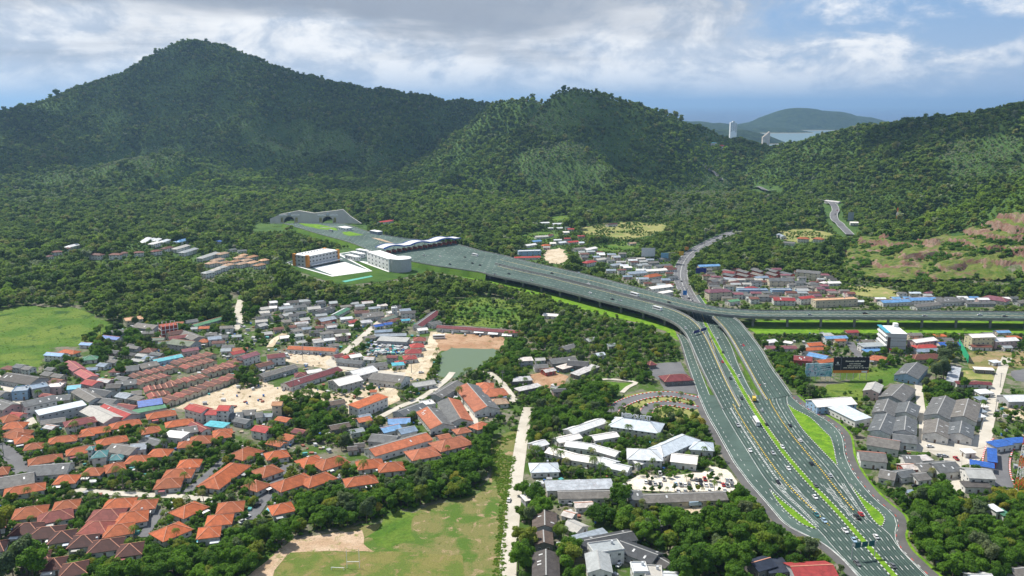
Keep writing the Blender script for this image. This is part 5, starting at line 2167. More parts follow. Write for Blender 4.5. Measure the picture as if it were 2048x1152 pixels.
table(1536, 864, 4, 'at the foot of the picture', '''
185 1100 510 1085 14 g rd g 4 # broad red roof beside the highway at the frame's foot
-20 1075 150 1065 10 s ny d 3
1940 1112 2060 1100 8 g gy w 3
1600 1152 1780 1148 7 g wh w 3
''')
table(960, 400, 4, 'in the valley behind the viaduct', '''
480 182 555 180 8 s wh w 3
580 190 665 186 8 g wh w 3
440 292 540 286 9 g lg w 3
535 285 575 275 7 g rb w 3
415 330 480 322 8 g lb w 3
360 362 440 350 8 g wh w 3
495 360 560 355 8 h or w 3
625 340 680 332 8 g wh w 3
700 335 780 328 8 g rd w 3
745 390 840 380 9 g gy w 3
835 395 920 378 9 g wh w 4
305 408 485 402 10 f wh b 6 # blue and white two-storey school block behind the viaduct
275 458 480 452 7 g rd w 3
285 508 405 502 9 g wh w 3
835 497 915 482 9 h rd w 5
925 475 995 466 8 g lg w 4
665 598 790 582 10 g bg w 4
1015 192 1090 186 8 g br w 4
1180 582 1320 572 10 g bg w 3.5
1325 562 1485 552 9 g wh w 3.5
1325 608 1440 590 11 h or w 4 # orange hip-roofed house among grey roofs beside the old road
1350 702 1520 680 10 g wh w 5
1390 752 1530 728 6 s wh w 4
1415 778 1560 790 9 s wh w 4
1170 470 1240 462 8 g gy w 3
1250 520 1330 508 8 g lg w 3
1340 500 1420 492 8 g gy g 3
1400 525 1520 515 9 g gy w 3
1270 490 1330 484 7 g lg w 3
1430 470 1510 462 8 g gy g 3
1490 555 1560 545 7 g rb w 3
1040 520 1120 508 8 g bg w 3
1500 620 1570 610 7 g gy w 3
1745 525 1910 518 9 g lb c 5 # light blue roofed cream building beside the old road
1950 570 2040 580 9 g gy w 4 mr
1840 645 1945 630 10 g gy p 4
1815 725 2000 715 11 h mv c 8 # mauve-roofed hotel with rows of windows beside the old road
1990 660 2060 650 8 g rb c 4
1980 805 2060 795 8 g gn w 4
1190 345 1240 340 7 g pe w 3
''')
table(1400, 400, 6.321, 'in the valley settlement', '''
1225 475 1390 478 10 h or w 6 # orange-roofed white building on the pale clearing under the pass
1440 478 1565 482 10 h or w 5
310 880 440 915 8 g gy r 4
320 930 440 960 8 g gy r 4
490 880 620 915 8 g gy r 4
490 930 620 960 8 g gy r 4
670 870 800 905 8 g gy r 4
670 920 800 955 8 g gy r 4
850 870 985 905 8 g gy r 4
860 915 985 950 8 g gy r 4
1040 910 1170 940 8 g gy r 4
1225 890 1520 915 12 g gy c 8 # grey-roofed hotel with two rows of windows below the wooded knoll
860 1000 1160 1000 14 g gy c 6 # broad grey hall with a red front emblem in the valley settlement
130 990 280 1015 9 g gy w 4
300 985 480 1000 8 g bg w 3
380 1050 520 1045 9 h rb w 3
580 1105 710 1095 7 h rd w 3
690 975 845 965 8 g bg w 3
1180 1035 1320 1030 9 g gy w 3.5
1360 1050 1490 1045 9 h gy w 3.5
1390 1095 1530 1085 8 h gy w 3.5
1200 1100 1340 1090 8 g gy w 3.5
1540 1040 1600 1030 6 h wh w 3
1610 1040 1760 1035 8 g wh w 3
470 1130 850 1130 9 f bg b 4
900 1130 1150 1130 9 f bg b 4
1220 1130 1360 1130 9 g lg b 4
1000 430 1060 460 8 g bg w 4
1060 530 1200 540 8 g gy w 4
''')
table(0, 400, 4, 'on the wooded knoll', '''
725 432 820 430 8 h rb w 6
880 432 970 430 8 h rb w 6
965 420 1020 416 7 h rb w 5
1072 415 1150 412 7 h rb w 5
412 412 495 405 8 h rb w 5
520 385 560 378 7 h rb w 4
535 372 630 348 9 h wh w 5
375 448 415 440 7 h rb w 4
1130 325 1190 315 8 h wh w 5
1185 312 1245 306 8 h wh w 5
1225 318 1275 310 8 h wh w 5
1205 345 1270 336 8 h wh w 5
1285 325 1345 318 8 h wh w 5
1212 405 1285 400 8 h rb w 5
1300 380 1375 372 8 h rb w 5
1410 325 1500 312 10 h lb w 5 # light blue roofed villa at the forest edge on the knoll
1390 388 1500 356 9 h lg w 5
1450 415 1568 380 9 h lg w 5
1595 460 1735 415 9 h lg w 5
1725 332 1770 328 7 s bl w 3
''')
table(0, 400, 4, 'in the peach-roofed hillside estate', '''
1655 505 1735 488 9 h pe w 5
1700 480 1780 462 9 h pe w 5
1745 430 1815 415 9 h pe w 5
1760 500 1830 485 8 h tn w 5
1790 520 1860 505 8 h pe w 5
1850 490 1915 475 8 h tn w 5
1880 460 1945 448 8 h pe w 5
1900 510 1975 492 8 h pe w 5
1935 480 2005 468 8 h pe w 5
1980 455 2050 440 8 h tn w 5
1985 500 2050 485 8 h pe w 5
1920 440 1970 430 7 h pe w 5
1625 580 1700 565 9 h lg w 6
1690 560 1745 545 8 h lg w 5
1740 540 1805 525 8 h lg w 5
1830 400 1880 390 7 g gy w 3
1900 405 1970 400 8 g gy w 3
2040 520 2110 505 8 h tn w 5
2080 480 2140 470 8 h pe w 5
''')


def filler(pix, step, yaw, mix, area, chance, seed):
    """small roofs packed between the ones picked out one by one"""
    rng = random.Random(seed)
    w = [G(x, y, 0) for x, y in pix]
    c, n_ = math.cos(yaw), math.sin(yaw)
    u = [p[0] * c + p[1] * n_ for p in w]
    v = [-p[0] * n_ + p[1] * c for p in w]
    poly = [(p[0], p[1]) for p in w]
    a = min(u)
    while a < max(u):
        b = min(v)
        while b < max(v):
            uu, vv = a + rng.uniform(-2, 2), b + rng.uniform(-2, 2)
            x, y = uu * c - vv * n_, uu * n_ + vv * c
            L, W = rng.uniform(7, 12), rng.uniform(5.5, 8)
            if rng.random() < chance and bool(inpoly(np.array([x]), np.array([y]), poly)[0]):
                t = [(x + c * i * L / 2 - n_ * j * W / 2, y + n_ * i * L / 2 + c * j * W / 2) for i in (-0.8, 0, 0.8) for j in (-0.8, 0, 0.8)]
                if not TAKEN.hit(np.array([q[0] for q in t]), np.array([q[1] for q in t])).any():
                    h = rng.choice((2.8, 3.0, 3.2, 3.2, 5.0))
                    z = h + W * 0.17 * 0.45
                    p1, p2 = PIX(x - c * L / 2, y - n_ * L / 2, z), PIX(x + c * L / 2, y + n_ * L / 2, z)
                    building(p1[0], p1[1], p2[0], p2[1], W, rng.choice('ggggs'), rng.choice(mix), rng.choice('wwgcp'), h, area=area, wins=2)
            b += step
        a += step


filler([(-10, 745), (80, 740), (180, 740), (250, 690), (330, 700), (360, 790), (330, 850), (200, 850), (60, 870), (-10, 850)], 10, R(-20), ['gy', 'gy', 'rb', 'mr', 'lg', 'dg', 'bg', 'gy', 'ru'], 'in the old streets at the left', 0.8, 3)
filler([(512, 608), (640, 606), (800, 612), (830, 660), (800, 690), (640, 700), (520, 690)], 11, R(25), ['gy', 'lg', 'dg', 'ru', 'gy', 'rb', 'bg', 'wh'], 'in the shanty quarter under the woods', 0.7, 4)
filler([(250, 645), (330, 650), (470, 655), (500, 720), (400, 700), (300, 690)], 11, R(10), ['gy', 'lg', 'or', 'gg', 'rb', 'gy', 'bl'], 'by the green meadow', 0.6, 5)
filler([(690, 720), (820, 715), (830, 740), (700, 738)], 10, R(-10), ['gy', 'mr', 'lg', 'ru', 'gy'], 'around the sand lot', 0.8, 6)
filler([(430, 840), (560, 830), (640, 870), (560, 900), (470, 880)], 11, R(-25), ['gy', 'or', 'mr', 'wh', 'or'], 'around the sand lot', 0.7, 7)
filler([(720, 830), (860, 800), (900, 880), (780, 920), (700, 900)], 11, R(30), ['gy', 'so', 'lg', 'bg', 'gy'], 'below the pond', 0.6, 8)
filler([(1040, 720), (1180, 715), (1190, 790), (1050, 800)], 13, R(10), ['ru', 'gy', 'lg', 'dg'], 'among the palms', 0.4, 9)
filler([(1640, 672), (1760, 672), (1850, 680), (2050, 672), (2050, 700), (1900, 710), (1750, 715), (1640, 705)], 12, R(5), ['gy', 'wh', 'rd', 'or', 'lg', 'lb'], 'between the viaduct and the dirt road', 0.55, 10)
filler([(1150, 500), (1280, 515), (1345, 535), (1345, 585), (1250, 560), (1160, 528)], 13, R(5), ['gy', 'lg', 'wh', 'gy', 'rb', 'bg'], 'in the valley behind the viaduct', 0.55, 11)
filler([(1405, 545), (1560, 540), (1670, 556), (1710, 600), (1420, 612)], 12, R(0), ['gy', 'dg', 'lg', 'rb', 'gy', 'mv'], 'in the valley settlement', 0.8, 12)
filler([(1700, 588), (1860, 592), (2040, 598), (2040, 614), (1700, 614)], 14, R(0), ['gy', 'lg', 'lb', 'gy', 'wh'], 'behind the right-hand viaduct', 0.6, 13)
filler([(1040, 462), (1130, 455), (1180, 480), (1150, 520), (1050, 520)], 15, R(10), ['wh', 'lg', 'gy', 'rd', 'wh'], 'in the valley behind the viaduct', 0.28, 14)
# ================================================================ LANDMARKS
M_PWHITE = plain('white_render', (0.76, 0.76, 0.75), 0.7, 0.08)
M_PGREY = plain('grey_render', (0.42, 0.43, 0.44), 0.8, 0.12)
M_ORANGE = plain('orange_cladding', (0.62, 0.24, 0.03), 0.6, 0.2)
M_BLUEEDGE = plain('blue_fascia', (0.05, 0.12, 0.42), 0.5, 0.1)
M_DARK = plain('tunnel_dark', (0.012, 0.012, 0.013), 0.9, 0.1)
M_STEEL = plain('galvanised_steel', (0.36, 0.37, 0.38), 0.5, 0.2)
M_TRED = plain('mast_red', (0.62, 0.10, 0.03), 0.6, 0.1)
M_POOL = plain('pool_water', (0.10, 0.42, 0.55), 0.1, 0.1)
M_BLKPANEL = plain('black_panel', (0.012, 0.013, 0.02), 0.4, 0.2)


def panelwall(pts, name, mat, parent, th=0.0):
    mb = MB()
    mb.poly(pts)
    return mb.build(name, mat, parent)


# ---- tunnel portals
def ribbed_mat():
    m, nt, out = newmat('ribbed_portal_concrete')
    pos = N(nt, 'ShaderNodeNewGeometry').outputs['Position']
    w = N(nt, 'ShaderNodeTexWave', {'Vector': pos, 'Scale': 0.16, 'Distortion': 0.0}, wave_type='BANDS', bands_direction='X').outputs['Fac']
    n = noise(nt, 0.08, 5, 0.7, vec=pos)
    c = mixc(nt, w, (0.40, 0.385, 0.34), (0.56, 0.54, 0.49))
    c = mixc(nt, 0.4, c, mixc(nt, n, (0.5, 0.5, 0.5), (1.4, 1.4, 1.4)), 'MULTIPLY')
    finish(nt, out, c, 0.85, 0.2, bump=(w, 0.4))
    return m


M_RIB = ribbed_mat()
M_RELIEF = plain('portal_relief_paint', (0.34, 0.32, 0.12), 0.8, 0.5, 0.15)


def portal(px0, px1, cx, ybase, prof, lab):
    """headwall with an arched mouth; px0..px1 wall, cx arch centre"""
    base = G((px0 + px1) / 2, ybase, PZ)
    y0 = base[1]
    X = lambda p: (p - 1024) / FPX * (y0 * cp + (CAM_H - PZ - 8) * sp)
    Zt = lambda p, q: AT(p, q, y0 + 6)[2]
    root = empty('tunnel_portal', (0, 0, 0))
    tag(root, lab, 'tunnel portal')
    ax, r, leg = X(cx), 8.6, 2.0
    x0, x1 = X(px0), X(px1)
    pxs, pzs = [X(a) for a, b in prof], [Zt(a, b) for a, b in prof]
    zt = lambda x: float(max(PZ - 0.9, np.interp(x, pxs, pzs)))
    lean = lambda z: y0 + (z - PZ) * 0.25
    mb = MB()
    n = 14
    arch = [(ax - r, PZ)] + [(ax - r * math.cos(math.pi * i / n), PZ + leg + r * math.sin(math.pi * i / n)) for i in range(n + 1)] + [(ax + r, PZ)]
    P = lambda x, z: (x, lean(z), z)
    for s0_, s1_ in ((x0, ax - r), (ax + r, x1)):
        xs_ = sorted([s0_, s1_] + [q for q in pxs if s0_ < q < s1_])
        for xa, xb in zip(xs_[:-1], xs_[1:]):
            mb.quad(P(xa, PZ - 1), P(xb, PZ - 1), P(xb, zt(xb)), P(xa, zt(xa)))
    for i in range(1, len(arch) - 2):
        a, b = arch[i], arch[i + 1]
        mb.quad(P(*a), P(*b), P(b[0], max(zt(b[0]), b[1] + 0.5)), P(a[0], max(zt(a[0]), a[1] + 0.5)))
    xs_ = sorted([x0, x1] + [q for q in pxs if x0 < q < x1])
    for xa, xb in zip(xs_[:-1], xs_[1:]):          # thickness at the top
        mb.quad(P(xa, zt(xa)), P(xb, zt(xb)), (xb, lean(zt(xb)) + 5, zt(xb)), (xa, lean(zt(xa)) + 5, zt(xa)))
    mb.build('headwall', M_RIB, root)
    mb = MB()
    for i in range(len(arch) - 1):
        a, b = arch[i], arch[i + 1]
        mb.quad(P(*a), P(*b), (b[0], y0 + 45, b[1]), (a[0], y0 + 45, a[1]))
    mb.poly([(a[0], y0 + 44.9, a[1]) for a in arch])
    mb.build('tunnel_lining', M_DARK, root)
    mb = MB()
    for i in range(len(arch) - 1):
        a, b = arch[i], arch[i + 1]
        o = lambda q: (ax + (q[0] - ax) * 1.13, PZ + (q[1] - PZ) * 1.10)
        a2, b2 = o(a), o(b)
        f = lambda q: (q[0], lean(q[1]) - 0.6, q[1])
        mb.quad(f(a), f(b), f(b2), f(a2))
        mb.quad(f(a2), f(b2), P(*b2), P(*a2))
        mb.quad(P(*a), P(*b), f(b), f(a))
    mb.build('arch_ring', plain('arch_concrete', (0.40, 0.38, 0.27), 0.8, 0.3), root)
    rng = random.Random(cx)
    for sg in (-1, 1):                       # pale scroll ornaments and painted relief beside the mouth
        mb = MB()
        zz = PZ + leg + r + 2.0
        for k in range(4):
            u = ax + sg * (5 + k * 3.4)
            mb.box(u - 1.9, u + 1.9, lean(zz) - 1.0, lean(zz) - 0.1, zz - 0.9 + 0.3 * (k % 2), zz + 0.9 + 0.3 * (k % 2))
        mb.build('ornament', M_PWHITE, root)
        mb = MB()
        u = ax + sg * 12
        mb.quad((u - 2.2, lean(PZ + 1) - 0.25, PZ + 1), (u + 2.2, lean(PZ + 1) - 0.25, PZ + 1), (u + 2.2, lean(PZ + 9) - 0.25, PZ + 9), (u - 2.2, lean(PZ + 9) - 0.25, PZ + 9))
        mb.build('relief_panel', M_RELIEF, root)
    mb = MB()
    zz = PZ + leg + r + 4.2
    mb.cyl((ax, lean(zz) - 1.2, zz), (ax, lean(zz), zz), 2.4, 2.4, 14)
    mb.cyl((ax, lean(zz) - 1.3, zz), (ax, lean(zz) - 1.25, zz), 1.5, 1.5, 14)
    mb.build('emblem', plain('emblem_paint', (0.55, 0.60, 0.66), 0.6, 0.1), root)
    return root


portal(539, 627, 578, 446, [(539, 437), (560, 428), (597, 421), (627, 426)], 'left of the two arched tunnel mouths in the ribbed grey headwall')
portal(627, 722, 655, 446, [(627, 426), (685, 419), (700, 432), (722, 456)], 'right of the two arched tunnel mouths in the ribbed grey headwall')
for a in ((540, 446), (580, 440), (620, 440), (660, 440), (700, 448)):
    p = G(a[0], a[1], PZ)
    for k in range(4):
        TAKEN.rect(p[0] * (1 - k * 0.012), p[1] - k * 18, 0, 50, 26, 2)
    TAKEN.rect(p[0], p[1] + 18, 0, 60, 30, 2)

# ---- toll canopy with booths
A, B = G(760, 508, PZ), G(914, 486, PZ)
cA = (A + B) / 2
Lc = float(np.linalg.norm((B - A)[:2]))
yc_ = math.atan2(B[1] - A[1], B[0] - A[0])
toll = empty('toll_canopy', (cA[0], cA[1], PZ), yc_)
tag(toll, 'wavy white toll canopy with blue edge over a row of red booths', 'toll gate')
mb, me_ = MB(), MB()
NW, DEP = 72, 9.0


def wave(t):
    s = (t * 3.0) % 1.0
    return 9.0 + 2.6 * math.sin(min(s / 0.72, 1) * math.pi) - 0.6


for i in range(NW):
    t0, t1 = i / NW, (i + 1) / NW
    x0, x1 = (t0 - 0.5) * Lc, (t1 - 0.5) * Lc
    z0, z1 = wave(t0), wave(t1 - 1e-6)
    mb.quad((x0, -DEP, z0), (x1, -DEP, z1), (x1, DEP, z1), (x0, DEP, z0))
    mb.quad((x0, DEP, z0 - 0.8), (x1, DEP, z1 - 0.8), (x1, -DEP, z1 - 0.8), (x0, -DEP, z0 - 0.8))
    for y in (-DEP, DEP):
        me_.box(x0, x1, y - 0.5, y + 0.5, min(z0, z1) - 1.0, max(z0, z1) + 0.4)
mb.build('canopy_roof', plain('canopy_sheet', (0.62, 0.62, 0.61), 0.6, 0.1), toll)
me_.build('fascia', M_BLUEEDGE, toll)
for i in range(15):
    x = (-0.46 + 0.92 * i / 14) * Lc
    mb = MB()
    mb.box(x - 1.1, x + 1.1, -4.0, 4.0, 0.0, 3.6)
    mb.build('booth', plain('booth_red', (0.34, 0.06, 0.03), 0.6, 0.3), toll)
    if i % 2 == 0:
        mb = MB()
        mb.cyl((x, 0, 3.6), (x, 0, wave(i / 14 * 0.92 + 0.04) - 0.7), 0.45, 0.45, 8)
        mb.build('column', M_PGREY, toll)

# ---- toll authority campus
SZ = 0.8
campus = empty('campus_terrace', (0, 0, 0))
tag(campus, 'dark green lawn terrace carrying two white office blocks', 'terrace')
o = raised([(562, 528), (600, 520), (640, 503), (700, 503), (760, 500), (815, 520), (870, 535), (835, 550), (770, 562), (700, 569), (664, 566), (620, 550)], 0.35, groundmat('campus_grass', [(0.035, 0.085, 0.010), (0.055, 0.11, 0.013)], 0.05), 'lawn', campus)
TAKEN.poly([G(x, y, 0) for x, y in [(560, 530), (600, 516), (640, 500), (700, 498), (790, 500), (870, 537), (840, 552), (770, 566), (700, 574), (660, 570), (615, 554)]])
for k in range(26):
    p = G(560 + k * 12, 556 - abs(k - 11) * 1.2, 0)
    TAKEN.rect(p[0] * 0.985, p[1] - 13, 0, 10, 14, 0)
raised([(570, 526), (586, 520), (624, 516), (677, 507), (745, 542), (664, 553)], 0.55, M_PWHITE, 'kerb_edge', campus)
raised([(574, 526), (590, 521), (626, 518), (676, 509), (740, 541.5), (664, 551)], 0.6, M_HWY, 'paving', campus)
raised([(626, 535), (690, 524), (738, 541), (668, 551)], 0.7, M_PWHITE, 'white_court', campus)
raised([(684, 562), (742, 551), (746, 553), (690, 564.5)], 0.6, plain('cyan_court_paint', (0.10, 0.38, 0.30), 0.7, 0.2), 'cyan_strip', campus)
raised([(676, 507), (702, 503), (735, 500), (812, 531), (777, 544)], 0.55, M_PWHITE, 'forecourt_edge', campus)
raised([(679, 507.5), (703, 504), (733, 501.5), (735, 524), (722, 522)], 0.62, M_HWY, 'forecourt', campus)


def block(p_fl, p_fr, depth, h, z, name, lab, wallm, storeys, nwin, cat='office building', ww=2.0):
    """flat-roofed block from the two front base corners in pixels"""
    a, b = G(*p_fl, z), G(*p_fr, z)
    c = (a + b) / 2
    d = b - a
    L = float(np.hypot(d[0], d[1]))
    yaw = math.atan2(d[1], d[0])
    c = c + np.array([-math.sin(yaw), math.cos(yaw), 0]) * depth / 2
    root = empty(name, (c[0], c[1], z), yaw)
    tag(root, lab, cat)
    wall_box(L, depth, h).build('wall', wallm, root)
    mb = MB()
    mb.box(-L / 2 - 0.4, L / 2 + 0.4, -depth / 2 - 0.4, depth / 2 + 0.4, h, h + 0.4)
    r = mb.build('roof', M_PWHITE, root)
    for s in range(storeys):
        hs = h / storeys
        for side, length, dist, ang in ((0, L, depth / 2, -math.pi / 2), (1, depth, L / 2, 0), (3, depth, L / 2, math.pi)):
            nx, ny = math.cos(yaw + ang), math.sin(yaw + ang)
            if -(nx * c[0] + ny * c[1]) / math.hypot(c[0], c[1]) < 0.05:
                continue
            k = max(2, int(length / (L / nwin)))
            for i in range(k):
                u = (i + 0.5) / k * length - length / 2
                part('window', window_mesh(ww, 1.9 if hs > 4 else 1.6), root, (dist * math.cos(ang) - u * math.sin(ang), dist * math.sin(ang) + u * math.cos(ang), s * hs + hs * 0.3), ang + math.pi / 2)
    return root, L, r, c, yaw


blk, Lb, rf, *_ = block((617, 535), (678, 522), 26, 14, SZ, 'office_block', 'white three-storey office block with orange corner towers below the tunnels', M_PGREY, 3, 9, ww=3.2)
mb = MB()
for x in (-Lb / 2 - 1.2, Lb / 2 - 2.2):
    for y in (-13.6, 9.4):
        m2 = MB()
        m2.box(x, x + 3.4, y, y + 4.2, 0, 15.2)
        m2.build('corner_tower', M_ORANGE, blk)
for k in range(8):
    m2 = MB()
    m2.box(-Lb * 0.35 + k * Lb * 0.095, -Lb * 0.35 + k * Lb * 0.095 + 1.6, 5, 6.4, 14.4, 15.4)
    m2.build('roof_vent', M_PGREY, rf)
m2 = MB()
m2.box(-Lb / 2 + 2, Lb / 2 + 3, -17.5, -13.1, 2.4, 2.9)
m2.build('arcade_roof', M_PWHITE, blk)
blk2, Lb2, rf2, c2_, yaw2 = block((735, 527), (778, 543), 18, 15, SZ, 'office_block', 'white three-storey office block with a rounded grey end beside the toll plaza', M_PWHITE, 3, 6, ww=3.2)
m2 = MB()
m2.cyl((Lb2 / 2 + 2.0, 6.0, -0.3), (Lb2 / 2 + 2.0, 6.0, 15.2), 13.0, 13.0, 28)
m2.build('rounded_wing', M_PGREY, blk2)
m2 = MB()
m2.cyl((Lb2 / 2 + 2.0, 6.0, 15.2), (Lb2 / 2 + 2.0, 6.0, 15.9), 13.2, 13.2, 28)
m2.build('rounded_roof', M_PWHITE, blk2)
for k, (a, b) in enumerate((((690, 517), (712, 522)), ((700, 511), (722, 516)), ((712, 506), (734, 510)))):
    q, *_r = block(a, b, 7, 5, SZ, 'car_shed', ('nearest', 'middle', 'farthest')[k] + ' of three white flat car sheds behind the white office block', M_PWHITE, 1, 4, 'shed')
raised([(640, 455), (700, 452), (700, 452.5), (640, 456)], PZ + 0.2, M_CONC, 'kerb', plaza)
q, *_r = block((676, 459), (692, 462), 12, 4, PZ, 'pavilion', 'low white pavilion between the two tunnel roads', M_PWHITE, 1, 3, 'pavilion')
q, *_r = block((740, 467), (755, 470), 9, 4.5, PZ, 'gate_house', 'small blue-grey gate house at the edge of the toll plaza', plain('bluegrey_wall', (0.25, 0.29, 0.34)), 1, 3, 'gate house')

# ---- tall grey hotel block
a, b = G(1778, 705.5, 0), G(1813.5, 705.5, 0)
hx, hw_, hd, hh_ = (a[0] + b[0]) / 2, b[0] - a[0], 26.0, 16.0
hotel = empty('hotel_block', (hx, a[1] + hd / 2, 0), R(-7))
tag(hotel, 'tall grey four-storey hotel block with a teal roof edge near the viaduct', 'hotel')
wall_box(hw_, hd, hh_).build('wall', plain('hotel_wall', (0.50, 0.52, 0.53), 0.7, 0.08), hotel)
m2 = MB()
m2.box(-hw_ / 2 - 0.3, hw_ / 2 + 0.3, -hd / 2 - 0.3, hd / 2 + 0.3, hh_, hh_ + 0.3)
rr = m2.build('roof', M_PWHITE, hotel)
m2 = MB()
m2.box(-hw_ / 2 - 1.6, -hw_ / 2 + 1.8, -hd / 2, hd / 2, hh_ + 0.35, hh_ + 0.9)
m2.build('teal_canopy', roof_mat('cy'), rr)
m2 = MB()
m2.box(hw_ / 2 - 4, hw_ / 2 - 0.6, hd / 2 - 5, hd / 2 - 1, hh_ + 0.3, hh_ + 3.4)
m2.build('stair_head', M_PWHITE, rr)
for s in range(4):
    m2 = MB()
    m2.box(-hw_ / 2 - 1.5, -hw_ / 2 - 0.01, -hd / 2 + 1, hd / 2 - 1, s * 4 + 0.6, s * 4 + 1.7)
    m2.build('balcony', M_PWHITE, hotel)
    for k in range(5):
        part('window', window_mesh(2.0, 1.9), hotel, (-hw_ / 2, -hd / 2 + 4 + k * 4.6, s * 4 + 1.8), -math.pi / 2)
m2 = MB()
m2.box(-hw_ / 2 - 0.12, -hw_ / 2 + 2.2, -hd / 2 - 0.12, -hd / 2 + 0.5, 0, hh_ - 3)
m2.build('dark_pier', plain('dark_cladding', (0.10, 0.075, 0.065)), hotel)
for z in (5.2, 9.8, 12.4):
    m2 = MB()
    m2.box(-hw_ / 2 + 2.3, hw_ / 2, -hd / 2 - 0.1, -hd / 2 - 0.01, z, z + 0.22)
    m2.build('string_course', plain('dark_cladding', (0.10, 0.075, 0.065)), hotel)
TAKEN.rect(hx, a[1] + hd / 2, 0, hw_, hd, 3)

# ---- building frame under construction
a, b = G(316, 678, 0), G(350, 673, 0)
fr = empty('unfinished_building', ((a[0] + b[0]) / 2, (a[1] + b[1]) / 2 + 5, 0), math.atan2(b[1] - a[1], b[0] - a[0]))
tag(fr, 'red-brick three-storey building still under construction with a white concrete frame', 'building')
Lf = float(np.linalg.norm((b - a)[:2]))
TAKEN.rect(fr.location.x, fr.location.y, 0, Lf, 11, 2)
for s in range(3):
    m2 = MB()
    m2.box(-Lf / 2, Lf / 2, -5.5, 5.5, s * 3.6, s * 3.6 + 0.4)
    m2.build('floor_slab', M_PWHITE, fr)
    m2 = MB()
    m2.box(-Lf / 2 + 0.3, Lf / 2 - 0.3, -5.2, 5.2, s * 3.6 + 0.4, s * 3.6 + 3.3)
    m2.build('brick_infill', plain('bare_brick', (0.34, 0.08, 0.05), 0.9, 0.35, 1.0), fr)
for i in range(5):
    for y in (-5.4, 5.4):
        m2 = MB()
        x = (-0.5 + i / 4) * (Lf - 0.5)
        m2.box(x - 0.25, x + 0.25, y - 0.25, y + 0.25, 0, 12.2)
        m2.build('column', M_PWHITE, fr)

# ---- billboards
def billboard(px0, px1, ytop, ybot, yfoot, lab, face, nleg=6, D=None, frame=M_STEEL, name='billboard', th=0.5):
    f = T((px0 + px1) / 2, yfoot)
    D = f[1]
    sc = (D * cp + (CAM_H - f[2] - 6) * sp) / FPX
    w = (px1 - px0) * sc
    x = ((px0 + px1) / 2 - 1024) * sc
    zt, zb = AT(px0, ytop, D)[2], AT(px0, ybot, D)[2]
    root = empty(name, (x, D, f[2]))
    tag(root, lab, 'billboard' if name == 'billboard' else 'sign')
    zt, zb = zt - f[2], zb - f[2]
    m2 = MB()
    m2.box(-w / 2, w / 2, 0, th, zb, zt)
    pn = m2.build('panel', face, root)
    for i in range(nleg):
        m2 = MB()
        u = (-0.46 + 0.92 * i / max(1, nleg - 1)) * w if nleg > 1 else 0
        m2.bar((u, th + 0.2, -0.5), (u, th + 0.2, zt - 0.2), 0.3)
        m2.build('post', frame, root)
    TAKEN.rect(x, D - 4, 0, w, 12, 1)
    return root, pn, w, zb, zt


bb, pn, w, zb, zt = billboard(1666, 1737, 714, 746, 760, 'black billboard with white lettering and an orange lower band', M_BLKPANEL)
m2 = MB()
m2.box(-w / 2, w / 2, -0.04, -0.01, zb, zb + (zt - zb) * 0.17)
m2.build('orange_band', plain('band_orange', (0.62, 0.22, 0.02), 0.6, 0.15), pn)
m2 = MB()
m2.box(w * 0.30, w * 0.46, -0.07, -0.045, zb + 0.3, zb + (zt - zb) * 0.14)
m2.build('phone_plate', M_PWHITE, pn)
m2 = MB()
m2.box(-w * 0.295, -w * 0.285, -0.04, -0.01, zb + (zt - zb) * 0.2, zt - 0.5)
m2.build('divider_line', plain('line_grey', (0.2, 0.2, 0.22)), pn)
m2 = MB()
hgt = zt - zb
rng = random.Random(4)
# lettering too small to read in the photograph: words as broken strokes
for yy, x0, x1, hh2, words in ((0.70, -0.17, 0.42, 0.075, (0.45, 0.23, 0.27)), (0.55, -0.06, 0.28, 0.06, (0.3, 0.65)), (0.42, -0.12, 0.36, 0.055, (0.3, 0.68)), (0.30, -0.22, 0.45, 0.055, (0.18, 0.24, 0.15, 0.08, 0.13, 0.16))):
    u = x0
    tot = x1 - x0
    for wd in words:
        e = u + wd * tot * 0.93
        while u < e - 0.004:
            s = rng.uniform(0.006, 0.013)
            hh3 = hh2 * rng.choice((1.0, 0.75, 0.75, 1.15))
            m2.box(u * w, (u + s) * w, -0.05, -0.01, zb + yy * hgt, zb + (yy + hh3) * hgt)
            u += s + 0.004
        u += 0.02 * tot + 0.01
o = m2.build('lettering', plain('lettering_cream', (0.75, 0.70, 0.60), 0.6, 0.05), pn)
tag(o, kind='stuff')
m2 = MB()
m2.cyl((-w * 0.39, -0.06, zb + hgt * 0.60), (-w * 0.39, -0.06, zb + hgt * 0.70), 0.75, 0.45, 8)
m2.build('logo', M_PWHITE, pn)
m2 = MB()
m2.box(-w * 0.455, -w * 0.325, -0.05, -0.01, zb + hgt * 0.5, zb + hgt * 0.535)
m2.build('logo_caption', plain('line_grey2', (0.5, 0.5, 0.52)), pn)
for k in range(10):
    m2 = MB()
    u = (-0.46 + k * 0.102) * w
    m2.bar((u, 0.2, zt), (u, -1.4, zt + 0.35), 0.12)
    m2.box(u - 0.3, u + 0.3, -1.7, -1.2, zt + 0.25, zt + 0.5)
    m2.build('floodlight', M_STEEL, bb)
m2 = MB()


def cyan_poster():
    m, nt, out = newmat('cyan_poster_print')
    tcn = N(nt, 'ShaderNodeTexCoord').outputs['Object']
    n = noise(nt, 0.28, 3, 0.6, vec=tcn, dist=0.8)
    c = mixc(nt, rampf(nt, n, 0.35, 0.6), (0.12, 0.36, 0.42), (0.48, 0.60, 0.66))
    c = mixc(nt, rampf(nt, noise(nt, 0.55, 2, 0.5, vec=tcn, dist=1.0), 0.60, 0.66), c, (0.02, 0.05, 0.14))
    finish(nt, out, c, 0.5, 0.3)
    return m


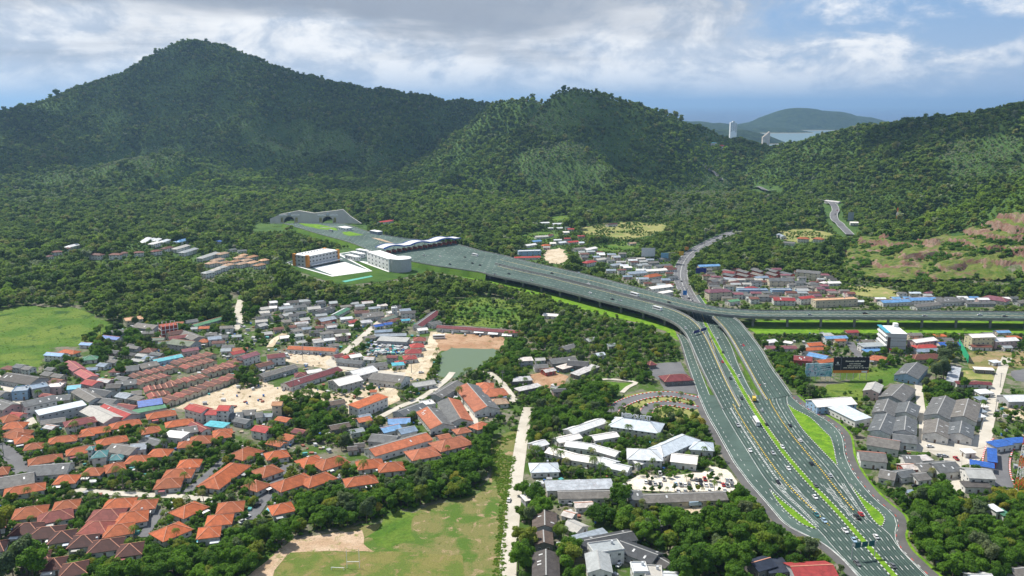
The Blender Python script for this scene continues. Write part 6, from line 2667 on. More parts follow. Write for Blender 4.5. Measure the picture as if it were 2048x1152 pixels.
bb2, pn2, w2, zb2, zt2 = billboard(1611, 1664, 727, 753, 762, 'cyan and white printed billboard beside the black one', cyan_poster())
m2 = MB()
for k, (u0, u1, v) in enumerate(((0.08, 0.40, 0.72), (0.05, 0.42, 0.58), (0.14, 0.38, 0.44), (0.06, 0.2, 0.14))):
    x = u0
    while x < u1:
        s = rng.uniform(0.012, 0.03)
        m2.box(x * w2, (x + s) * w2, -0.04, -0.01, zb2 + v * (zt2 - zb2) + (x - u0) * 3, zb2 + (v + 0.055) * (zt2 - zb2) + (x - u0) * 3)
        x += s + 0.008
tag(m2.build('lettering', plain('lettering_navy', (0.02, 0.05, 0.12)), pn2), kind='stuff')
for k, (u, v, r_) in enumerate(((-0.36, 0.58, 0.9), (-0.24, 0.72, 1.0), (-0.25, 0.45, 1.1), (-0.12, 0.62, 0.8))):
    m2 = MB()
    m2.cyl((u * w2, -0.05, zb2 + v * (zt2 - zb2)), (u * w2, -0.02, zb2 + v * (zt2 - zb2)), r_, r_, 12)
    m2.build('printed_disc', plain('disc_pale', (0.62, 0.56, 0.62)), pn2)
billboard(1283, 1310, 496, 513, 522, 'blank whitish billboard above the grey roofs by the old road', plain('blank_hoarding', (0.50, 0.53, 0.54), 0.6, 0.12), 4)
billboard(1322, 1337, 506, 517, 522, 'small light blue advertising board beside the olive one', plain('board_blue', (0.22, 0.42, 0.60), 0.6, 0.3, 0.8), 2)
billboard(1337, 1351, 505, 517, 522, 'small olive striped advertising board beside the blue one', plain('board_olive', (0.30, 0.29, 0.17), 0.6, 0.3, 0.8), 2)
billboard(1358, 1367, 503, 511, 520, 'small yellow advertising board next to the old road bend', plain('board_yellow', (0.62, 0.36, 0.02), 0.6, 0.2), 2)
billboard(1370, 1377, 494, 500, 508, 'tiny orange advertising board higher up beside the old road', plain('board_orange', (0.55, 0.24, 0.04), 0.6, 0.2), 2)
billboard(1392, 1413, 536, 547, 549, 'dark blue shop sign with yellow lettering beside the light blue roof', plain('board_navy', (0.02, 0.03, 0.20), 0.6, 0.2), 2)
billboard(1696, 1707, 425, 441, 446, 'grey upright hoarding beside the winding pass road', plain('board_grey', (0.22, 0.27, 0.31), 0.6, 0.1), 2)
# road signs and gantries
billboard(1366, 1374, 581, 590, 596, 'blue road sign standing on the median of the old road', plain('sign_blue', (0.03, 0.20, 0.55), 0.5, 0.1), 1, name='road_sign', th=0.2)


def gantry(p0, p1, h, lab, npan):
    a, b = G(*p0, 0.3), G(*p1, 0.3)
    c = (a + b) / 2
    yaw = math.atan2(b[1] - a[1], b[0] - a[0])
    L = float(np.linalg.norm((b - a)[:2]))
    root = empty('sign_gantry', (c[0], c[1], 0.3), yaw)
    tag(root, lab, 'gantry')
    for sx in (-L / 2, L / 2):
        m2 = MB()
        m2.cyl((sx, 0, -0.2), (sx, 0, h + 1.0), 0.22, 0.18, 8)
        m2.build('post', M_STEEL, root)
    m2 = MB()
    for z in (h, h + 1.0):
        for y in (-0.3, 0.3):
            m2.bar((-L / 2, y, z), (L / 2, y, z), 0.14)
    k = int(L / 1.5)
    for i in range(k):
        m2.bar((-L / 2 + i * L / k, -0.3, h), (-L / 2 + (i + 1) * L / k, -0.3, h + 1.0), 0.08)
    m2.build('truss', M_STEEL, root)
    for i in range(npan):
        u = (-0.5 + (i + 0.5) / npan) * L * 0.9
        m2 = MB()
        m2.box(u - L * 0.36 / npan, u + L * 0.36 / npan, -0.55, -0.4, h - 0.7, h + 1.9)
        m2.build('sign_panel', plain('sign_teal', (0.015, 0.10, 0.11), 0.5, 0.2) if h < 7 else plain('sign_navy', (0.02, 0.03, 0.16), 0.5, 0.2), root)


gantry((1703, 1118), (1749, 1112), 6.2, 'sign gantry with dark teal panels over the near highway lanes', 3)
gantry((1383, 684), (1414, 674), 7.6, 'sign gantry with dark blue panels where the ramp joins the highway', 2)

# ---- rooftop letters, seen from behind
wb = [q for q in BUILD if q['full'] and 'mirrored letter' in q['full']][0]
root = empty('roof_sign', (0, 0, 0))
tag(root, 'row of white capital letters on a white roof, seen from behind', 'sign')
wo_ = wb['o']
hw2, hl2 = wb['W'] / 2 + 0.5, wb['L'] / 2 + 0.5
rl2 = max(0.15, hl2 - hw2 * 0.92)
rz = 5 - 0.12 + wb['W'] * 0.23 + 0.1
M4 = Matrix.Translation(wo_.location) @ Matrix.Rotation(wo_.rotation_euler.z, 4, 'Z')
ends = sorted([np.array(M4 @ Vector((sx * (rl2 + 1.0), 0, rz))) for sx in (-1, 1)], key=lambda q: q[0])
pa, pb = ends
# letters stand on the ridge: from the far side they read left to right
txt = 'TIGER KINGDOM'
yawL = math.atan2(pb[1] - pa[1], pb[0] - pa[0])
for i, chv in enumerate(txt):
    if chv == ' ':
        continue
    t = 1 - (i + 0.5) / len(txt)
    p = pa * (1 - t) + pb * t
    cu = bpy.data.curves.new('letter', 'FONT')
    cu.body = chv
    cu.size = 4.1
    cu.extrude = 0.18
    cu.offset = 0.09
    cu.align_x = 'CENTER'
    tmp = bpy.data.objects.new('letter_tmp', cu)
    me = bpy.data.meshes.new_from_object(tmp)
    me.name = 'letter'
    me.materials.clear()
    me.materials.append(M_PWHITE)
    bpy.data.objects.remove(tmp)
    o = part('letter', me, root, tuple(p))
    o.rotation_euler = (math.pi / 2, 0, yawL + math.pi)
m2 = MB()
m2.bar(tuple(pa), tuple(pb), 0.15)
m2.build('mounting_rail', M_STEEL, root)

# ---- goal posts, bench, pools
def goal(pxa, pya, pxb, pyb, hb, hp_, lab):
    a, b = G(pxa, pya, 0.12), G(pxb, pyb, 0.12)
    root = empty('goal_posts', tuple((a + b) / 2))
    tag(root, lab, 'goal')
    v = (b - a) / 2
    for s in (-1, 1):
        m2 = MB()
        m2.cyl(tuple(v * s), tuple(v * s + np.array([0, 0, hp_])), 0.11, 0.09, 6)
        m2.build('post', M_PWHITE, root)
    m2 = MB()
    m2.bar(tuple(-v + np.array([0, 0, hb])), tuple(v + np.array([0, 0, hb])), 0.2)
    m2.build('crossbar', M_PWHITE, root)
    return root


goal(694, 1136, 719, 1135.5, 3.0, 9.0, 'tall white rugby goal posts on the sports pitch')
g2 = goal(663, 1140, 688, 1141, 1.3, 1.3, 'low white football goal on the sports pitch')
m2 = MB()
for s in (-3.0, 3.0):
    m2.bar((s, 0, 1.3), (s * 0.97, 1.4, 0), 0.1)
m2.build('stay', M_PWHITE, g2)


def pool(pix, lab):
    w = [G(x, y, 0) for x, y in pix]
    root = empty('swimming_pool', (0, 0, 0))
    tag(root, lab, 'pool')
    c = sum(w) / len(w)
    for nm, k, z, mt in (('coping', 1.25, 0.18, M_PWHITE), ('water', 1.0, 0.21, M_POOL)):
        m2 = MB()
        m2.poly([tuple((p - c) * k + c + np.array([0, 0, z])) for p in w])
        oo = m2.build(nm, mt, root)
        upright(oo.data)
    TAKEN.poly([(p - c) * 1.4 + c for p in w])


pool([(528, 1026), (536, 1016), (541, 1019), (534, 1029)], 'small dark blue pool beside the lone orange-roofed house')
pool([(386, 1079), (428, 1079), (431, 1084), (390, 1085)], 'thin light blue pool below the orange-roofed house with a pale wall')

# ---- lattice masts and poles
def mast(px, py, h, w0, lab, stripes=True, onT=False):
    p = T(px, py) if onT else G(px, py, 0)
    root = empty('lattice_mast', (p[0], p[1], p[2]))
    tag(root, lab, 'mast')
    n = max(4, int(h / 3))
    for i in range(n):
        z0, z1 = h * i / n, h * (i + 1) / n
        a, b = w0 * (1 - 0.7 * i / n) / 2, w0 * (1 - 0.7 * (i + 1) / n) / 2
        m2 = MB()
        for sx, sy in ((-1, -1), (1, -1), (1, 1), (-1, 1)):
            m2.bar((sx * a, sy * a, z0), (sx * b, sy * b, z1), 0.22)
            m2.bar((sx * a, sy * a, z0), ((-sy) * b, sx * b, z1), 0.12)
            m2.bar((sx * b, sy * b, z1), ((-sy) * b, sx * b, z1), 0.12)
        m2.build('mast_section', M_TRED if (i // 2) % 2 else M_PWHITE, root)


mast(2036, 1000, 42, 3.4, 'red and white lattice mast at the right frame edge beside the asphalt track')
mast(1793, 447, 26, 3.2, 'distant red and white mast rising from the trees on the hillside', onT=True)


def pole(px, py, h, lab, onT=False):
    p = T(px, py) if onT else G(px, py, 0)
    root = empty('utility_pole', (p[0], p[1], p[2]))
    tag(root, lab, 'pole', 'utility poles')
    m2 = MB()
    m2.cyl((0, 0, -0.5), (0, 0, h), 0.24, 0.15, 6)
    m2.build('pole_shaft', M_CONC, root)
    for z in (h - 0.5, h - 1.6):
        m2 = MB()
        m2.box(-1.3, 1.3, -0.08, 0.08, z, z + 0.16)
        m2.build('crossarm', M_STEEL, root)
    return np.array([p[0], p[1], p[2] + h])


PTOPS = []
for k, (px, py, h, onT, lab) in enumerate(((1409, 497, 24, False, 'tall pole at the outer bend of the old road'), (1430, 478, 24, False, 'tall pole where the old road enters the trees'), (1524, 462, 20, False, 'pole at the edge of the pale clearing'),
                                           (1623, 378, 34, True, 'tall pylon pole against the pass woods, upper one'), (1699, 410, 34, True, 'tall pylon pole beside the winding pass road'), (1530, 388, 28, True, 'pole above the broken stretch of pass road'), (1575, 382, 28, True, 'pole between the upper pylon and the broken road stretch'),
                                           (588, 798, 16, False, 'dark pole standing in the sand lot'), (823, 746, 15, False, 'pole at the crossroads by the white hall'), (606, 722, 12, False, 'pole in the yard before the long orange row'),
                                           (2000, 775, 11, False, 'pole beside the dirt road at the white hall'), (1716, 700, 12, False, 'pole beside the short grey lane near the viaduct'), (1990, 830, 11, False, 'pole beside the dirt road, nearer the warehouse yard'),
                                           (448, 930, 9, False, 'pole on the estate lane among orange roofs'), (8, 915, 9, False, 'street lamp pole at the left frame edge'), (1005, 770, 11, False, 'pole on the curve of the concrete lane near the pond'))):
    PTOPS.append(pole(px, py, h, lab, onT))
for k, (i, j) in enumerate(((3, 4), (6, 3), (5, 6), (0, 1))):
    a, b = PTOPS[i], PTOPS[j]
    m2 = MB()
    for off in (-1.2, 0, 1.2):
        prev = None
        for t in np.linspace(0, 1, 9):
            q = a * (1 - t) + b * t + np.array([off, 0, -6.0 * t * (1 - t) - 0.4])
            if prev is not None:
                m2.bar(tuple(prev), tuple(q), 0.07)
            prev = q
    o = m2.build('power_line', plain('wire', (0.05, 0.05, 0.05)))
    tag(o, ('power lines between the two tall pylon poles', 'power lines leading left from the upper pylon pole', 'power lines above the broken stretch of pass road', 'power lines along the bend of the old road')[k], 'power line')

# ---- distant towers by the bay
for px, yb, wpx, D, hpx, lab, mt, st_ in ((1467, 264, 13, 5200, 21, 'white high-rise tower standing by the distant bay', M_PWHITE, 14), (1533, 283, 15, 4300, 19, 'stepped sand-coloured hotel tower on the saddle before the bay', plain('sand_tower', (0.58, 0.50, 0.42), 0.7, 0.25, 0.05), 9)):
    base = AT(px, yb, D)
    s_ = D / FPX
    root = empty('tower_block', (base[0], base[1], base[2] - 40))
    tag(root, lab, 'tower')
    w_, h_ = wpx * s_, hpx * s_ + 40
    if st_ == 14:
        for k, (x0, x1, f) in enumerate(((-0.5, -0.18, 0.94), (-0.17, 0.17, 1.0), (0.18, 0.5, 0.9))):
            m2 = MB()
            m2.box(x0 * w_, x1 * w_, 0, w_ * 0.6, 0, h_ * f)
            wl_ = m2.build('tower_wing', mt, root)
            for q in range(12):
                m2 = MB()
                z = h_ * f - 3 - q * 4.6
                m2.box(x0 * w_ + 1, x1 * w_ - 1, -0.4, 0.0, z - 1.8, z)
                m2.build('window_band', M_GLASS, wl_)
    else:
        for k in range(6):
            m2 = MB()
            f = 0.72 + 0.28 * (k / 5)
            m2.box((-0.5 + k / 6) * w_, (-0.5 + (k + 1) / 6) * w_ - 0.05, k * 2.0, k * 2.0 + w_ * 0.5, 0, h_ * f)
            m2.build('tower_wing', mt, root)

# houses high on the pass
building(1418, 286, 1430, 285, 12, 's', 'cy', 'w', 6, area='', full='cyan-roofed house high on the wooded pass slope')
building(1432, 290, 1446, 289, 12, 'h', 'rd', 'w', 6, area='', full='red-roofed house high on the wooded pass slope')
building(1652, 404, 1680, 402, 9, 'g', 'ru', 'w', 4, area='', full='rusty-roofed roadside stalls at the top of the pass bend')
building(1700, 445, 1716, 444, 8, 'g', 'wh', 'w', 4, area='', full='small white house below the grey hoarding on the pass')
building(758, 444, 786, 440, 9, 'g', 'rd', 'w', 4, area='', full='small red and white house in the forest right of the tunnels')
for q in BUILD[-5:]:
    TAKEN.rect(q['x'] * 0.985, q['y'] - 26, 0, 26, 42, 0)

# ---- scrap yard, awnings, netting
for k, (x, y) in enumerate(((897, 658), (932, 661), (958, 664), (986, 667), (1014, 670))):
    p = G(x, y, 2.4)
    root = empty('awning', (p[0], p[1], 0), R(-8))
    tag(root, 'white car awning, ' + ('leftmost', 'second from left', 'third from left', 'fourth from left', 'rightmost')[k] + ', in front of the very long maroon row', 'awning', 'white awnings along the maroon row')
    m2 = MB()
    m2.quad((-4.5, -2.5, 2.3), (4.5, -2.5, 2.3), (4.5, 2.5, 2.9), (-4.5, 2.5, 2.9))
    m2.quad((-4.5, 2.5, 2.85), (4.5, 2.5, 2.85), (4.5, -2.5, 2.25), (-4.5, -2.5, 2.25))
    m2.build('awning_sheet', M_PWHITE, root)
    for sx in (-4.3, 4.3):
        for sy in (-2.3, 2.3):
            m2 = MB()
            m2.bar((sx, sy, 0), (sx, sy, 2.3 + (0.5 if sy > 0 else 0)), 0.1)
            m2.build('post', M_STEEL, root)
a, b = G(1917, 694, 0), G(1936, 727, 0)
net = empty('netting_fence', (0, 0, 0))
tag(net, 'bright green netting fence standing beside the planted plot', 'fence')
for i in range(8):
    q0, q1 = a + (b - a) * i / 8, a + (b - a) * (i + 1) / 8
    m2 = MB()
    m2.quad(tuple(q0), tuple(q1 - (q1 - q0) * 0.01), tuple(q1 - (q1 - q0) * 0.01 + np.array([0, 0, 7.0])), tuple(q0 + np.array([0, 0, 7.0])))
    m2.build('net_panel', plain('green_net', (0.02, 0.42, 0.20), 0.7, 0.25, 0.3), net)
    m2 = MB()
    m2.bar(tuple(q0), tuple(q0 + np.array([0, 0, 7.3])), 0.12)
    m2.build('post', M_STEEL, net)
# ---------------------------------------------------------------- quarry faces on the right hill
def quarry():
    pix = [(1690, 492), (1715, 482), (1750, 478), (1800, 484), (1850, 486), (1900, 470), (1950, 452), (2000, 440), (2060, 428), (2110, 430), (2110, 560), (2060, 545), (2000, 565), (1950, 560), (1880, 565), (1820, 572), (1760, 565), (1715, 560), (1690, 540), (1675, 510)]
    w = np.array([T(*p)[:2] for p in pix])
    xs = np.arange(w[:, 0].min(), w[:, 0].max(), 3.0)
    ys = np.arange(w[:, 1].min(), w[:, 1].max(), 3.0)
    x, y = np.meshgrid(xs, ys)
    ins = inpoly(x, y, [tuple(p) for p in w])
    z = HZ(x, y)
    edge = np.ones(x.shape)
    for k_ in range(1, 6):                 # sink the rim into the hillside
        sh_ = ins & np.roll(ins, k_, 0) & np.roll(ins, -k_, 0) & np.roll(ins, k_, 1) & np.roll(ins, -k_, 1)
        edge = np.where(sh_, edge - 0.2, edge)
    # benches: steps in the slope
    st_ = 13.0
    k = (z + 16 * vnoise(x / 34, y / 34, 8) + 5 * vnoise(x / 12, y / 12, 18)) / st_
    fr_ = k - np.floor(k)
    sh = np.clip((fr_ - 0.6) / 0.22, 0, 1)
    zb = (np.floor(k) + sh) * st_
    z2 = z + (zb - z) * 0.5 + 3.6 * (vnoise(x / 9, y / 9, 9) - 0.5) + 1.3 * (vnoise(x / 3.1, y / 3.1, 10) - 0.5) + 0.9 - 3.0 * edge
    v, f = [], []
    idx = -np.ones(x.shape, int)
    J, I = np.nonzero(ins)
    for j, i in zip(J, I):
        idx[j, i] = len(v)
        v.append((x[j, i], y[j, i], z2[j, i]))
    for j, i in zip(J, I):
        if j + 1 < x.shape[0] and i + 1 < x.shape[1]:
            q = (idx[j, i], idx[j, i + 1], idx[j + 1, i + 1], idx[j + 1, i])
            if min(q) >= 0:
                f.append(q)
    me = bpy.data.meshes.new('quarry')
    me.from_pydata(v, [], f)
    m, nt, out = newmat('quarry_rock')
    g = N(nt, 'ShaderNodeNewGeometry')
    pos, nz = g.outputs['Position'], N(nt, 'ShaderNodeSeparateXYZ', {0: g.outputs['True Normal']}).outputs[2]
    n1 = noise(nt, 0.05, 6, 0.7, vec=pos, dist=0.6)
    rock = mixc(nt, rampf(nt, n1, 0.4, 0.6), (0.18, 0.095, 0.065), (0.28, 0.20, 0.15))
    rock = mixc(nt, rampf(nt, noise(nt, 0.4, 6, 0.75, vec=pos), 0.45, 0.7), rock, (0.13, 0.085, 0.065))
    gr = mixc(nt, rampf(nt, noise(nt, 0.15, 6, 0.7, vec=pos), 0.35, 0.62), (0.075, 0.13, 0.02), (0.15, 0.165, 0.045))
    flat = rampf(nt, nz, 0.66, 0.84)
    gm = N(nt, 'ShaderNodeMath', {0: flat, 1: rampf(nt, noise(nt, 0.035, 5, 0.7, vec=pos), 0.37, 0.47)}, operation='MULTIPLY').outputs[0]
    finish(nt, out, mixc(nt, gm, rock, gr), 0.95, 0.1, bump=(noise(nt, 0.7, 5, 0.7, vec=pos), 1.0))
    me.materials.append(m)
    o = link(bpy.data.objects.new('quarry_slope', me))
    tag(o, 'reddish quarried slope with grassy benches on the right hill', 'quarry', kind='structure')
    TAKEN.poly(w)
    return w


QW = quarry()
# ================================================================ TREES OF THE TOWN
for q in BUILD:                       # keep the forest from hiding the far houses
    if q['y'] > 780:
        TAKEN.rect(q['x'] * (1 - 6 / q['y']), q['y'] - 6, 0, q['L'] * 0.9 + 2, 12, 0.5)
        for t in range(1, 8):
            LOW.rect(q['x'] * (1 - 9 * t / q['y']), q['y'] - 9 * t, 0, q['L'] + 6, 10, 1)


def merge(name, a, b):
    """one mesh out of a trunk and a crown (for the uncounted rest)"""
    bm = bmesh.new()
    bm.from_mesh(a)
    n = len(bm.faces)
    bm.from_mesh(b)
    bm.faces.ensure_lookup_table()
    for f in bm.faces[n:]:
        f.material_index = 1
    me = bpy.data.meshes.new(name)
    bm.to_mesh(me)
    bm.free()
    me.materials.append(a.materials[0])
    me.materials.append(b.materials[0])
    return me


TREEK = []
for k, (rad, hh, nl, nleaf, mat) in enumerate(((4.6, 9.5, 11, 2100, M_LEAF), (3.8, 10.5, 10, 1900, M_LEAF), (5.4, 9.0, 13, 2300, M_LEAF), (3.2, 7.5, 8, 1500, M_LEAF), (4.2, 11.5, 11, 2000, M_LEAF), (4.8, 8.5, 11, 2000, M_LEAF_YEL), (4.0, 12.0, 10, 1700, M_LEAF_GREY))):
    crown = leaf_cloud('crown', 300 + k, make_lobes(70 + k, rad, hh * 0.22, hh, nl), nleaf, 0.62, mat, jit=0.6)
    trunk = trunk_mesh('trunk', 20 + k, hh, 0.28, 5, M_BARK, rad * 0.5)
    TREEK.append((trunk, crown))


def palm(seed, h, nf, fl):
    rng = random.Random(seed)
    m = MB()
    prev = Vector((0, 0, -0.3))
    bend = Vector((rng.uniform(-1, 1), rng.uniform(-1, 1), 0)) * 0.12 * h
    for i in range(5):
        t = (i + 1) / 5
        nx = Vector((0, 0, h * t)) + bend * t * t
        m.cyl(prev, nx, 0.22 - 0.02 * i, 0.20 - 0.02 * i, 6, cap=(i == 4))
        prev = nx
    trunk = m.mesh('trunk', M_PALMBARK)
    top = prev
    v, f, tint = [], [], []
    for k in range(nf):
        a = k * 2.399 + rng.random() * 0.4
        up = rng.uniform(-0.25, 0.95)
        pts = []
        for s in range(7):
            t = s / 6
            r_ = fl * (t * (1 - 0.18 * t))
            z = fl * (up * t * 0.8 - (0.75 + 0.35 * up) * t * t)
            pts.append(top + Vector((math.cos(a) * r_, math.sin(a) * r_, z)))
        side = Vector((-math.sin(a), math.cos(a), 0))
        tv = rng.uniform(0.7, 1.25)
        for s in range(1, 6):
            p, q = pts[s], pts[s + 1]
            d = q - p
            for sg in (-1, 1):
                for half in (0, 0.5):
                    b0 = p + d * half
                    b1 = p + d * (half + 0.36)
                    ll = fl * 0.27 * (1.15 - abs(s / 6 - 0.45) * 1.3)
                    tip = b1 + side * sg * ll + d * 0.35 + Vector((0, 0, -ll * 0.45))
                    n = len(v)
                    v += [tuple(b0), tuple(b1), tuple(tip)]
                    f.append((n, n + 1, n + 2))
                    tint += [tv] * 3
    me = bpy.data.meshes.new('fronds')
    me.from_pydata(v, [], f)
    me.materials.append(M_PALM)
    at = me.color_attributes.new('tint', 'FLOAT_COLOR', 'POINT')
    at.data.foreach_set('color', np.repeat(np.array(tint, np.float32)[:, None], 4, 1).ravel())
    return trunk, me


PALMK = [palm(500 + k, h, nf, fl) for k, (h, nf, fl) in enumerate(((9.0, 19, 3.6), (7.0, 17, 3.3), (11.0, 20, 3.8), (5.0, 16, 3.0)))]
NEAR = bpy.data.collections.new('near_tree_kinds')
for tr, cr in TREEK:
    NEAR.objects.link(bpy.data.objects.new('near_tree', merge('near_tree', tr, cr)))
PALMS = bpy.data.collections.new('palm_kinds')
for tr, cr in PALMK:
    PALMS.objects.link(bpy.data.objects.new('near_palm', merge('near_palm', tr, cr)))
SHRUBS = bpy.data.collections.new('shrub_kinds')
for k in range(5):
    rr_ = (1.0, 1.4, 1.8, 1.2, 2.3)[k]
    me = leaf_cloud('shrub_kind', 700 + k, make_lobes(90 + k, rr_, 0.1, rr_ * 1.3, 5), 170, 0.5, M_LEAF if k != 3 else M_PALM)
    SHRUBS.objects.link(bpy.data.objects.new('shrub_kind', me))

TUFTS = bpy.data.collections.new('tuft_kinds')
for k in range(3):
    me = leaf_cloud('tuft_kind', 760 + k, make_lobes(95 + k, 1.6, -0.5, 0.5, 5), 130, 0.45, M_TUFT)
    TUFTS.objects.link(bpy.data.objects.new('tuft_kind', me))

# zones: outline in the photograph, spacing (m), scale range, share of palms, chance, where (for labels)
ZONES = [
    ([(150, 1139), (250, 1114), (312, 1084), (390, 1074), (437, 1090), (512, 1052), (544, 1040), (587, 1024), (589, 978), (610, 960), (652, 982), (687, 990), (752, 970), (782, 947), (824, 925), (874, 898), (922, 880), (987, 868), (974, 914), (979, 955), (942, 992), (882, 1002), (799, 1022), (737, 1047),
      (652, 1060), (575, 1078), (555, 1105), (512, 1131), (480, 1175), (100, 1175)], 4.6, (0.6, 1.05), 0.03, 0.96, 'in the thick green belt above the sports field'),
    ([(-20, 1070), (70, 1080), (85, 1140), (60, 1175), (-20, 1175)], 6.5, (1.1, 1.5), 0.0, 1.0, 'of the dark clump at the lower-left frame corner'),
    ([(-20, 860), (300, 862), (560, 900), (760, 960), (600, 1000), (430, 1090), (150, 1140), (60, 1080), (-20, 1065)], 4.6, (0.30, 0.60), 0.22, 0.82, 'between the houses of the lower-left estate'),
    ([(165, 678), (235, 662), (335, 682), (380, 702), (345, 722), (285, 738), (240, 762), (190, 722)], 5.4, (0.6, 0.95), 0.15, 0.9, 'in the grove between the meadow and the brown terraces'),
    ([(80, 745), (150, 715), (180, 740), (130, 752)], 6, (0.5, 0.8), 0.1, 0.8, 'in the grove between the meadow and the brown terraces'),
    ([(465, 740), (520, 728), (528, 770), (478, 782)], 5, (0.5, 0.9), 0.2, 0.9, 'at the upper end of the sand lot'),
    ([(556, 806), (620, 800), (700, 818), (760, 838), (770, 872), (750, 890), (700, 905), (640, 890), (560, 885), (520, 860)], 4.6, (0.5, 0.95), 0.25, 0.93, 'in the garden grove below the sand lot'),
    ([(512, 610), (760, 606), (830, 640), (800, 690), (700, 720), (560, 700), (512, 690)], 6.5, (0.45, 0.85), 0.22, 0.55, 'among the shanty roofs under the woods'),
    ([(240, 640), (460, 655), (512, 690), (500, 730), (380, 700), (250, 665)], 6.5, (0.45, 0.85), 0.15, 0.55, 'among the roofs by the green meadow'),
    ([(918, 762), (955, 740), (985, 715), (1000, 698), (1032, 690), (1060, 740), (1048, 800), (1020, 815), (985, 760), (950, 758)], 4.8, (0.55, 0.9), 0.35, 0.9, 'on the far bank of the pond'),
    ([(850, 722), (878, 700), (882, 740), (868, 758), (850, 750)], 4.6, (0.35, 0.7), 0.3, 0.9, 'on the near bank of the pond'),
    ([(1000, 655), (1180, 640), (1300, 662), (1352, 690), (1368, 722), (1345, 722), (1298, 725), (1290, 745), (1320, 775), (1250, 762), (1180, 758), (1095, 835), (1060, 835), (1062, 780), (1140, 772), (1150, 735), (1040, 740)], 5.6, (0.55, 0.95), 0.48, 0.88, 'in the palm wood left of the highway'),
    ([(1030, 805), (1095, 790), (1180, 772), (1235, 792), (1212, 828), (1240, 850), (1190, 862), (1060, 852)], 5.0, (0.6, 1.0), 0.15, 0.93, 'in the grove above the white-roofed compound'),
    ([(1055, 840), (1250, 820), (1400, 850), (1440, 880), (1470, 935), (1400, 940), (1250, 965), (1060, 955)], 4.2, (0.40, 0.85), 0.35, 0.92, 'inside the white-roofed compound'),
    ([(1380, 800), (1396, 806), (1428, 872), (1470, 945), (1535, 1015), (1500, 1005), (1450, 960), (1410, 890), (1385, 840)], 3.8, (0.35, 0.6), 0.1, 0.95, 'on the strip along the left edge of the highway'),
    ([(1130, 988), (1260, 998), (1345, 1000), (1430, 1000), (1490, 985), (1532, 1018), (1590, 1066), (1650, 1092), (1712, 1160), (1560, 1175), (1330, 1175), (1300, 1110), (1250, 1072), (1190, 1045), (1150, 1020)], 5.2, (0.75, 1.25), 0.05, 0.96, 'in the wood between the long grey roof and the highway'),
    ([(1005, 990), (1130, 985), (1150, 1050), (1165, 1175), (1008, 1175)], 6.0, (0.7, 1.2), 0.12, 0.85, 'beside the concrete road at the foot of the picture'),
    ([(1700, 930), (1750, 962), (1800, 992), (1900, 985), (2060, 985), (2060, 1175), (1890, 1175), (1818, 1078), (1822, 1040), (1770, 990), (1706, 945)], 4.8, (0.6, 1.1), 0.04, 0.95, 'in the wood at the lower-right corner'),
    ([(1498, 664), (1545, 690), (1605, 712), (1612, 765), (1655, 790), (1612, 806), (1566, 762), (1535, 715)], 4.8, (0.55, 0.9), 0.05, 0.95, 'on the bank right of the highway ramp'),
    ([(1620, 668), (2060, 668), (2060, 705), (1880, 730), (1730, 745), (1600, 715)], 6.8, (0.4, 0.75), 0.12, 0.62, 'among the houses below the viaduct'),
    ([(1860, 690), (1905, 700), (1895, 760), (1870, 768), (1862, 730)], 6.0, (0.9, 1.3), 0.0, 1.0, 'of the big grey-green trees by the green netting'),
    ([(1850, 775), (1950, 768), (1965, 800), (1900, 812), (1850, 805)], 5.0, (0.5, 0.85), 0.05, 0.9, 'in the hedge row above the grey warehouses'),
    ([(1640, 800), (1760, 770), (1850, 820), (2060, 780), (2060, 985), (1900, 985), (1720, 930), (1700, 880)], 7.0, (0.3, 0.6), 0.15, 0.5, 'around the grey warehouse yard'),
    ([(1240, 790), (1390, 790), (1410, 850), (1300, 850)], 10, (0.4, 0.7), 0.6, 0.6, 'around the kart track'),
    ([(560, 770), (760, 740), (800, 790), (700, 830), (600, 820)], 11, (0.4, 0.8), 0.15, 0.4, 'standing on the bare sand lot'),
    ([(-20, 745), (180, 740), (340, 820), (340, 870), (-20, 865)], 8, (0.35, 0.6), 0.2, 0.45, 'in the old streets at the left'),
    ([(760, 740), (1030, 740), (1040, 860), (930, 880), (800, 900), (740, 880), (780, 800)], 7, (0.35, 0.65), 0.25, 0.55, 'among the townhouses below the pond'),
    ([(1505, 670), (1700, 670), (2060, 671), (2060, 680), (1800, 680), (1600, 684), (1530, 690)], 4.5, (0.3, 0.45), 0.05, 0.9, 'in the dark tree line along the foot of the viaduct'),
    ([(230, 640), (300, 645), (460, 640), (480, 600), (520, 606), (800, 606), (840, 625), (905, 648), (880, 660), (780, 625), (520, 625), (470, 665), (300, 668)], 5.5, (0.5, 0.9), 0.1, 0.8, 'along the edge of the forest above the town'),
    (CLEAR[2], 9.0, (0.35, 0.8), 0.45, 0.5, 'scattered over the meadow behind the pond'),
]


def jitter_grid(x0, x1, y0, y1, s):
    xs, ys = np.arange(x0, x1, s), np.arange(y0, y1, s)
    x, y = np.meshgrid(xs, ys)
    x = x + RNG.uniform(-0.42, 0.42, x.shape) * s + (np.arange(len(ys)) % 2)[:, None] * s * 0.5
    y = y + RNG.uniform(-0.42, 0.42, y.shape) * s
    return x.ravel(), y.ravel()


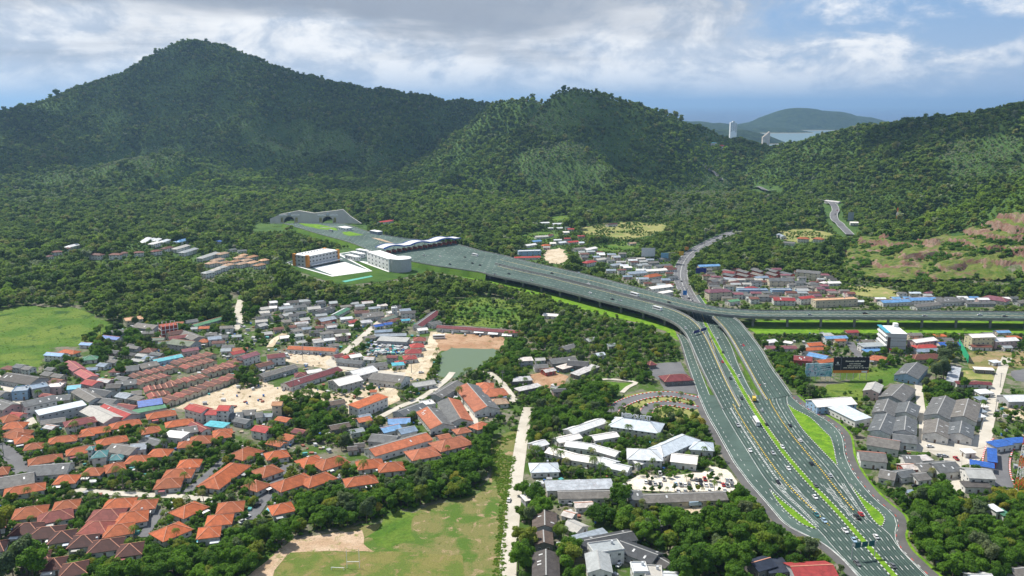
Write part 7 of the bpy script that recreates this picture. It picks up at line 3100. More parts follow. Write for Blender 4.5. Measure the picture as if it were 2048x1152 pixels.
PROT = TAKEN
TREES, PALMPTS, SHR = [], [], []
for zi, (pl, s, (s0, s1), pf, ch, where) in enumerate(ZONES):
    w = [G(x, y, 0) for x, y in pl]
    wx, wy = [p[0] for p in w], [p[1] for p in w]
    x, y = jitter_grid(min(wx), max(wx), min(wy), max(wy), s)
    k = inpoly(x, y, [(p[0], p[1]) for p in w]) & ~TAKEN.hit(x, y) & (RNG.random(len(x)) < ch)
    for a, b in zip(x[k], y[k]):
        sc = RNG.uniform(s0, s1)
        for _t in range(3):              # what stands behind the crown in the photograph stays in view
            f_ = CAM_H / (CAM_H - 8.5 * sc)
            f2 = CAM_H / (CAM_H - 5.0 * sc)
            PROT = TAKEN if s1 > 0.8 else PROT_R
            if PROT.hit(np.array([a * f_]), np.array([b * f_]))[0] or PROT.hit(np.array([a * f2]), np.array([b * f2]))[0]:
                sc *= 0.72
        if sc < 0.2:
            continue
        if RNG.random() < pf:
            PALMPTS.append((a, b, 0.55 + 0.45 * RNG.random(), zi))
        else:
            TREES.append((a, b, sc, zi))
    # undergrowth
    sp2 = 2.6 if s < 5.3 else 3.4
    x, y = jitter_grid(min(wx), max(wx), min(wy), max(wy), sp2)
    k = inpoly(x, y, [(p[0], p[1]) for p in w]) & ~TAKEN.hit(x, y) & (RNG.random(len(x)) < (0.8 if s < 6 else 0.42))
    SHR += [(a, b, RNG.uniform(0.45, 1.0)) for a, b in zip(x[k], y[k])]
# rough tufts on the meadows and along roads
TUFT = []
for pl, s, ch, lo, hi in ((CLEAR[1], 3.6, 0.45, 0.2, 0.6), (CLEAR[2], 4.0, 0.6, 0.3, 0.9), ([(985, 880), (1030, 868), (1034, 905), (1016, 1010), (1008, 1170), (985, 1170), (1000, 1000), (985, 950)], 1.7, 3.0, 0.5, 1.0), ([(560, 1100), (580, 1085), (740, 1055), (880, 1010), (980, 955), (985, 885), (1030, 868), (1015, 1000), (1000, 1170), (520, 1170)], 2.8, 0.5, 0.10, 0.32), ([(1640, 800), (1740, 735), (1830, 745), (1740, 805)], 4.0, 0.3, 0.3, 0.6)):
    w = [G(x, y, 0) for x, y in pl]
    x, y = jitter_grid(min(p[0] for p in w), max(p[0] for p in w), min(p[1] for p in w), max(p[1] for p in w), s)
    k = inpoly(x, y, [(p[0], p[1]) for p in w]) & (RNG.random(len(x)) < ch * np.clip(vnoise(x / 18, y / 18, 77) * 2.2 - 0.35, 0, 1))
    TUFT += [(a, b, RNG.uniform(lo, hi)) for a, b in zip(x[k], y[k])]
for pl in ([(1550, 458), (1610, 453), (1672, 462), (1680, 486), (1600, 490), (1555, 484)], [(1030, 458), (1130, 455), (1180, 480), (1290, 485), (1290, 505), (1050, 490)], [(1160, 455), (1210, 447), (1260, 443), (1335, 446), (1330, 462), (1290, 475), (1240, 478), (1165, 468)], [(1690, 570), (1760, 575), (1800, 585), (1790, 600), (1700, 590)], [(1925, 703), (2060, 703), (2060, 736), (1940, 738)]):
    w = [G(x, y, 0) for x, y in pl]
    x, y = jitter_grid(min(p[0] for p in w), max(p[0] for p in w), min(p[1] for p in w), max(p[1] for p in w), 4.5)
    k = inpoly(x, y, [(p[0], p[1]) for p in w]) & (vnoise(x / 16, y / 16, 71) > 0.5) & ~np.array([any(abs(a - q['x']) < q['L'] / 2 + 2 and abs(b - q['y']) < q['W'] / 2 + 3 for q in BUILD if q['y'] > 780) for a, b in zip(x, y)], bool)
    SHR += [(a, b, RNG.uniform(0.4, 1.3)) for a, b in zip(x[k], y[k])]
# shrubs on the quarry benches
x, y = jitter_grid(QW[:, 0].min(), QW[:, 0].max(), QW[:, 1].min(), QW[:, 1].max(), 3.4)
k = inpoly(x, y, [tuple(p) for p in QW]) & (vnoise(x / 26, y / 26, 41) + 0.5 * vnoise(x / 9, y / 9, 42) > 0.70)
SHQ = [(a, b, RNG.uniform(0.5, 2.4)) for a, b in zip(x[k], y[k])]
print('trees', len(TREES), 'palms', len(PALMPTS), 'shrubs', len(SHR))

_zi = [i for i, z in enumerate(ZONES) if 'inside the white' in z[5]][0]
for x, y in ((1085, 365), (1120, 372), (1240, 345), (1265, 352), (1300, 335), (1395, 372), (1430, 360), (1580, 368), (1640, 378), (1665, 385), (1620, 440), (1060, 452), (1120, 458), (1180, 455), (1245, 456), (1300, 452), (1420, 458), (1490, 456), (1530, 460), (1620, 458), (1660, 455), (870, 380), (900, 420), (940, 450), (1600, 340), (1560, 330)):
    p = G(1024 + x / 4, 864 + y / 4, 1.5)
    (PALMPTS if x % 3 == 0 else TREES).append((p[0], p[1], 0.36 if x % 3 else 0.5, _zi))

onview = lambda a, b: -40 < PIX(a, b, 3)[0] < 2090 and PIX(a, b, 3)[1] < 1190
TREES = [t for t in TREES if onview(t[0], t[1])]
PALMPTS = [t for t in PALMPTS if onview(t[0], t[1])]
TREES.sort(key=lambda t: -t[2] / math.hypot(t[1], CAM_H))
PALMPTS.sort(key=lambda t: -t[2] / math.hypot(t[1], CAM_H))
TREE_OBJ = []


def plant(kinds, k, a, b, s, name):
    root = empty(name, (a, b, float(HZ(a, b))), random.random() * 6.28)
    root.scale = (s, s, s * random.uniform(0.88, 1.12))
    part('trunk', kinds[k][0], root)
    part('crown' if name == 'tree' else 'fronds', kinds[k][1], root)
    return root


rest_t, rest_p = [], []
NIND = 300
for i, (a, b, s, zi) in enumerate(TREES):
    where = ZONES[zi][5]
    k = int(RNG.integers(0, 5))
    if 'grey-green' in where or RNG.random() < 0.05:
        k = 6
    if ('lower-right corner' in where and a > 245 and RNG.random() < 0.45) or RNG.random() < 0.03:
        k = 5
    if i < NIND:
        o = plant(TREEK, k, a, b, s, 'tree')
        TREE_OBJ.append((o, k, a, b, s, zi))
    else:
        rest_t.append((a, b, s, k))
for i, (a, b, s, zi) in enumerate(PALMPTS):
    k = int(RNG.integers(0, 4))
    if i < 260:
        o = plant(PALMK, k, a, b, s, 'palm_tree')
        TREE_OBJ.append((o, 10 + k, a, b, s, zi))
    else:
        rest_p.append((a, b, s, k))


def scat(name, rows, coll, lab, n):
    if not rows:
        return
    r = np.array(rows, float)
    z = HZ(r[:, 0], r[:, 1])
    idx = r[:, 3].astype(int) if r.shape[1] > 3 else RNG.integers(0, n, len(r))
    tag(scatter(name, np.column_stack([r[:, 0], r[:, 1], z]), RNG.random(len(r)) * 6.28, r[:, 2], idx, coll), lab, 'trees' if name in ('woodland', 'palm_grove') else 'clutter' if 'clutter' in name else 'plants', kind='stuff')


scat('woodland', rest_t, NEAR, 'smaller trees filling gardens and groves across the town', 7)
scat('palm_grove', rest_p, PALMS, 'smaller palms scattered through the town groves', 4)
scat('undergrowth', SHR, SHRUBS, 'low bushes and rough growth between houses and trees', 5)
scat('meadow_growth', TUFT, TUFTS, 'rough tall grass and weeds on the meadows', 3)
r = np.array(SHQ)
tag(scatter('quarry_scrub', np.column_stack([r[:, 0], r[:, 1], HZ(r[:, 0], r[:, 1]) + 1.5]), RNG.random(len(r)) * 6.28, r[:, 2], RNG.integers(0, 5, len(r)), SHRUBS), 'green scrub on the quarry benches', 'scrub', kind='stuff')

SHORT = {}
for z in ZONES:
    SHORT[z[5]] = z[5]
SHORT.update({
    'in the thick green belt above the sports field': 'belt above the sports field',
    'of the dark clump at the lower-left frame corner': 'lower-left corner clump',
    'between the houses of the lower-left estate': 'lower-left estate',
    'in the grove between the meadow and the brown terraces': 'grove behind the brown terraces',
    'at the upper end of the sand lot': 'upper end of sand lot',
    'in the garden grove below the sand lot': 'grove below the sand lot',
    'among the shanty roofs under the woods': 'shanty quarter under the woods',
    'among the roofs by the green meadow': 'roofs by the green meadow',
    'on the far bank of the pond': 'far bank of the pond',
    'on the near bank of the pond': 'near bank of the pond',
    'in the palm wood left of the highway': 'palm wood left of highway',
    'in the grove above the white-roofed compound': 'grove above the white-roofed compound',
    'inside the white-roofed compound': 'white-roofed compound',
    'on the strip along the left edge of the highway': 'strip along highway left edge',
    'in the wood between the long grey roof and the highway': 'wood below the long grey roof',
    'beside the concrete road at the foot of the picture': 'beside the lower concrete road',
    'in the wood at the lower-right corner': 'wood in lower-right corner',
    'on the bank right of the highway ramp': 'bank right of highway ramp',
    'among the houses below the viaduct': 'houses below the viaduct',
    'of the big grey-green trees by the green netting': 'clump by the green netting',
    'in the hedge row above the grey warehouses': 'hedge above the grey warehouses',
    'around the grey warehouse yard': 'grey warehouse yard',
    'around the kart track': 'kart track',
    'standing on the bare sand lot': 'bare sand lot',
    'in the old streets at the left': 'old streets at the left',
    'among the townhouses below the pond': 'townhouses below the pond',
    'in the dark tree line along the foot of the viaduct': 'foot of the viaduct',
    'scattered over the meadow behind the pond': 'meadow behind the pond',
    'along the edge of the forest above the town': 'forest edge above the town'})

# ---------------- small clutter of yards: tanks, lean-tos, crates, tarpaulins
CLUT = bpy.data.collections.new('clutter_kinds')
for k, (l, w_, h_, col) in enumerate(((1.6, 1.2, 1.2, (0.6, 0.6, 0.58)), (2.6, 1.8, 1.9, (0.34, 0.35, 0.36)), (1.0, 1.0, 1.5, (0.06, 0.16, 0.42)), (2.2, 1.5, 0.9, (0.30, 0.11, 0.07)), (3.2, 2.2, 2.2, (0.55, 0.56, 0.56)), (1.4, 1.0, 0.8, (0.05, 0.05, 0.05)), (2.4, 1.6, 1.6, (0.10, 0.36, 0.34)), (1.8, 1.4, 1.0, (0.42, 0.34, 0.24)))):
    m2 = MB()
    m2.box(-l / 2, l / 2, -w_ / 2, w_ / 2, 0, h_ * 0.8)
    m2.quad((-l / 2 - 0.2, -w_ / 2 - 0.2, h_ * 0.85), (l / 2 + 0.2, -w_ / 2 - 0.2, h_ * 0.85), (l / 2 + 0.2, w_ / 2 + 0.2, h_), (-l / 2 - 0.2, w_ / 2 + 0.2, h_))
    CLUT.objects.link(bpy.data.objects.new('clutter_kind_%d' % k, m2.mesh('clutter_kind', plain('clutter_paint_%d' % k, col, 0.7, 0.3))))
CL = []
for pl, s, ch in (([(-20, 745), (180, 740), (240, 650), (520, 612), (830, 640), (860, 700), (880, 760), (1040, 800), (930, 880), (600, 1000), (430, 1090), (150, 1140), (-20, 1065)], 4.6, 0.2), ([(735, 684), (812, 680), (816, 708), (735, 712)], 1.9, 0.85), ([(1560, 668), (1700, 668), (2060, 672), (2060, 700), (1900, 705), (1780, 712), (1690, 705), (1600, 712)], 5.0, 0.25), ([(1720, 830), (2060, 800), (2060, 985), (1720, 930)], 5.0, 0.2),
                  ([(1055, 840), (1400, 850), (1470, 935), (1250, 990), (1060, 990)], 5.0, 0.25), ([(1010, 990), (1160, 990), (1330, 1150), (1010, 1170)], 5.0, 0.35), ([(1040, 730), (1200, 730), (1150, 790), (1040, 790)], 4.0, 0.3)):
    w = [G(x, y, 0) for x, y in pl]
    x, y = jitter_grid(min(p[0] for p in w), max(p[0] for p in w), min(p[1] for p in w), max(p[1] for p in w), s)
    k = inpoly(x, y, [(p[0], p[1]) for p in w]) & ~TAKEN.hit(x, y) & (RNG.random(len(x)) < ch)
    CL += [(a, b, RNG.uniform(0.6, 1.15)) for a, b in zip(x[k], y[k])]
scat('yard_clutter', CL, CLUT, 'tanks, lean-tos, crates and scrap lying in the yards', 8)
print('clutter', len(CL))

# ---------------- tall trees that break the skyline
for k, (px, py, D, sc, lab) in enumerate(((100, 186, 2695, 2.0, 'smaller of two tall trees breaking the left skyline'), (112, 182, 2700, 2.6, 'taller of two trees breaking the left skyline of the mountain'), (42, 206, 2640, 1.9, 'lone tree on the mountain skyline near the left frame edge'), (1128, 170, 2205, 1.7, 'tree standing on the top of the middle hill'))):
    p = AT(px, py, D)
    o = plant(TREEK, (1, 4, 4, 0)[k], p[0], p[1], sc, 'tree')
    tag(o, lab, 'tree')
# ================================================================ VEHICLES
M_TYRE = plain('tyre', (0.02, 0.02, 0.02), 0.9, 0.1)
M_CARGLASS = plain('car_glass', (0.02, 0.025, 0.03), 0.08, 0.1, spec=0.6)
CARCOL = {'white': (0.72, 0.72, 0.72), 'silver': (0.40, 0.42, 0.44), 'black': (0.02, 0.02, 0.024), 'grey': (0.13, 0.135, 0.14), 'red': (0.45, 0.03, 0.03), 'light blue': (0.35, 0.48, 0.60), 'blue': (0.05, 0.15, 0.45), 'yellow': (0.65, 0.45, 0.04), 'teal': (0.04, 0.16, 0.17), 'bronze': (0.30, 0.22, 0.12)}
VM = {}


def paint(c):
    return plain('car_paint_' + c, CARCOL[c], 0.25, 0.05, spec=0.5)


def loft(mb, secs, m=0):
    """secs: list of (x, halfwidth_bottom, z0, halfwidth_top, z1)"""
    for i in range(len(secs) - 1):
        (xa, wa, za, ta, ha), (xb, wb_, zb_, tb, hb) = secs[i], secs[i + 1]
        A = [(xa, -wa, za), (xa, wa, za), (xa, ta, ha), (xa, -ta, ha)]
        B = [(xb, -wb_, zb_), (xb, wb_, zb_), (xb, tb, hb), (xb, -tb, hb)]
        for j in range(4):
            k = (j + 1) % 4
            mb.quad(A[j], A[k], B[k], B[j], m)
    for s in (secs[0], secs[-1]):
        x, w, z, t, h = s
        mb.quad((x, -w, z), (x, w, z), (x, t, h), (x, -t, h), m)


def vehicle_parts(kind, col):
    key = (kind, col)
    if key in VM:
        return VM[key]
    P = paint(col)
    out = []
    if kind == 'car':
        mb = MB()
        loft(mb, [(-2.2, 0.78, 0.35, 0.74, 0.78), (-2.0, 0.86, 0.25, 0.80, 0.92), (-1.2, 0.88, 0.22, 0.82, 0.95), (0.9, 0.88, 0.22, 0.82, 0.93), (2.0, 0.85, 0.25, 0.78, 0.76), (2.25, 0.74, 0.35, 0.68, 0.62)])
        loft(mb, [(-1.1, 0.62, 1.35, 0.58, 1.44), (-0.2, 0.64, 1.38, 0.6, 1.48), (0.3, 0.62, 1.34, 0.58, 1.42)])
        out.append(('body', mb.mesh('body', P)))
        mb = MB()
        loft(mb, [(-1.75, 0.78, 0.90, 0.76, 0.93), (-1.15, 0.79, 0.90, 0.61, 1.37), (0.35, 0.79, 0.90, 0.61, 1.36), (1.15, 0.76, 0.88, 0.74, 0.91)])
        out.append(('windows', mb.mesh('windows', M_CARGLASS)))
        wx, wr, wy = 1.35, 0.32, 0.8
    elif kind == 'pickup':
        mb = MB()
        loft(mb, [(-2.6, 0.88, 0.45, 0.86, 1.0), (-0.6, 0.9, 0.4, 0.88, 1.02), (0.9, 0.9, 0.4, 0.86, 1.06), (2.3, 0.88, 0.42, 0.80, 0.98), (2.55, 0.8, 0.5, 0.74, 0.82)])
        loft(mb, [(-0.55, 0.66, 1.55, 0.62, 1.68), (0.6, 0.66, 1.55, 0.62, 1.68)])
        mb.quad((-2.45, -0.72, 1.02), (-0.75, -0.72, 1.04), (-0.75, 0.72, 1.04), (-2.45, 0.72, 1.02))
        out.append(('body', mb.mesh('body', P)))
        mb = MB()
        loft(mb, [(-0.7, 0.82, 1.0, 0.70, 1.2), (-0.5, 0.82, 1.0, 0.66, 1.58), (0.6, 0.82, 1.0, 0.66, 1.58), (1.3, 0.8, 1.02, 0.78, 1.06)])
        out.append(('windows', mb.mesh('windows', M_CARGLASS)))
        mb = MB()
        mb.box(-2.45, -0.85, -0.7, 0.7, 1.03, 1.045)
        out.append(('load_bed', mb.mesh('load_bed', M_TYRE)))
        wx, wr, wy = 1.6, 0.38, 0.84
    elif kind == 'bus':
        mb = MB()
        loft(mb, [(-5.5, 1.22, 0.45, 1.15, 3.1), (-5.3, 1.25, 0.40, 1.18, 3.25), (5.2, 1.25, 0.40, 1.18, 3.25), (5.5, 1.2, 0.5, 1.05, 2.9)])
        out.append(('body', mb.mesh('body', P)))
        for sg in (-1, 1):
            mb = MB()
            mb.box(-5.0, 4.6, sg * 1.235 - 0.02, sg * 1.235 + 0.02, 1.6, 2.6)
            out.append(('windows', mb.mesh('windows', M_CARGLASS)))
        mb = MB()
        mb.quad((5.46, -1.0, 1.5), (5.46, 1.0, 1.5), (5.52, 1.0, 2.6), (5.52, -1.0, 2.6))
        out.append(('windscreen', mb.mesh('windscreen', M_CARGLASS)))
        wx, wr, wy = 3.6, 0.5, 1.1
    else:                                       # truck
        mb = MB()
        loft(mb, [(1.6, 1.0, 0.5, 0.98, 2.3), (2.9, 1.0, 0.5, 0.92, 2.25), (3.2, 0.98, 0.55, 0.88, 1.4)])
        out.append(('cab', mb.mesh('cab', P)))
        mb = MB()
        mb.box(-3.4, 1.45, -1.1, 1.1, 0.85, 2.9)
        out.append(('cargo_box', mb.mesh('cargo_box', P)))
        mb = MB()
        mb.box(-3.4, 2.9, -0.5, 0.5, 0.5, 0.8)
        out.append(('chassis', mb.mesh('chassis', M_TYRE)))
        mb = MB()
        mb.quad((3.0, -0.85, 1.45), (3.0, 0.85, 1.45), (2.93, 0.8, 2.15), (2.93, -0.8, 2.15))
        out.append(('windscreen', mb.mesh('windscreen', M_CARGLASS)))
        wx, wr, wy = 2.3, 0.42, 0.95
    key2 = ('wheel', kind)
    if key2 not in VM:
        mb = MB()
        mb.cyl((0, -0.12, 0), (0, 0.12, 0), wr, wr, 10)
        mb.cyl((0, 0.12, 0), (0, -0.12, 0), wr, wr, 10)
        VM[key2] = mb.mesh('wheel', M_TYRE)
    wheels = [(sx * wx, sy * wy, wr) for sx in (-1, 1) for sy in (-1, 1)]
    VM[key] = (out, VM[key2], wheels)
    return VM[key]


NAMEV = {'car': 'car', 'pickup': 'pickup_truck', 'bus': 'bus', 'truck': 'box_truck'}
CATV = {'car': 'car', 'pickup': 'pickup', 'bus': 'bus', 'truck': 'truck'}
VEH = []


def vehicle(kind, col, x, y, z, yaw, where, group):
    parts_, wheel, wheels = vehicle_parts(kind, col)
    root = empty(NAMEV[kind], (x, y, z), yaw)
    for nm, me in parts_:
        part(nm, me, root)
    for w in wheels:
        part('wheel', wheel, root, w)
    VEH.append((root, kind, col, where, group, *PIX(x, y, z)))
    return root


def dir_at(E, p):
    c = (E[0] + E[1]) / 2
    i = int(np.argmin(np.hypot(c[:, 0] - p[0], c[:, 1] - p[1])))
    j, k = max(0, i - 1), min(len(c) - 1, i + 1)
    return math.atan2(c[k, 1] - c[j, 1], c[k, 0] - c[j, 0]), float(c[i, 2])


TP_E = (TA, TB)
MAIN = (np.vstack([ML[:-4], LC[0]]), np.vstack([MR[:-4], RC[1]]))
HWCARS = '''
1565 893 car white 0|1577 936 car white 0|1556 963 car black 0|1623 926 car black 1|1631 970 car grey 1|1630 993 car white 0|1633 1028 car teal 0|1648 1040 car light_blue 0|1708 1079 car light_blue 0|1714 1033 pickup black 1|1722 1027 car red 1
1714 1125 car grey 0|1785 1130 car grey 1|1408 691 car white 0|1420 682 car black 0|1446 704 car black 0|1445 723 car red 0|1461 756 car black 0|1478 751 car white 1|1520 771 car red 1|1529 769 car white 1|1508 799 truck yellow 1|1483 796 car black 0
1512 845 bus white 0|1533 848 car black 1|1435 676 car white 1|1524 820 car silver 1|1546 905 car silver 0|1600 880 car white 1|1660 950 car silver 1|1690 1060 car white 0|1752 1072 car white 1|1476 850 pickup silver 0|1500 900 car white 0|1580 850 car black 1'''.replace('\n', '|')
for t in HWCARS.strip('|').split('|'):
    px, py, kind, col, dr = t.split()
    col = col.replace('_', ' ')
    p = G(float(px), float(py), 1.0)
    dv, _ = dir_at(MAIN, p)
    vehicle(kind, col, p[0], p[1], 0.29, dv + (math.pi if dr == '1' else 0), 'on the highway', 'vehicles driving on the highway')
for deck, rows in (('left_ramp', '1315 618 bus white|1018 547 car black|1063 560 car silver|1180 585 car white|1240 600 car silver|1371 655 car silver|1225 598 car black'), ('viaduct', '1104 546 car black|1062 536 car silver|1177 567 car white|1269 590 bus white|1338 604 car black|1730 626 car black|1850 631 car silver|1960 629 car white|1620 629 car silver|2010 632 car grey'), ('right_ramp', '1484 692 car grey|1487 690 car red|1500 700 car silver')):
    for t in rows.split('|'):
        px, py, kind, col = t.split()
        dv, z = dir_at(DECKEDGE[deck], G(float(px), float(py), 9))
        p = G(float(px), float(py), z + 0.8)
        vehicle(kind, col, p[0], p[1], z + 0.04, dv, {'left_ramp': 'on the ramp from the toll plaza', 'viaduct': 'on the viaduct', 'right_ramp': 'on the ramp beside the highway'}[deck], 'vehicles on the flyovers')
for t in '950 511 bus white|662 462 bus silver|945 526 car black|930 514 car black|960 530 car black|900 528 car black|848 510 car silver|880 512 car white|700 478 car silver|1000 530 car black|760 485 car white|990 548 car grey'.split('|'):
    px, py, kind, col = t.split()
    dv, z = dir_at(TP_E, G(float(px), float(py), PZ))
    p = G(float(px), float(py), z + 0.8)
    vehicle(kind, col, p[0], p[1], z + 0.05, dv, 'on the toll plaza apron', 'vehicles on the toll plaza')
Lp, Rp = path_edges(OLD, 17, 6, 0.0, up=0.3)
for t in '1363 562 car black|1366 572 car white|1372 578 car silver|1378 596 car black|1385 602 car black|1390 612 car white|1371 515 car silver|1402 496 car white'.split('|'):
    px, py, kind, col = t.split()
    p = G(float(px), float(py), 1.0)
    dv, z = dir_at((Lp, Rp), p)
    vehicle(kind, col, p[0], p[1], 0.34, dv, 'on the old road', 'vehicles on the old road')
# parked cars
c6 = lambda x, y: (1024 + x / 4, 864 + y / 4)
for x, y, col, rz in ((1070, 395, 'white', 85), (1105, 405, 'black', 80), (1145, 412, 'silver', 80), (1185, 412, 'white', 80), (1310, 412, 'light blue', 85), (1350, 417, 'silver', 85), (1385, 420, 'white', 85), (1418, 417, 'grey', 85), (1475, 417, 'white', 85), (1513, 417, 'black', 85), (1552, 420, 'white', 85),
                      (1592, 422, 'silver', 85), (1690, 418, 'red', 85), (1722, 422, 'silver', 85), (1760, 422, 'grey', 85), (1475, 378, 'grey', 85), (1508, 382, 'black', 85), (1542, 374, 'red', 85), (1720, 382, 'silver', 85), (1752, 387, 'white', 85), (1185, 328, 'white', 85), (1215, 372, 'white', 85), (1330, 468, 'white', 80),
                      (1385, 470, 'silver', 80), (1450, 470, 'white', 80), (1580, 468, 'silver', 80), (1700, 462, 'white', 80)):
    p = G(*c6(x, y), 0.7)
    vehicle('car' if x % 3 else 'pickup', col, p[0], p[1], 0.08, R(rz), 'in the sandy car park', 'cars parked on the sandy car park')
for px, py, kind, col, rz, where in ((107, 1095, 'car', 'white', 20, 'on the lane among the dark brown roofs'), (143, 1094, 'car', 'white', 10, 'on the lane among the dark brown roofs'), (486, 1043, 'car', 'white', 60, 'by the lane beside the belt of trees'), (494, 1034, 'car', 'white', 60, 'by the lane beside the belt of trees'),
                                     (514, 1011, 'car', 'black', 60, 'by the lane beside the belt of trees'), (5, 1014, 'car', 'blue', 30, 'at the left frame edge'), (1857, 816, 'car', 'white', 80, 'beside the grey warehouses'), (1861, 810, 'car', 'light blue', 80, 'beside the grey warehouses'), (1852, 848, 'car', 'black', 85, 'beside the grey warehouses'),
                                     (1813, 888, 'car', 'white', 5, 'in the warehouse yard'), (1860, 893, 'car', 'white', 0, 'in the warehouse yard'), (1880, 911, 'car', 'silver', 0, 'in the warehouse yard'), (1889, 912, 'car', 'silver', 0, 'in the warehouse yard'), (1912, 917, 'pickup', 'red', 88, 'in the warehouse yard'),
                                     (1831, 972, 'car', 'black', 5, 'under the trees beside the track'), (797, 825, 'car', 'red', 20, 'on the lane below the orange-roofed block'), (867, 870, 'car', 'black', 30, 'beside the long townhouse row'), (1390, 1011, 'truck', 'light blue', 10, 'in the yard below the very long grey roof'),
                                     (1238, 1130, 'car', 'white', 60, 'in the courtyard at the foot of the picture'), (1018, 1000, 'car', 'white', 80, 'on the concrete road beside the field'), (1985, 788, 'car', 'white', 75, 'on the dirt road'), (646, 711, 'car', 'black', 60, 'in the yard of the long orange row'),
                                     (590, 706, 'car', 'white', 80, 'in the yard of the long orange row'), (603, 707, 'car', 'silver', 80, 'in the yard of the long orange row'), (618, 707, 'car', 'white', 80, 'in the yard of the long orange row'), (632, 708, 'car', 'grey', 80, 'in the yard of the long orange row'),
                                     (885, 664, 'car', 'silver', 85, 'in front of the very long maroon row'), (905, 666, 'car', 'white', 85, 'in front of the very long maroon row'), (930, 669, 'car', 'white', 85, 'in front of the very long maroon row'), (960, 671, 'car', 'silver', 85, 'in front of the very long maroon row'), (985, 673, 'car', 'black', 85, 'in front of the very long maroon row'),
                                     (878, 676, 'bus', 'white', 5, 'beside the reddish pond bank'), (478, 587, 'truck', 'grey', 80, 'at the end of the lane under the woods'), (842, 745, 'car', 'white', 20, 'at the crossroads by the white hall')):
    p = G(px, py, 0.7)
    vehicle(kind, col, p[0], p[1], 0.34, R(rz), where, 'vehicles parked about the town')
for px, py, col in ((1670, 432, 'black'), (1674, 424, 'red'), (1668, 438, 'white')):
    p = T(px, py)
    o = vehicle('car', col, p[0], p[1], float(HZ(p[0], p[1])) + 2.75, R(75), 'on the winding pass road', 'cars on the pass road')
# ---------------------------------------------------------------- forest on the hills
def forest_points():
    out = []
    for y0, y1, sp_ in ((770, 1300, 5.9), (1300, 2000, 6.4), (2000, 3500, 7.4)):
        ys = np.arange(y0, y1, sp_)
        for y in ys:
            half = y * 0.72 + 60
            n = int(2 * half / sp_)
            x = np.linspace(-half, half, n) + RNG.uniform(-0.45, 0.45, n) * sp_
            yy = y + RNG.uniform(-0.45, 0.45, n) * sp_
            out.append(np.stack([x, yy], 1))
    p = np.concatenate(out)
    z = HZ(p[:, 0], p[:, 1])
    px, py = PIX(p[:, 0], p[:, 1], z)
    keep = (z > -20) & (py > -60) & (px > -120) & (px < 2170)
    for poly in CLEAR:
        keep &= ~inpoly(px, py, poly)
    keep &= ~TAKEN.hit(p[:, 0], p[:, 1])
    # drop what a ridge in front hides by far
    p, z = p[keep], z[keep]
    vis = np.ones(len(p), bool)
    for t in np.linspace(0.45, 0.985, 40):
        q = HZ(p[:, 0] * t, p[:, 1] * t)
        line = CAM_H + (z + 16 - CAM_H) * t
        vis &= (q + 4 < line + 6)
    return np.column_stack([p[vis], z[vis]])


FP = forest_points()
n = len(FP)
print('forest trees', n)
big = vnoise(FP[:, 0] / 60, FP[:, 1] / 60, 3)
scl = (0.42 + 0.75 * RNG.random(n) ** 1.7) * (0.70 + 0.70 * big)
scl *= np.where(RNG.random(n) > 0.972, 1.4, 1.0)
scl = np.where(LOW.hit(FP[:, 0], FP[:, 1]), np.minimum(scl, 0.38 + 0.12 * RNG.random(n)), scl)
# low where the photograph shows what stands behind: seen against taken ground
f_ = CAM_H / (CAM_H - 10.0 * scl)
flat = (FP[:, 1] < 1350) & (FP[:, 2] < 3)
for k_ in (1.0, 0.55):
    g_ = CAM_H / (CAM_H - 11.0 * scl * k_)
    scl = np.where(flat & TAKEN.hit(FP[:, 0] * g_, FP[:, 1] * g_), scl * 0.6, scl)
idx = RNG.integers(0, 8, n)
fpx, fpy = PIX(FP[:, 0], FP[:, 1], FP[:, 2])
PALE = [[(-60, 425), (0, 405), (120, 355), (240, 300), (330, 275), (400, 275), (420, 300), (330, 320), (240, 345), (140, 385), (40, 425)], [(430, 240), (560, 235), (700, 245), (740, 290), (620, 310), (480, 295)], [(1070, 215), (1130, 185), (1190, 180), (1215, 200), (1180, 250), (1120, 270), (1060, 260)],
        [(1030, 320), (1120, 270), (1230, 290), (1240, 350), (1160, 390), (1060, 390)], [(1290, 390), (1380, 350), (1470, 375), (1500, 400), (1440, 430), (1330, 440)], [(1840, 320), (1960, 290), (2100, 270), (2100, 340), (1980, 360), (1880, 370)], [(40, 545), (110, 510), (150, 540), (120, 590), (0, 600), (-40, 580)],
        [(560, 470), (640, 478), (700, 488), (690, 500), (600, 505), (545, 490)], [(700, 300), (790, 290), (800, 320), (720, 325)], [(180, 470), (240, 462), (290, 470), (280, 485), (200, 490)]]
FRESH_AND_LIT = [[(1180, 300), (1300, 260), (1420, 320), (1400, 380), (1250, 390)], [(1420, 300), (1560, 310), (1640, 370), (1560, 395), (1450, 360)], [(1740, 470), (1860, 425), (2060, 345), (2100, 420), (1950, 445), (1860, 480), (1760, 480)], [(820, 340), (940, 290), (1040, 330), (1020, 430), (880, 440), (800, 410)],
         [(300, 320), (480, 310), (560, 380), (420, 420), (300, 400)], [(230, 500), (300, 490), (420, 520), (380, 560), (260, 540)], [(430, 330), (640, 300), (700, 370), (560, 410)], [(310, 130), (400, 120), (430, 140), (360, 160)]]  # last outline: sunlit patch near the summit, painted as lighter green crowns
fpx = fpx + 90 * (vnoise(FP[:, 0] / 110, FP[:, 1] / 110, 81) - 0.5) + 40 * (vnoise(FP[:, 0] / 35, FP[:, 1] / 35, 82) - 0.5)
fpy = fpy + 44 * (vnoise(FP[:, 0] / 110, FP[:, 1] / 110, 83) - 0.5) + 18 * (vnoise(FP[:, 0] / 35, FP[:, 1] / 35, 84) - 0.5)
ptn = vnoise(FP[:, 0] / 45, FP[:, 1] / 45, 61)
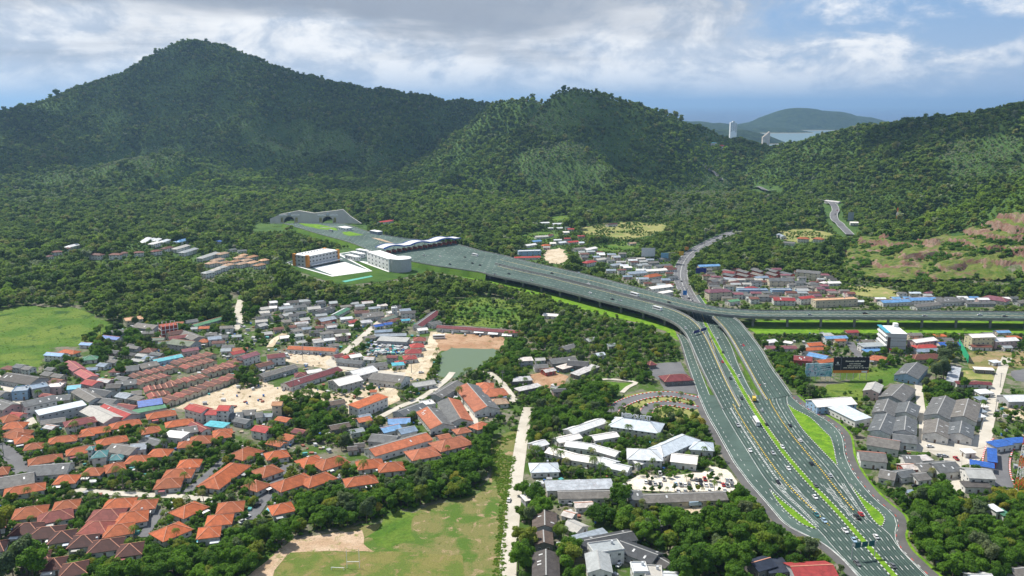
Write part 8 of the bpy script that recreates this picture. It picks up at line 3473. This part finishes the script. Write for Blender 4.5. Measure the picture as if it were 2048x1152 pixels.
for pl in PALE:
    k_ = inpoly(fpx, fpy, pl) & (RNG.random(n) < 0.42 + 0.5 * np.clip(ptn * 2.6 - 0.5, 0, 1))
    idx = np.where(k_, RNG.integers(8, 11, n), idx)
    scl = np.where(k_, np.minimum(scl, 0.62), scl)
for pl in FRESH_AND_LIT:
    k_ = inpoly(fpx, fpy, pl) & (RNG.random(n) < 0.15 + 0.65 * np.clip(ptn * 2.4 - 0.7, 0, 1))
    idx = np.where(k_, RNG.integers(11, 14, n), idx)
idx = np.where(RNG.random(n) < 0.10, RNG.integers(11, 14, n), idx)
idx = np.where(RNG.random(n) < 0.035, RNG.integers(8, 11, n), idx)
tag(scatter('forest', FP, RNG.random(n) * 6.28, scl, idx, FOREST), 'dense green forest covering the hills and the valley edge', 'forest', kind='stuff')
# ================================================================ LABELS
ORD = ['first', 'second', 'third', 'fourth', 'fifth', 'sixth', 'seventh', 'eighth', 'ninth', 'tenth', 'eleventh', 'twelfth']


def ordinal_labels(items, key, px, py, label, rowdir=None, maxrow=9):
    """items that read the same get a place in a row: left to right, rows from the front"""
    groups = {}
    for it in items:
        groups.setdefault(key(it), []).append(it)
    for k, g in groups.items():
        if len(g) == 1:
            label(g[0], '', k)
            continue
        if len(g) <= maxrow:
            g.sort(key=px)
            for i, it in enumerate(g):
                label(it, ('leftmost' if i == 0 else 'rightmost' if i == len(g) - 1 else ORD[i] + ' from left'), k)
            continue
        g.sort(key=lambda t: -(py(t) + (rowdir * px(t) if rowdir else 0)))
        nr = math.ceil(len(g) / 7)
        for r_ in range(nr):
            rowi = g[r_ * len(g) // nr:(r_ + 1) * len(g) // nr]
            rowi.sort(key=px)
            for i, it in enumerate(rowi):
                label(it, (ORD[i] + ' from left in ' + (ORD[r_] if r_ else 'front') + ' row'), k)


def setb(q, where, k):
    lab = q['desc'] + (', ' + where + ',' if where else '') + (' ' + q['area'] if q['area'] else '')
    q['label'] = ' '.join(lab.replace(' , ', ', ').split())


for q in BUILD:
    if q['full']:
        q['label'] = q['full']
ordinal_labels([q for q in BUILD if not q['full']], lambda q: (q['desc'], '' if 'terraced' in q['desc'] else q['area']), lambda q: q['px'], lambda q: q['py'], setb, -0.18)
for q in BUILD:
    if len(q['label'].replace(',', '').split()) > 16:
        q['label'] = q['label'].replace('very ', '').replace(' long building', ' row')
        print('LONG', q['label'])
    if 'terraced' in q['desc'] and not q['full']:
        q['label'] = q['label'].replace(' in the brown-roofed terraces', '').rstrip(',')
    tag(q['o'], q['label'].rstrip(','), q['cat'], (q['desc'].split(',')[0] + 's ' + q['area']).strip() if not q['full'] else None)
seen_ = {}
for q in BUILD:
    seen_.setdefault(q['o']['label'], []).append(q)


def setv(v, where, k):
    lab = f"{v[2]} {dict(car='car', pickup='pickup truck', bus='bus', truck='box truck')[v[1]]} {v[3]}" + (', ' + where if where else '')
    tag(v[0], lab, CATV[v[1]], v[4])


ordinal_labels(VEH, lambda v: (v[2], v[1], v[3]), lambda v: v[5], lambda v: v[6], setv)

# trees: named after what they stand by where a house is near, else after their grove
bx = np.array([[q['x'], q['y']] for q in BUILD])
br = np.array([max(q['L'], q['W']) / 2 for q in BUILD])
tl = {}
for it in TREE_OBJ:
    k, zi = it[1], it[5]
    kind = 'palm tree' if k >= 10 else {5: 'yellowish tree', 6: 'grey-green tree'}.get(k, 'leafy tree')
    tl.setdefault((kind, SHORT[ZONES[zi][5]]), []).append(it)
for (kind, zone), g in tl.items():
    cat = 'palm' if kind[0] == 'p' else 'tree'
    grp = f'{kind}s, {zone}'
    pxy = {id(t): PIX(t[2], t[3], 4) for t in g}
    if len(g) == 1:
        tag(g[0][0], f'the only large {kind} at the {zone}' if len(zone.split()) > 1 else f'the only large {kind} by the {zone}', cat, grp)
        continue
    g.sort(key=lambda t: -pxy[id(t)][1])
    nr = math.ceil(len(g) / 11)
    for r_ in range(nr):
        rowi = sorted(g[r_ * len(g) // nr:(r_ + 1) * len(g) // nr], key=lambda t: pxy[id(t)][0])
        for i, it in enumerate(rowi):
            pos_ = 'leftmost' if i == 0 else 'rightmost' if i == len(rowi) - 1 else ORD[i] + ' from left'
            rw = '' if nr == 1 else ' in front row' if r_ == 0 else ' in back row' if r_ == nr - 1 else f' in {ORD[r_]} row from front'
            tag(it[0], f'{kind}, {pos_}{rw}, {zone}', cat, grp)
# ---------------------------------------------------------------- clouds overhead that shade the big mountain and the right hill
def cloud_mat():
    m, nt, out = newmat('cloud_vapour')
    d = N(nt, 'ShaderNodeBsdfDiffuse', {'Color': (0.9, 0.9, 0.92, 1)})
    t = N(nt, 'ShaderNodeBsdfTransparent')
    lw = noise(nt, 0.0032, 5, 0.6, dist=0.5)
    mx = N(nt, 'ShaderNodeMixShader', {0: N(nt, 'ShaderNodeMath', {0: rampf(nt, lw, 0.42, 0.54), 1: 0.62}, operation='MULTIPLY').outputs[0]})
    nt.links.new(t.outputs[0], mx.inputs[1])
    nt.links.new(d.outputs[0], mx.inputs[2])
    nt.links.new(mx.outputs[0], out.inputs[0])
    return m


M_CLOUD = cloud_mat()


def cloud(gx_, gy_, gz_, rx, ry, seed, lab, alt=1500):
    """a cloud whose shadow falls round (gx, gy, gz)"""
    k = (alt - gz_) / SUNDIR.z
    c = Vector((gx_, gy_, gz_)) + SUNDIR * k
    bm = bmesh.new()
    bmesh.ops.create_icosphere(bm, subdivisions=4, radius=1.0)
    rng = np.random.default_rng(seed)
    off = rng.random(3) * 50
    for v in bm.verts:
        p = v.co.copy()
        n_ = float(vnoise(np.array([p.x * 2.2 + off[0]]), np.array([p.y * 2.2 + p.z + off[1]]), seed)[0]) - 0.5
        n2 = float(vnoise(np.array([p.x * 5.5 + off[2]]), np.array([p.y * 5.5 - p.z * 2]), seed + 1)[0]) - 0.5
        f = 1 + 0.75 * n_ + 0.3 * n2
        v.co = Vector((p.x * rx * f, p.y * ry * f, (p.z if p.z > 0 else p.z * 0.3) * 160 * f))
    me = bpy.data.meshes.new('cloud')
    bm.to_mesh(me)
    bm.free()
    me.materials.append(M_CLOUD)
    o = link(bpy.data.objects.new('cloud', me))
    o.location = c
    tag(o, lab, 'cloud', kind='stuff')


cloud(-1150, 2900, 300, 1000, 420, 5, 'broad grey cloud high above the big mountain')
cloud(-1750, 2350, 150, 620, 330, 6, 'cloud high above the left end of the big mountain')
cloud(-250, 2850, 200, 520, 200, 7, 'long cloud high above the saddle beside the big mountain')
cloud(1050, 1780, 150, 400, 170, 8, 'cloud high above the right-hand hill')
cloud(560, 2450, 120, 330, 140, 9, 'cloud high above the pass')
cloud(-1300, 1650, 30, 300, 120, 15, 'small cloud high above the lower left slopes')
cloud(-350, 2150, 120, 330, 130, 16, 'small cloud high above the valley beside the tunnels')
cloud(150, 2150, 180, 190, 80, 17, 'small cloud high above the middle hill')
# ---------------------------------------------------------------- the air
m, nt, out = newmat('haze_air')
pv = N(nt, 'ShaderNodeVolumePrincipled', {'Color': (0.40, 0.66, 1.0, 1), 'Density': HAZE, 'Anisotropy': 0.35})
nt.links.new(pv.outputs[0], out.inputs['Volume'])
mb = MB()
mb.box(-62000, 62000, -400, 92000, min(SEA_Z, float(TZ.min()), float(IZ.min())) - 2.0, 540)
hz = mb.build('haze', m)
tag(hz, 'thin blue haze over the whole valley', 'haze', kind='stuff')
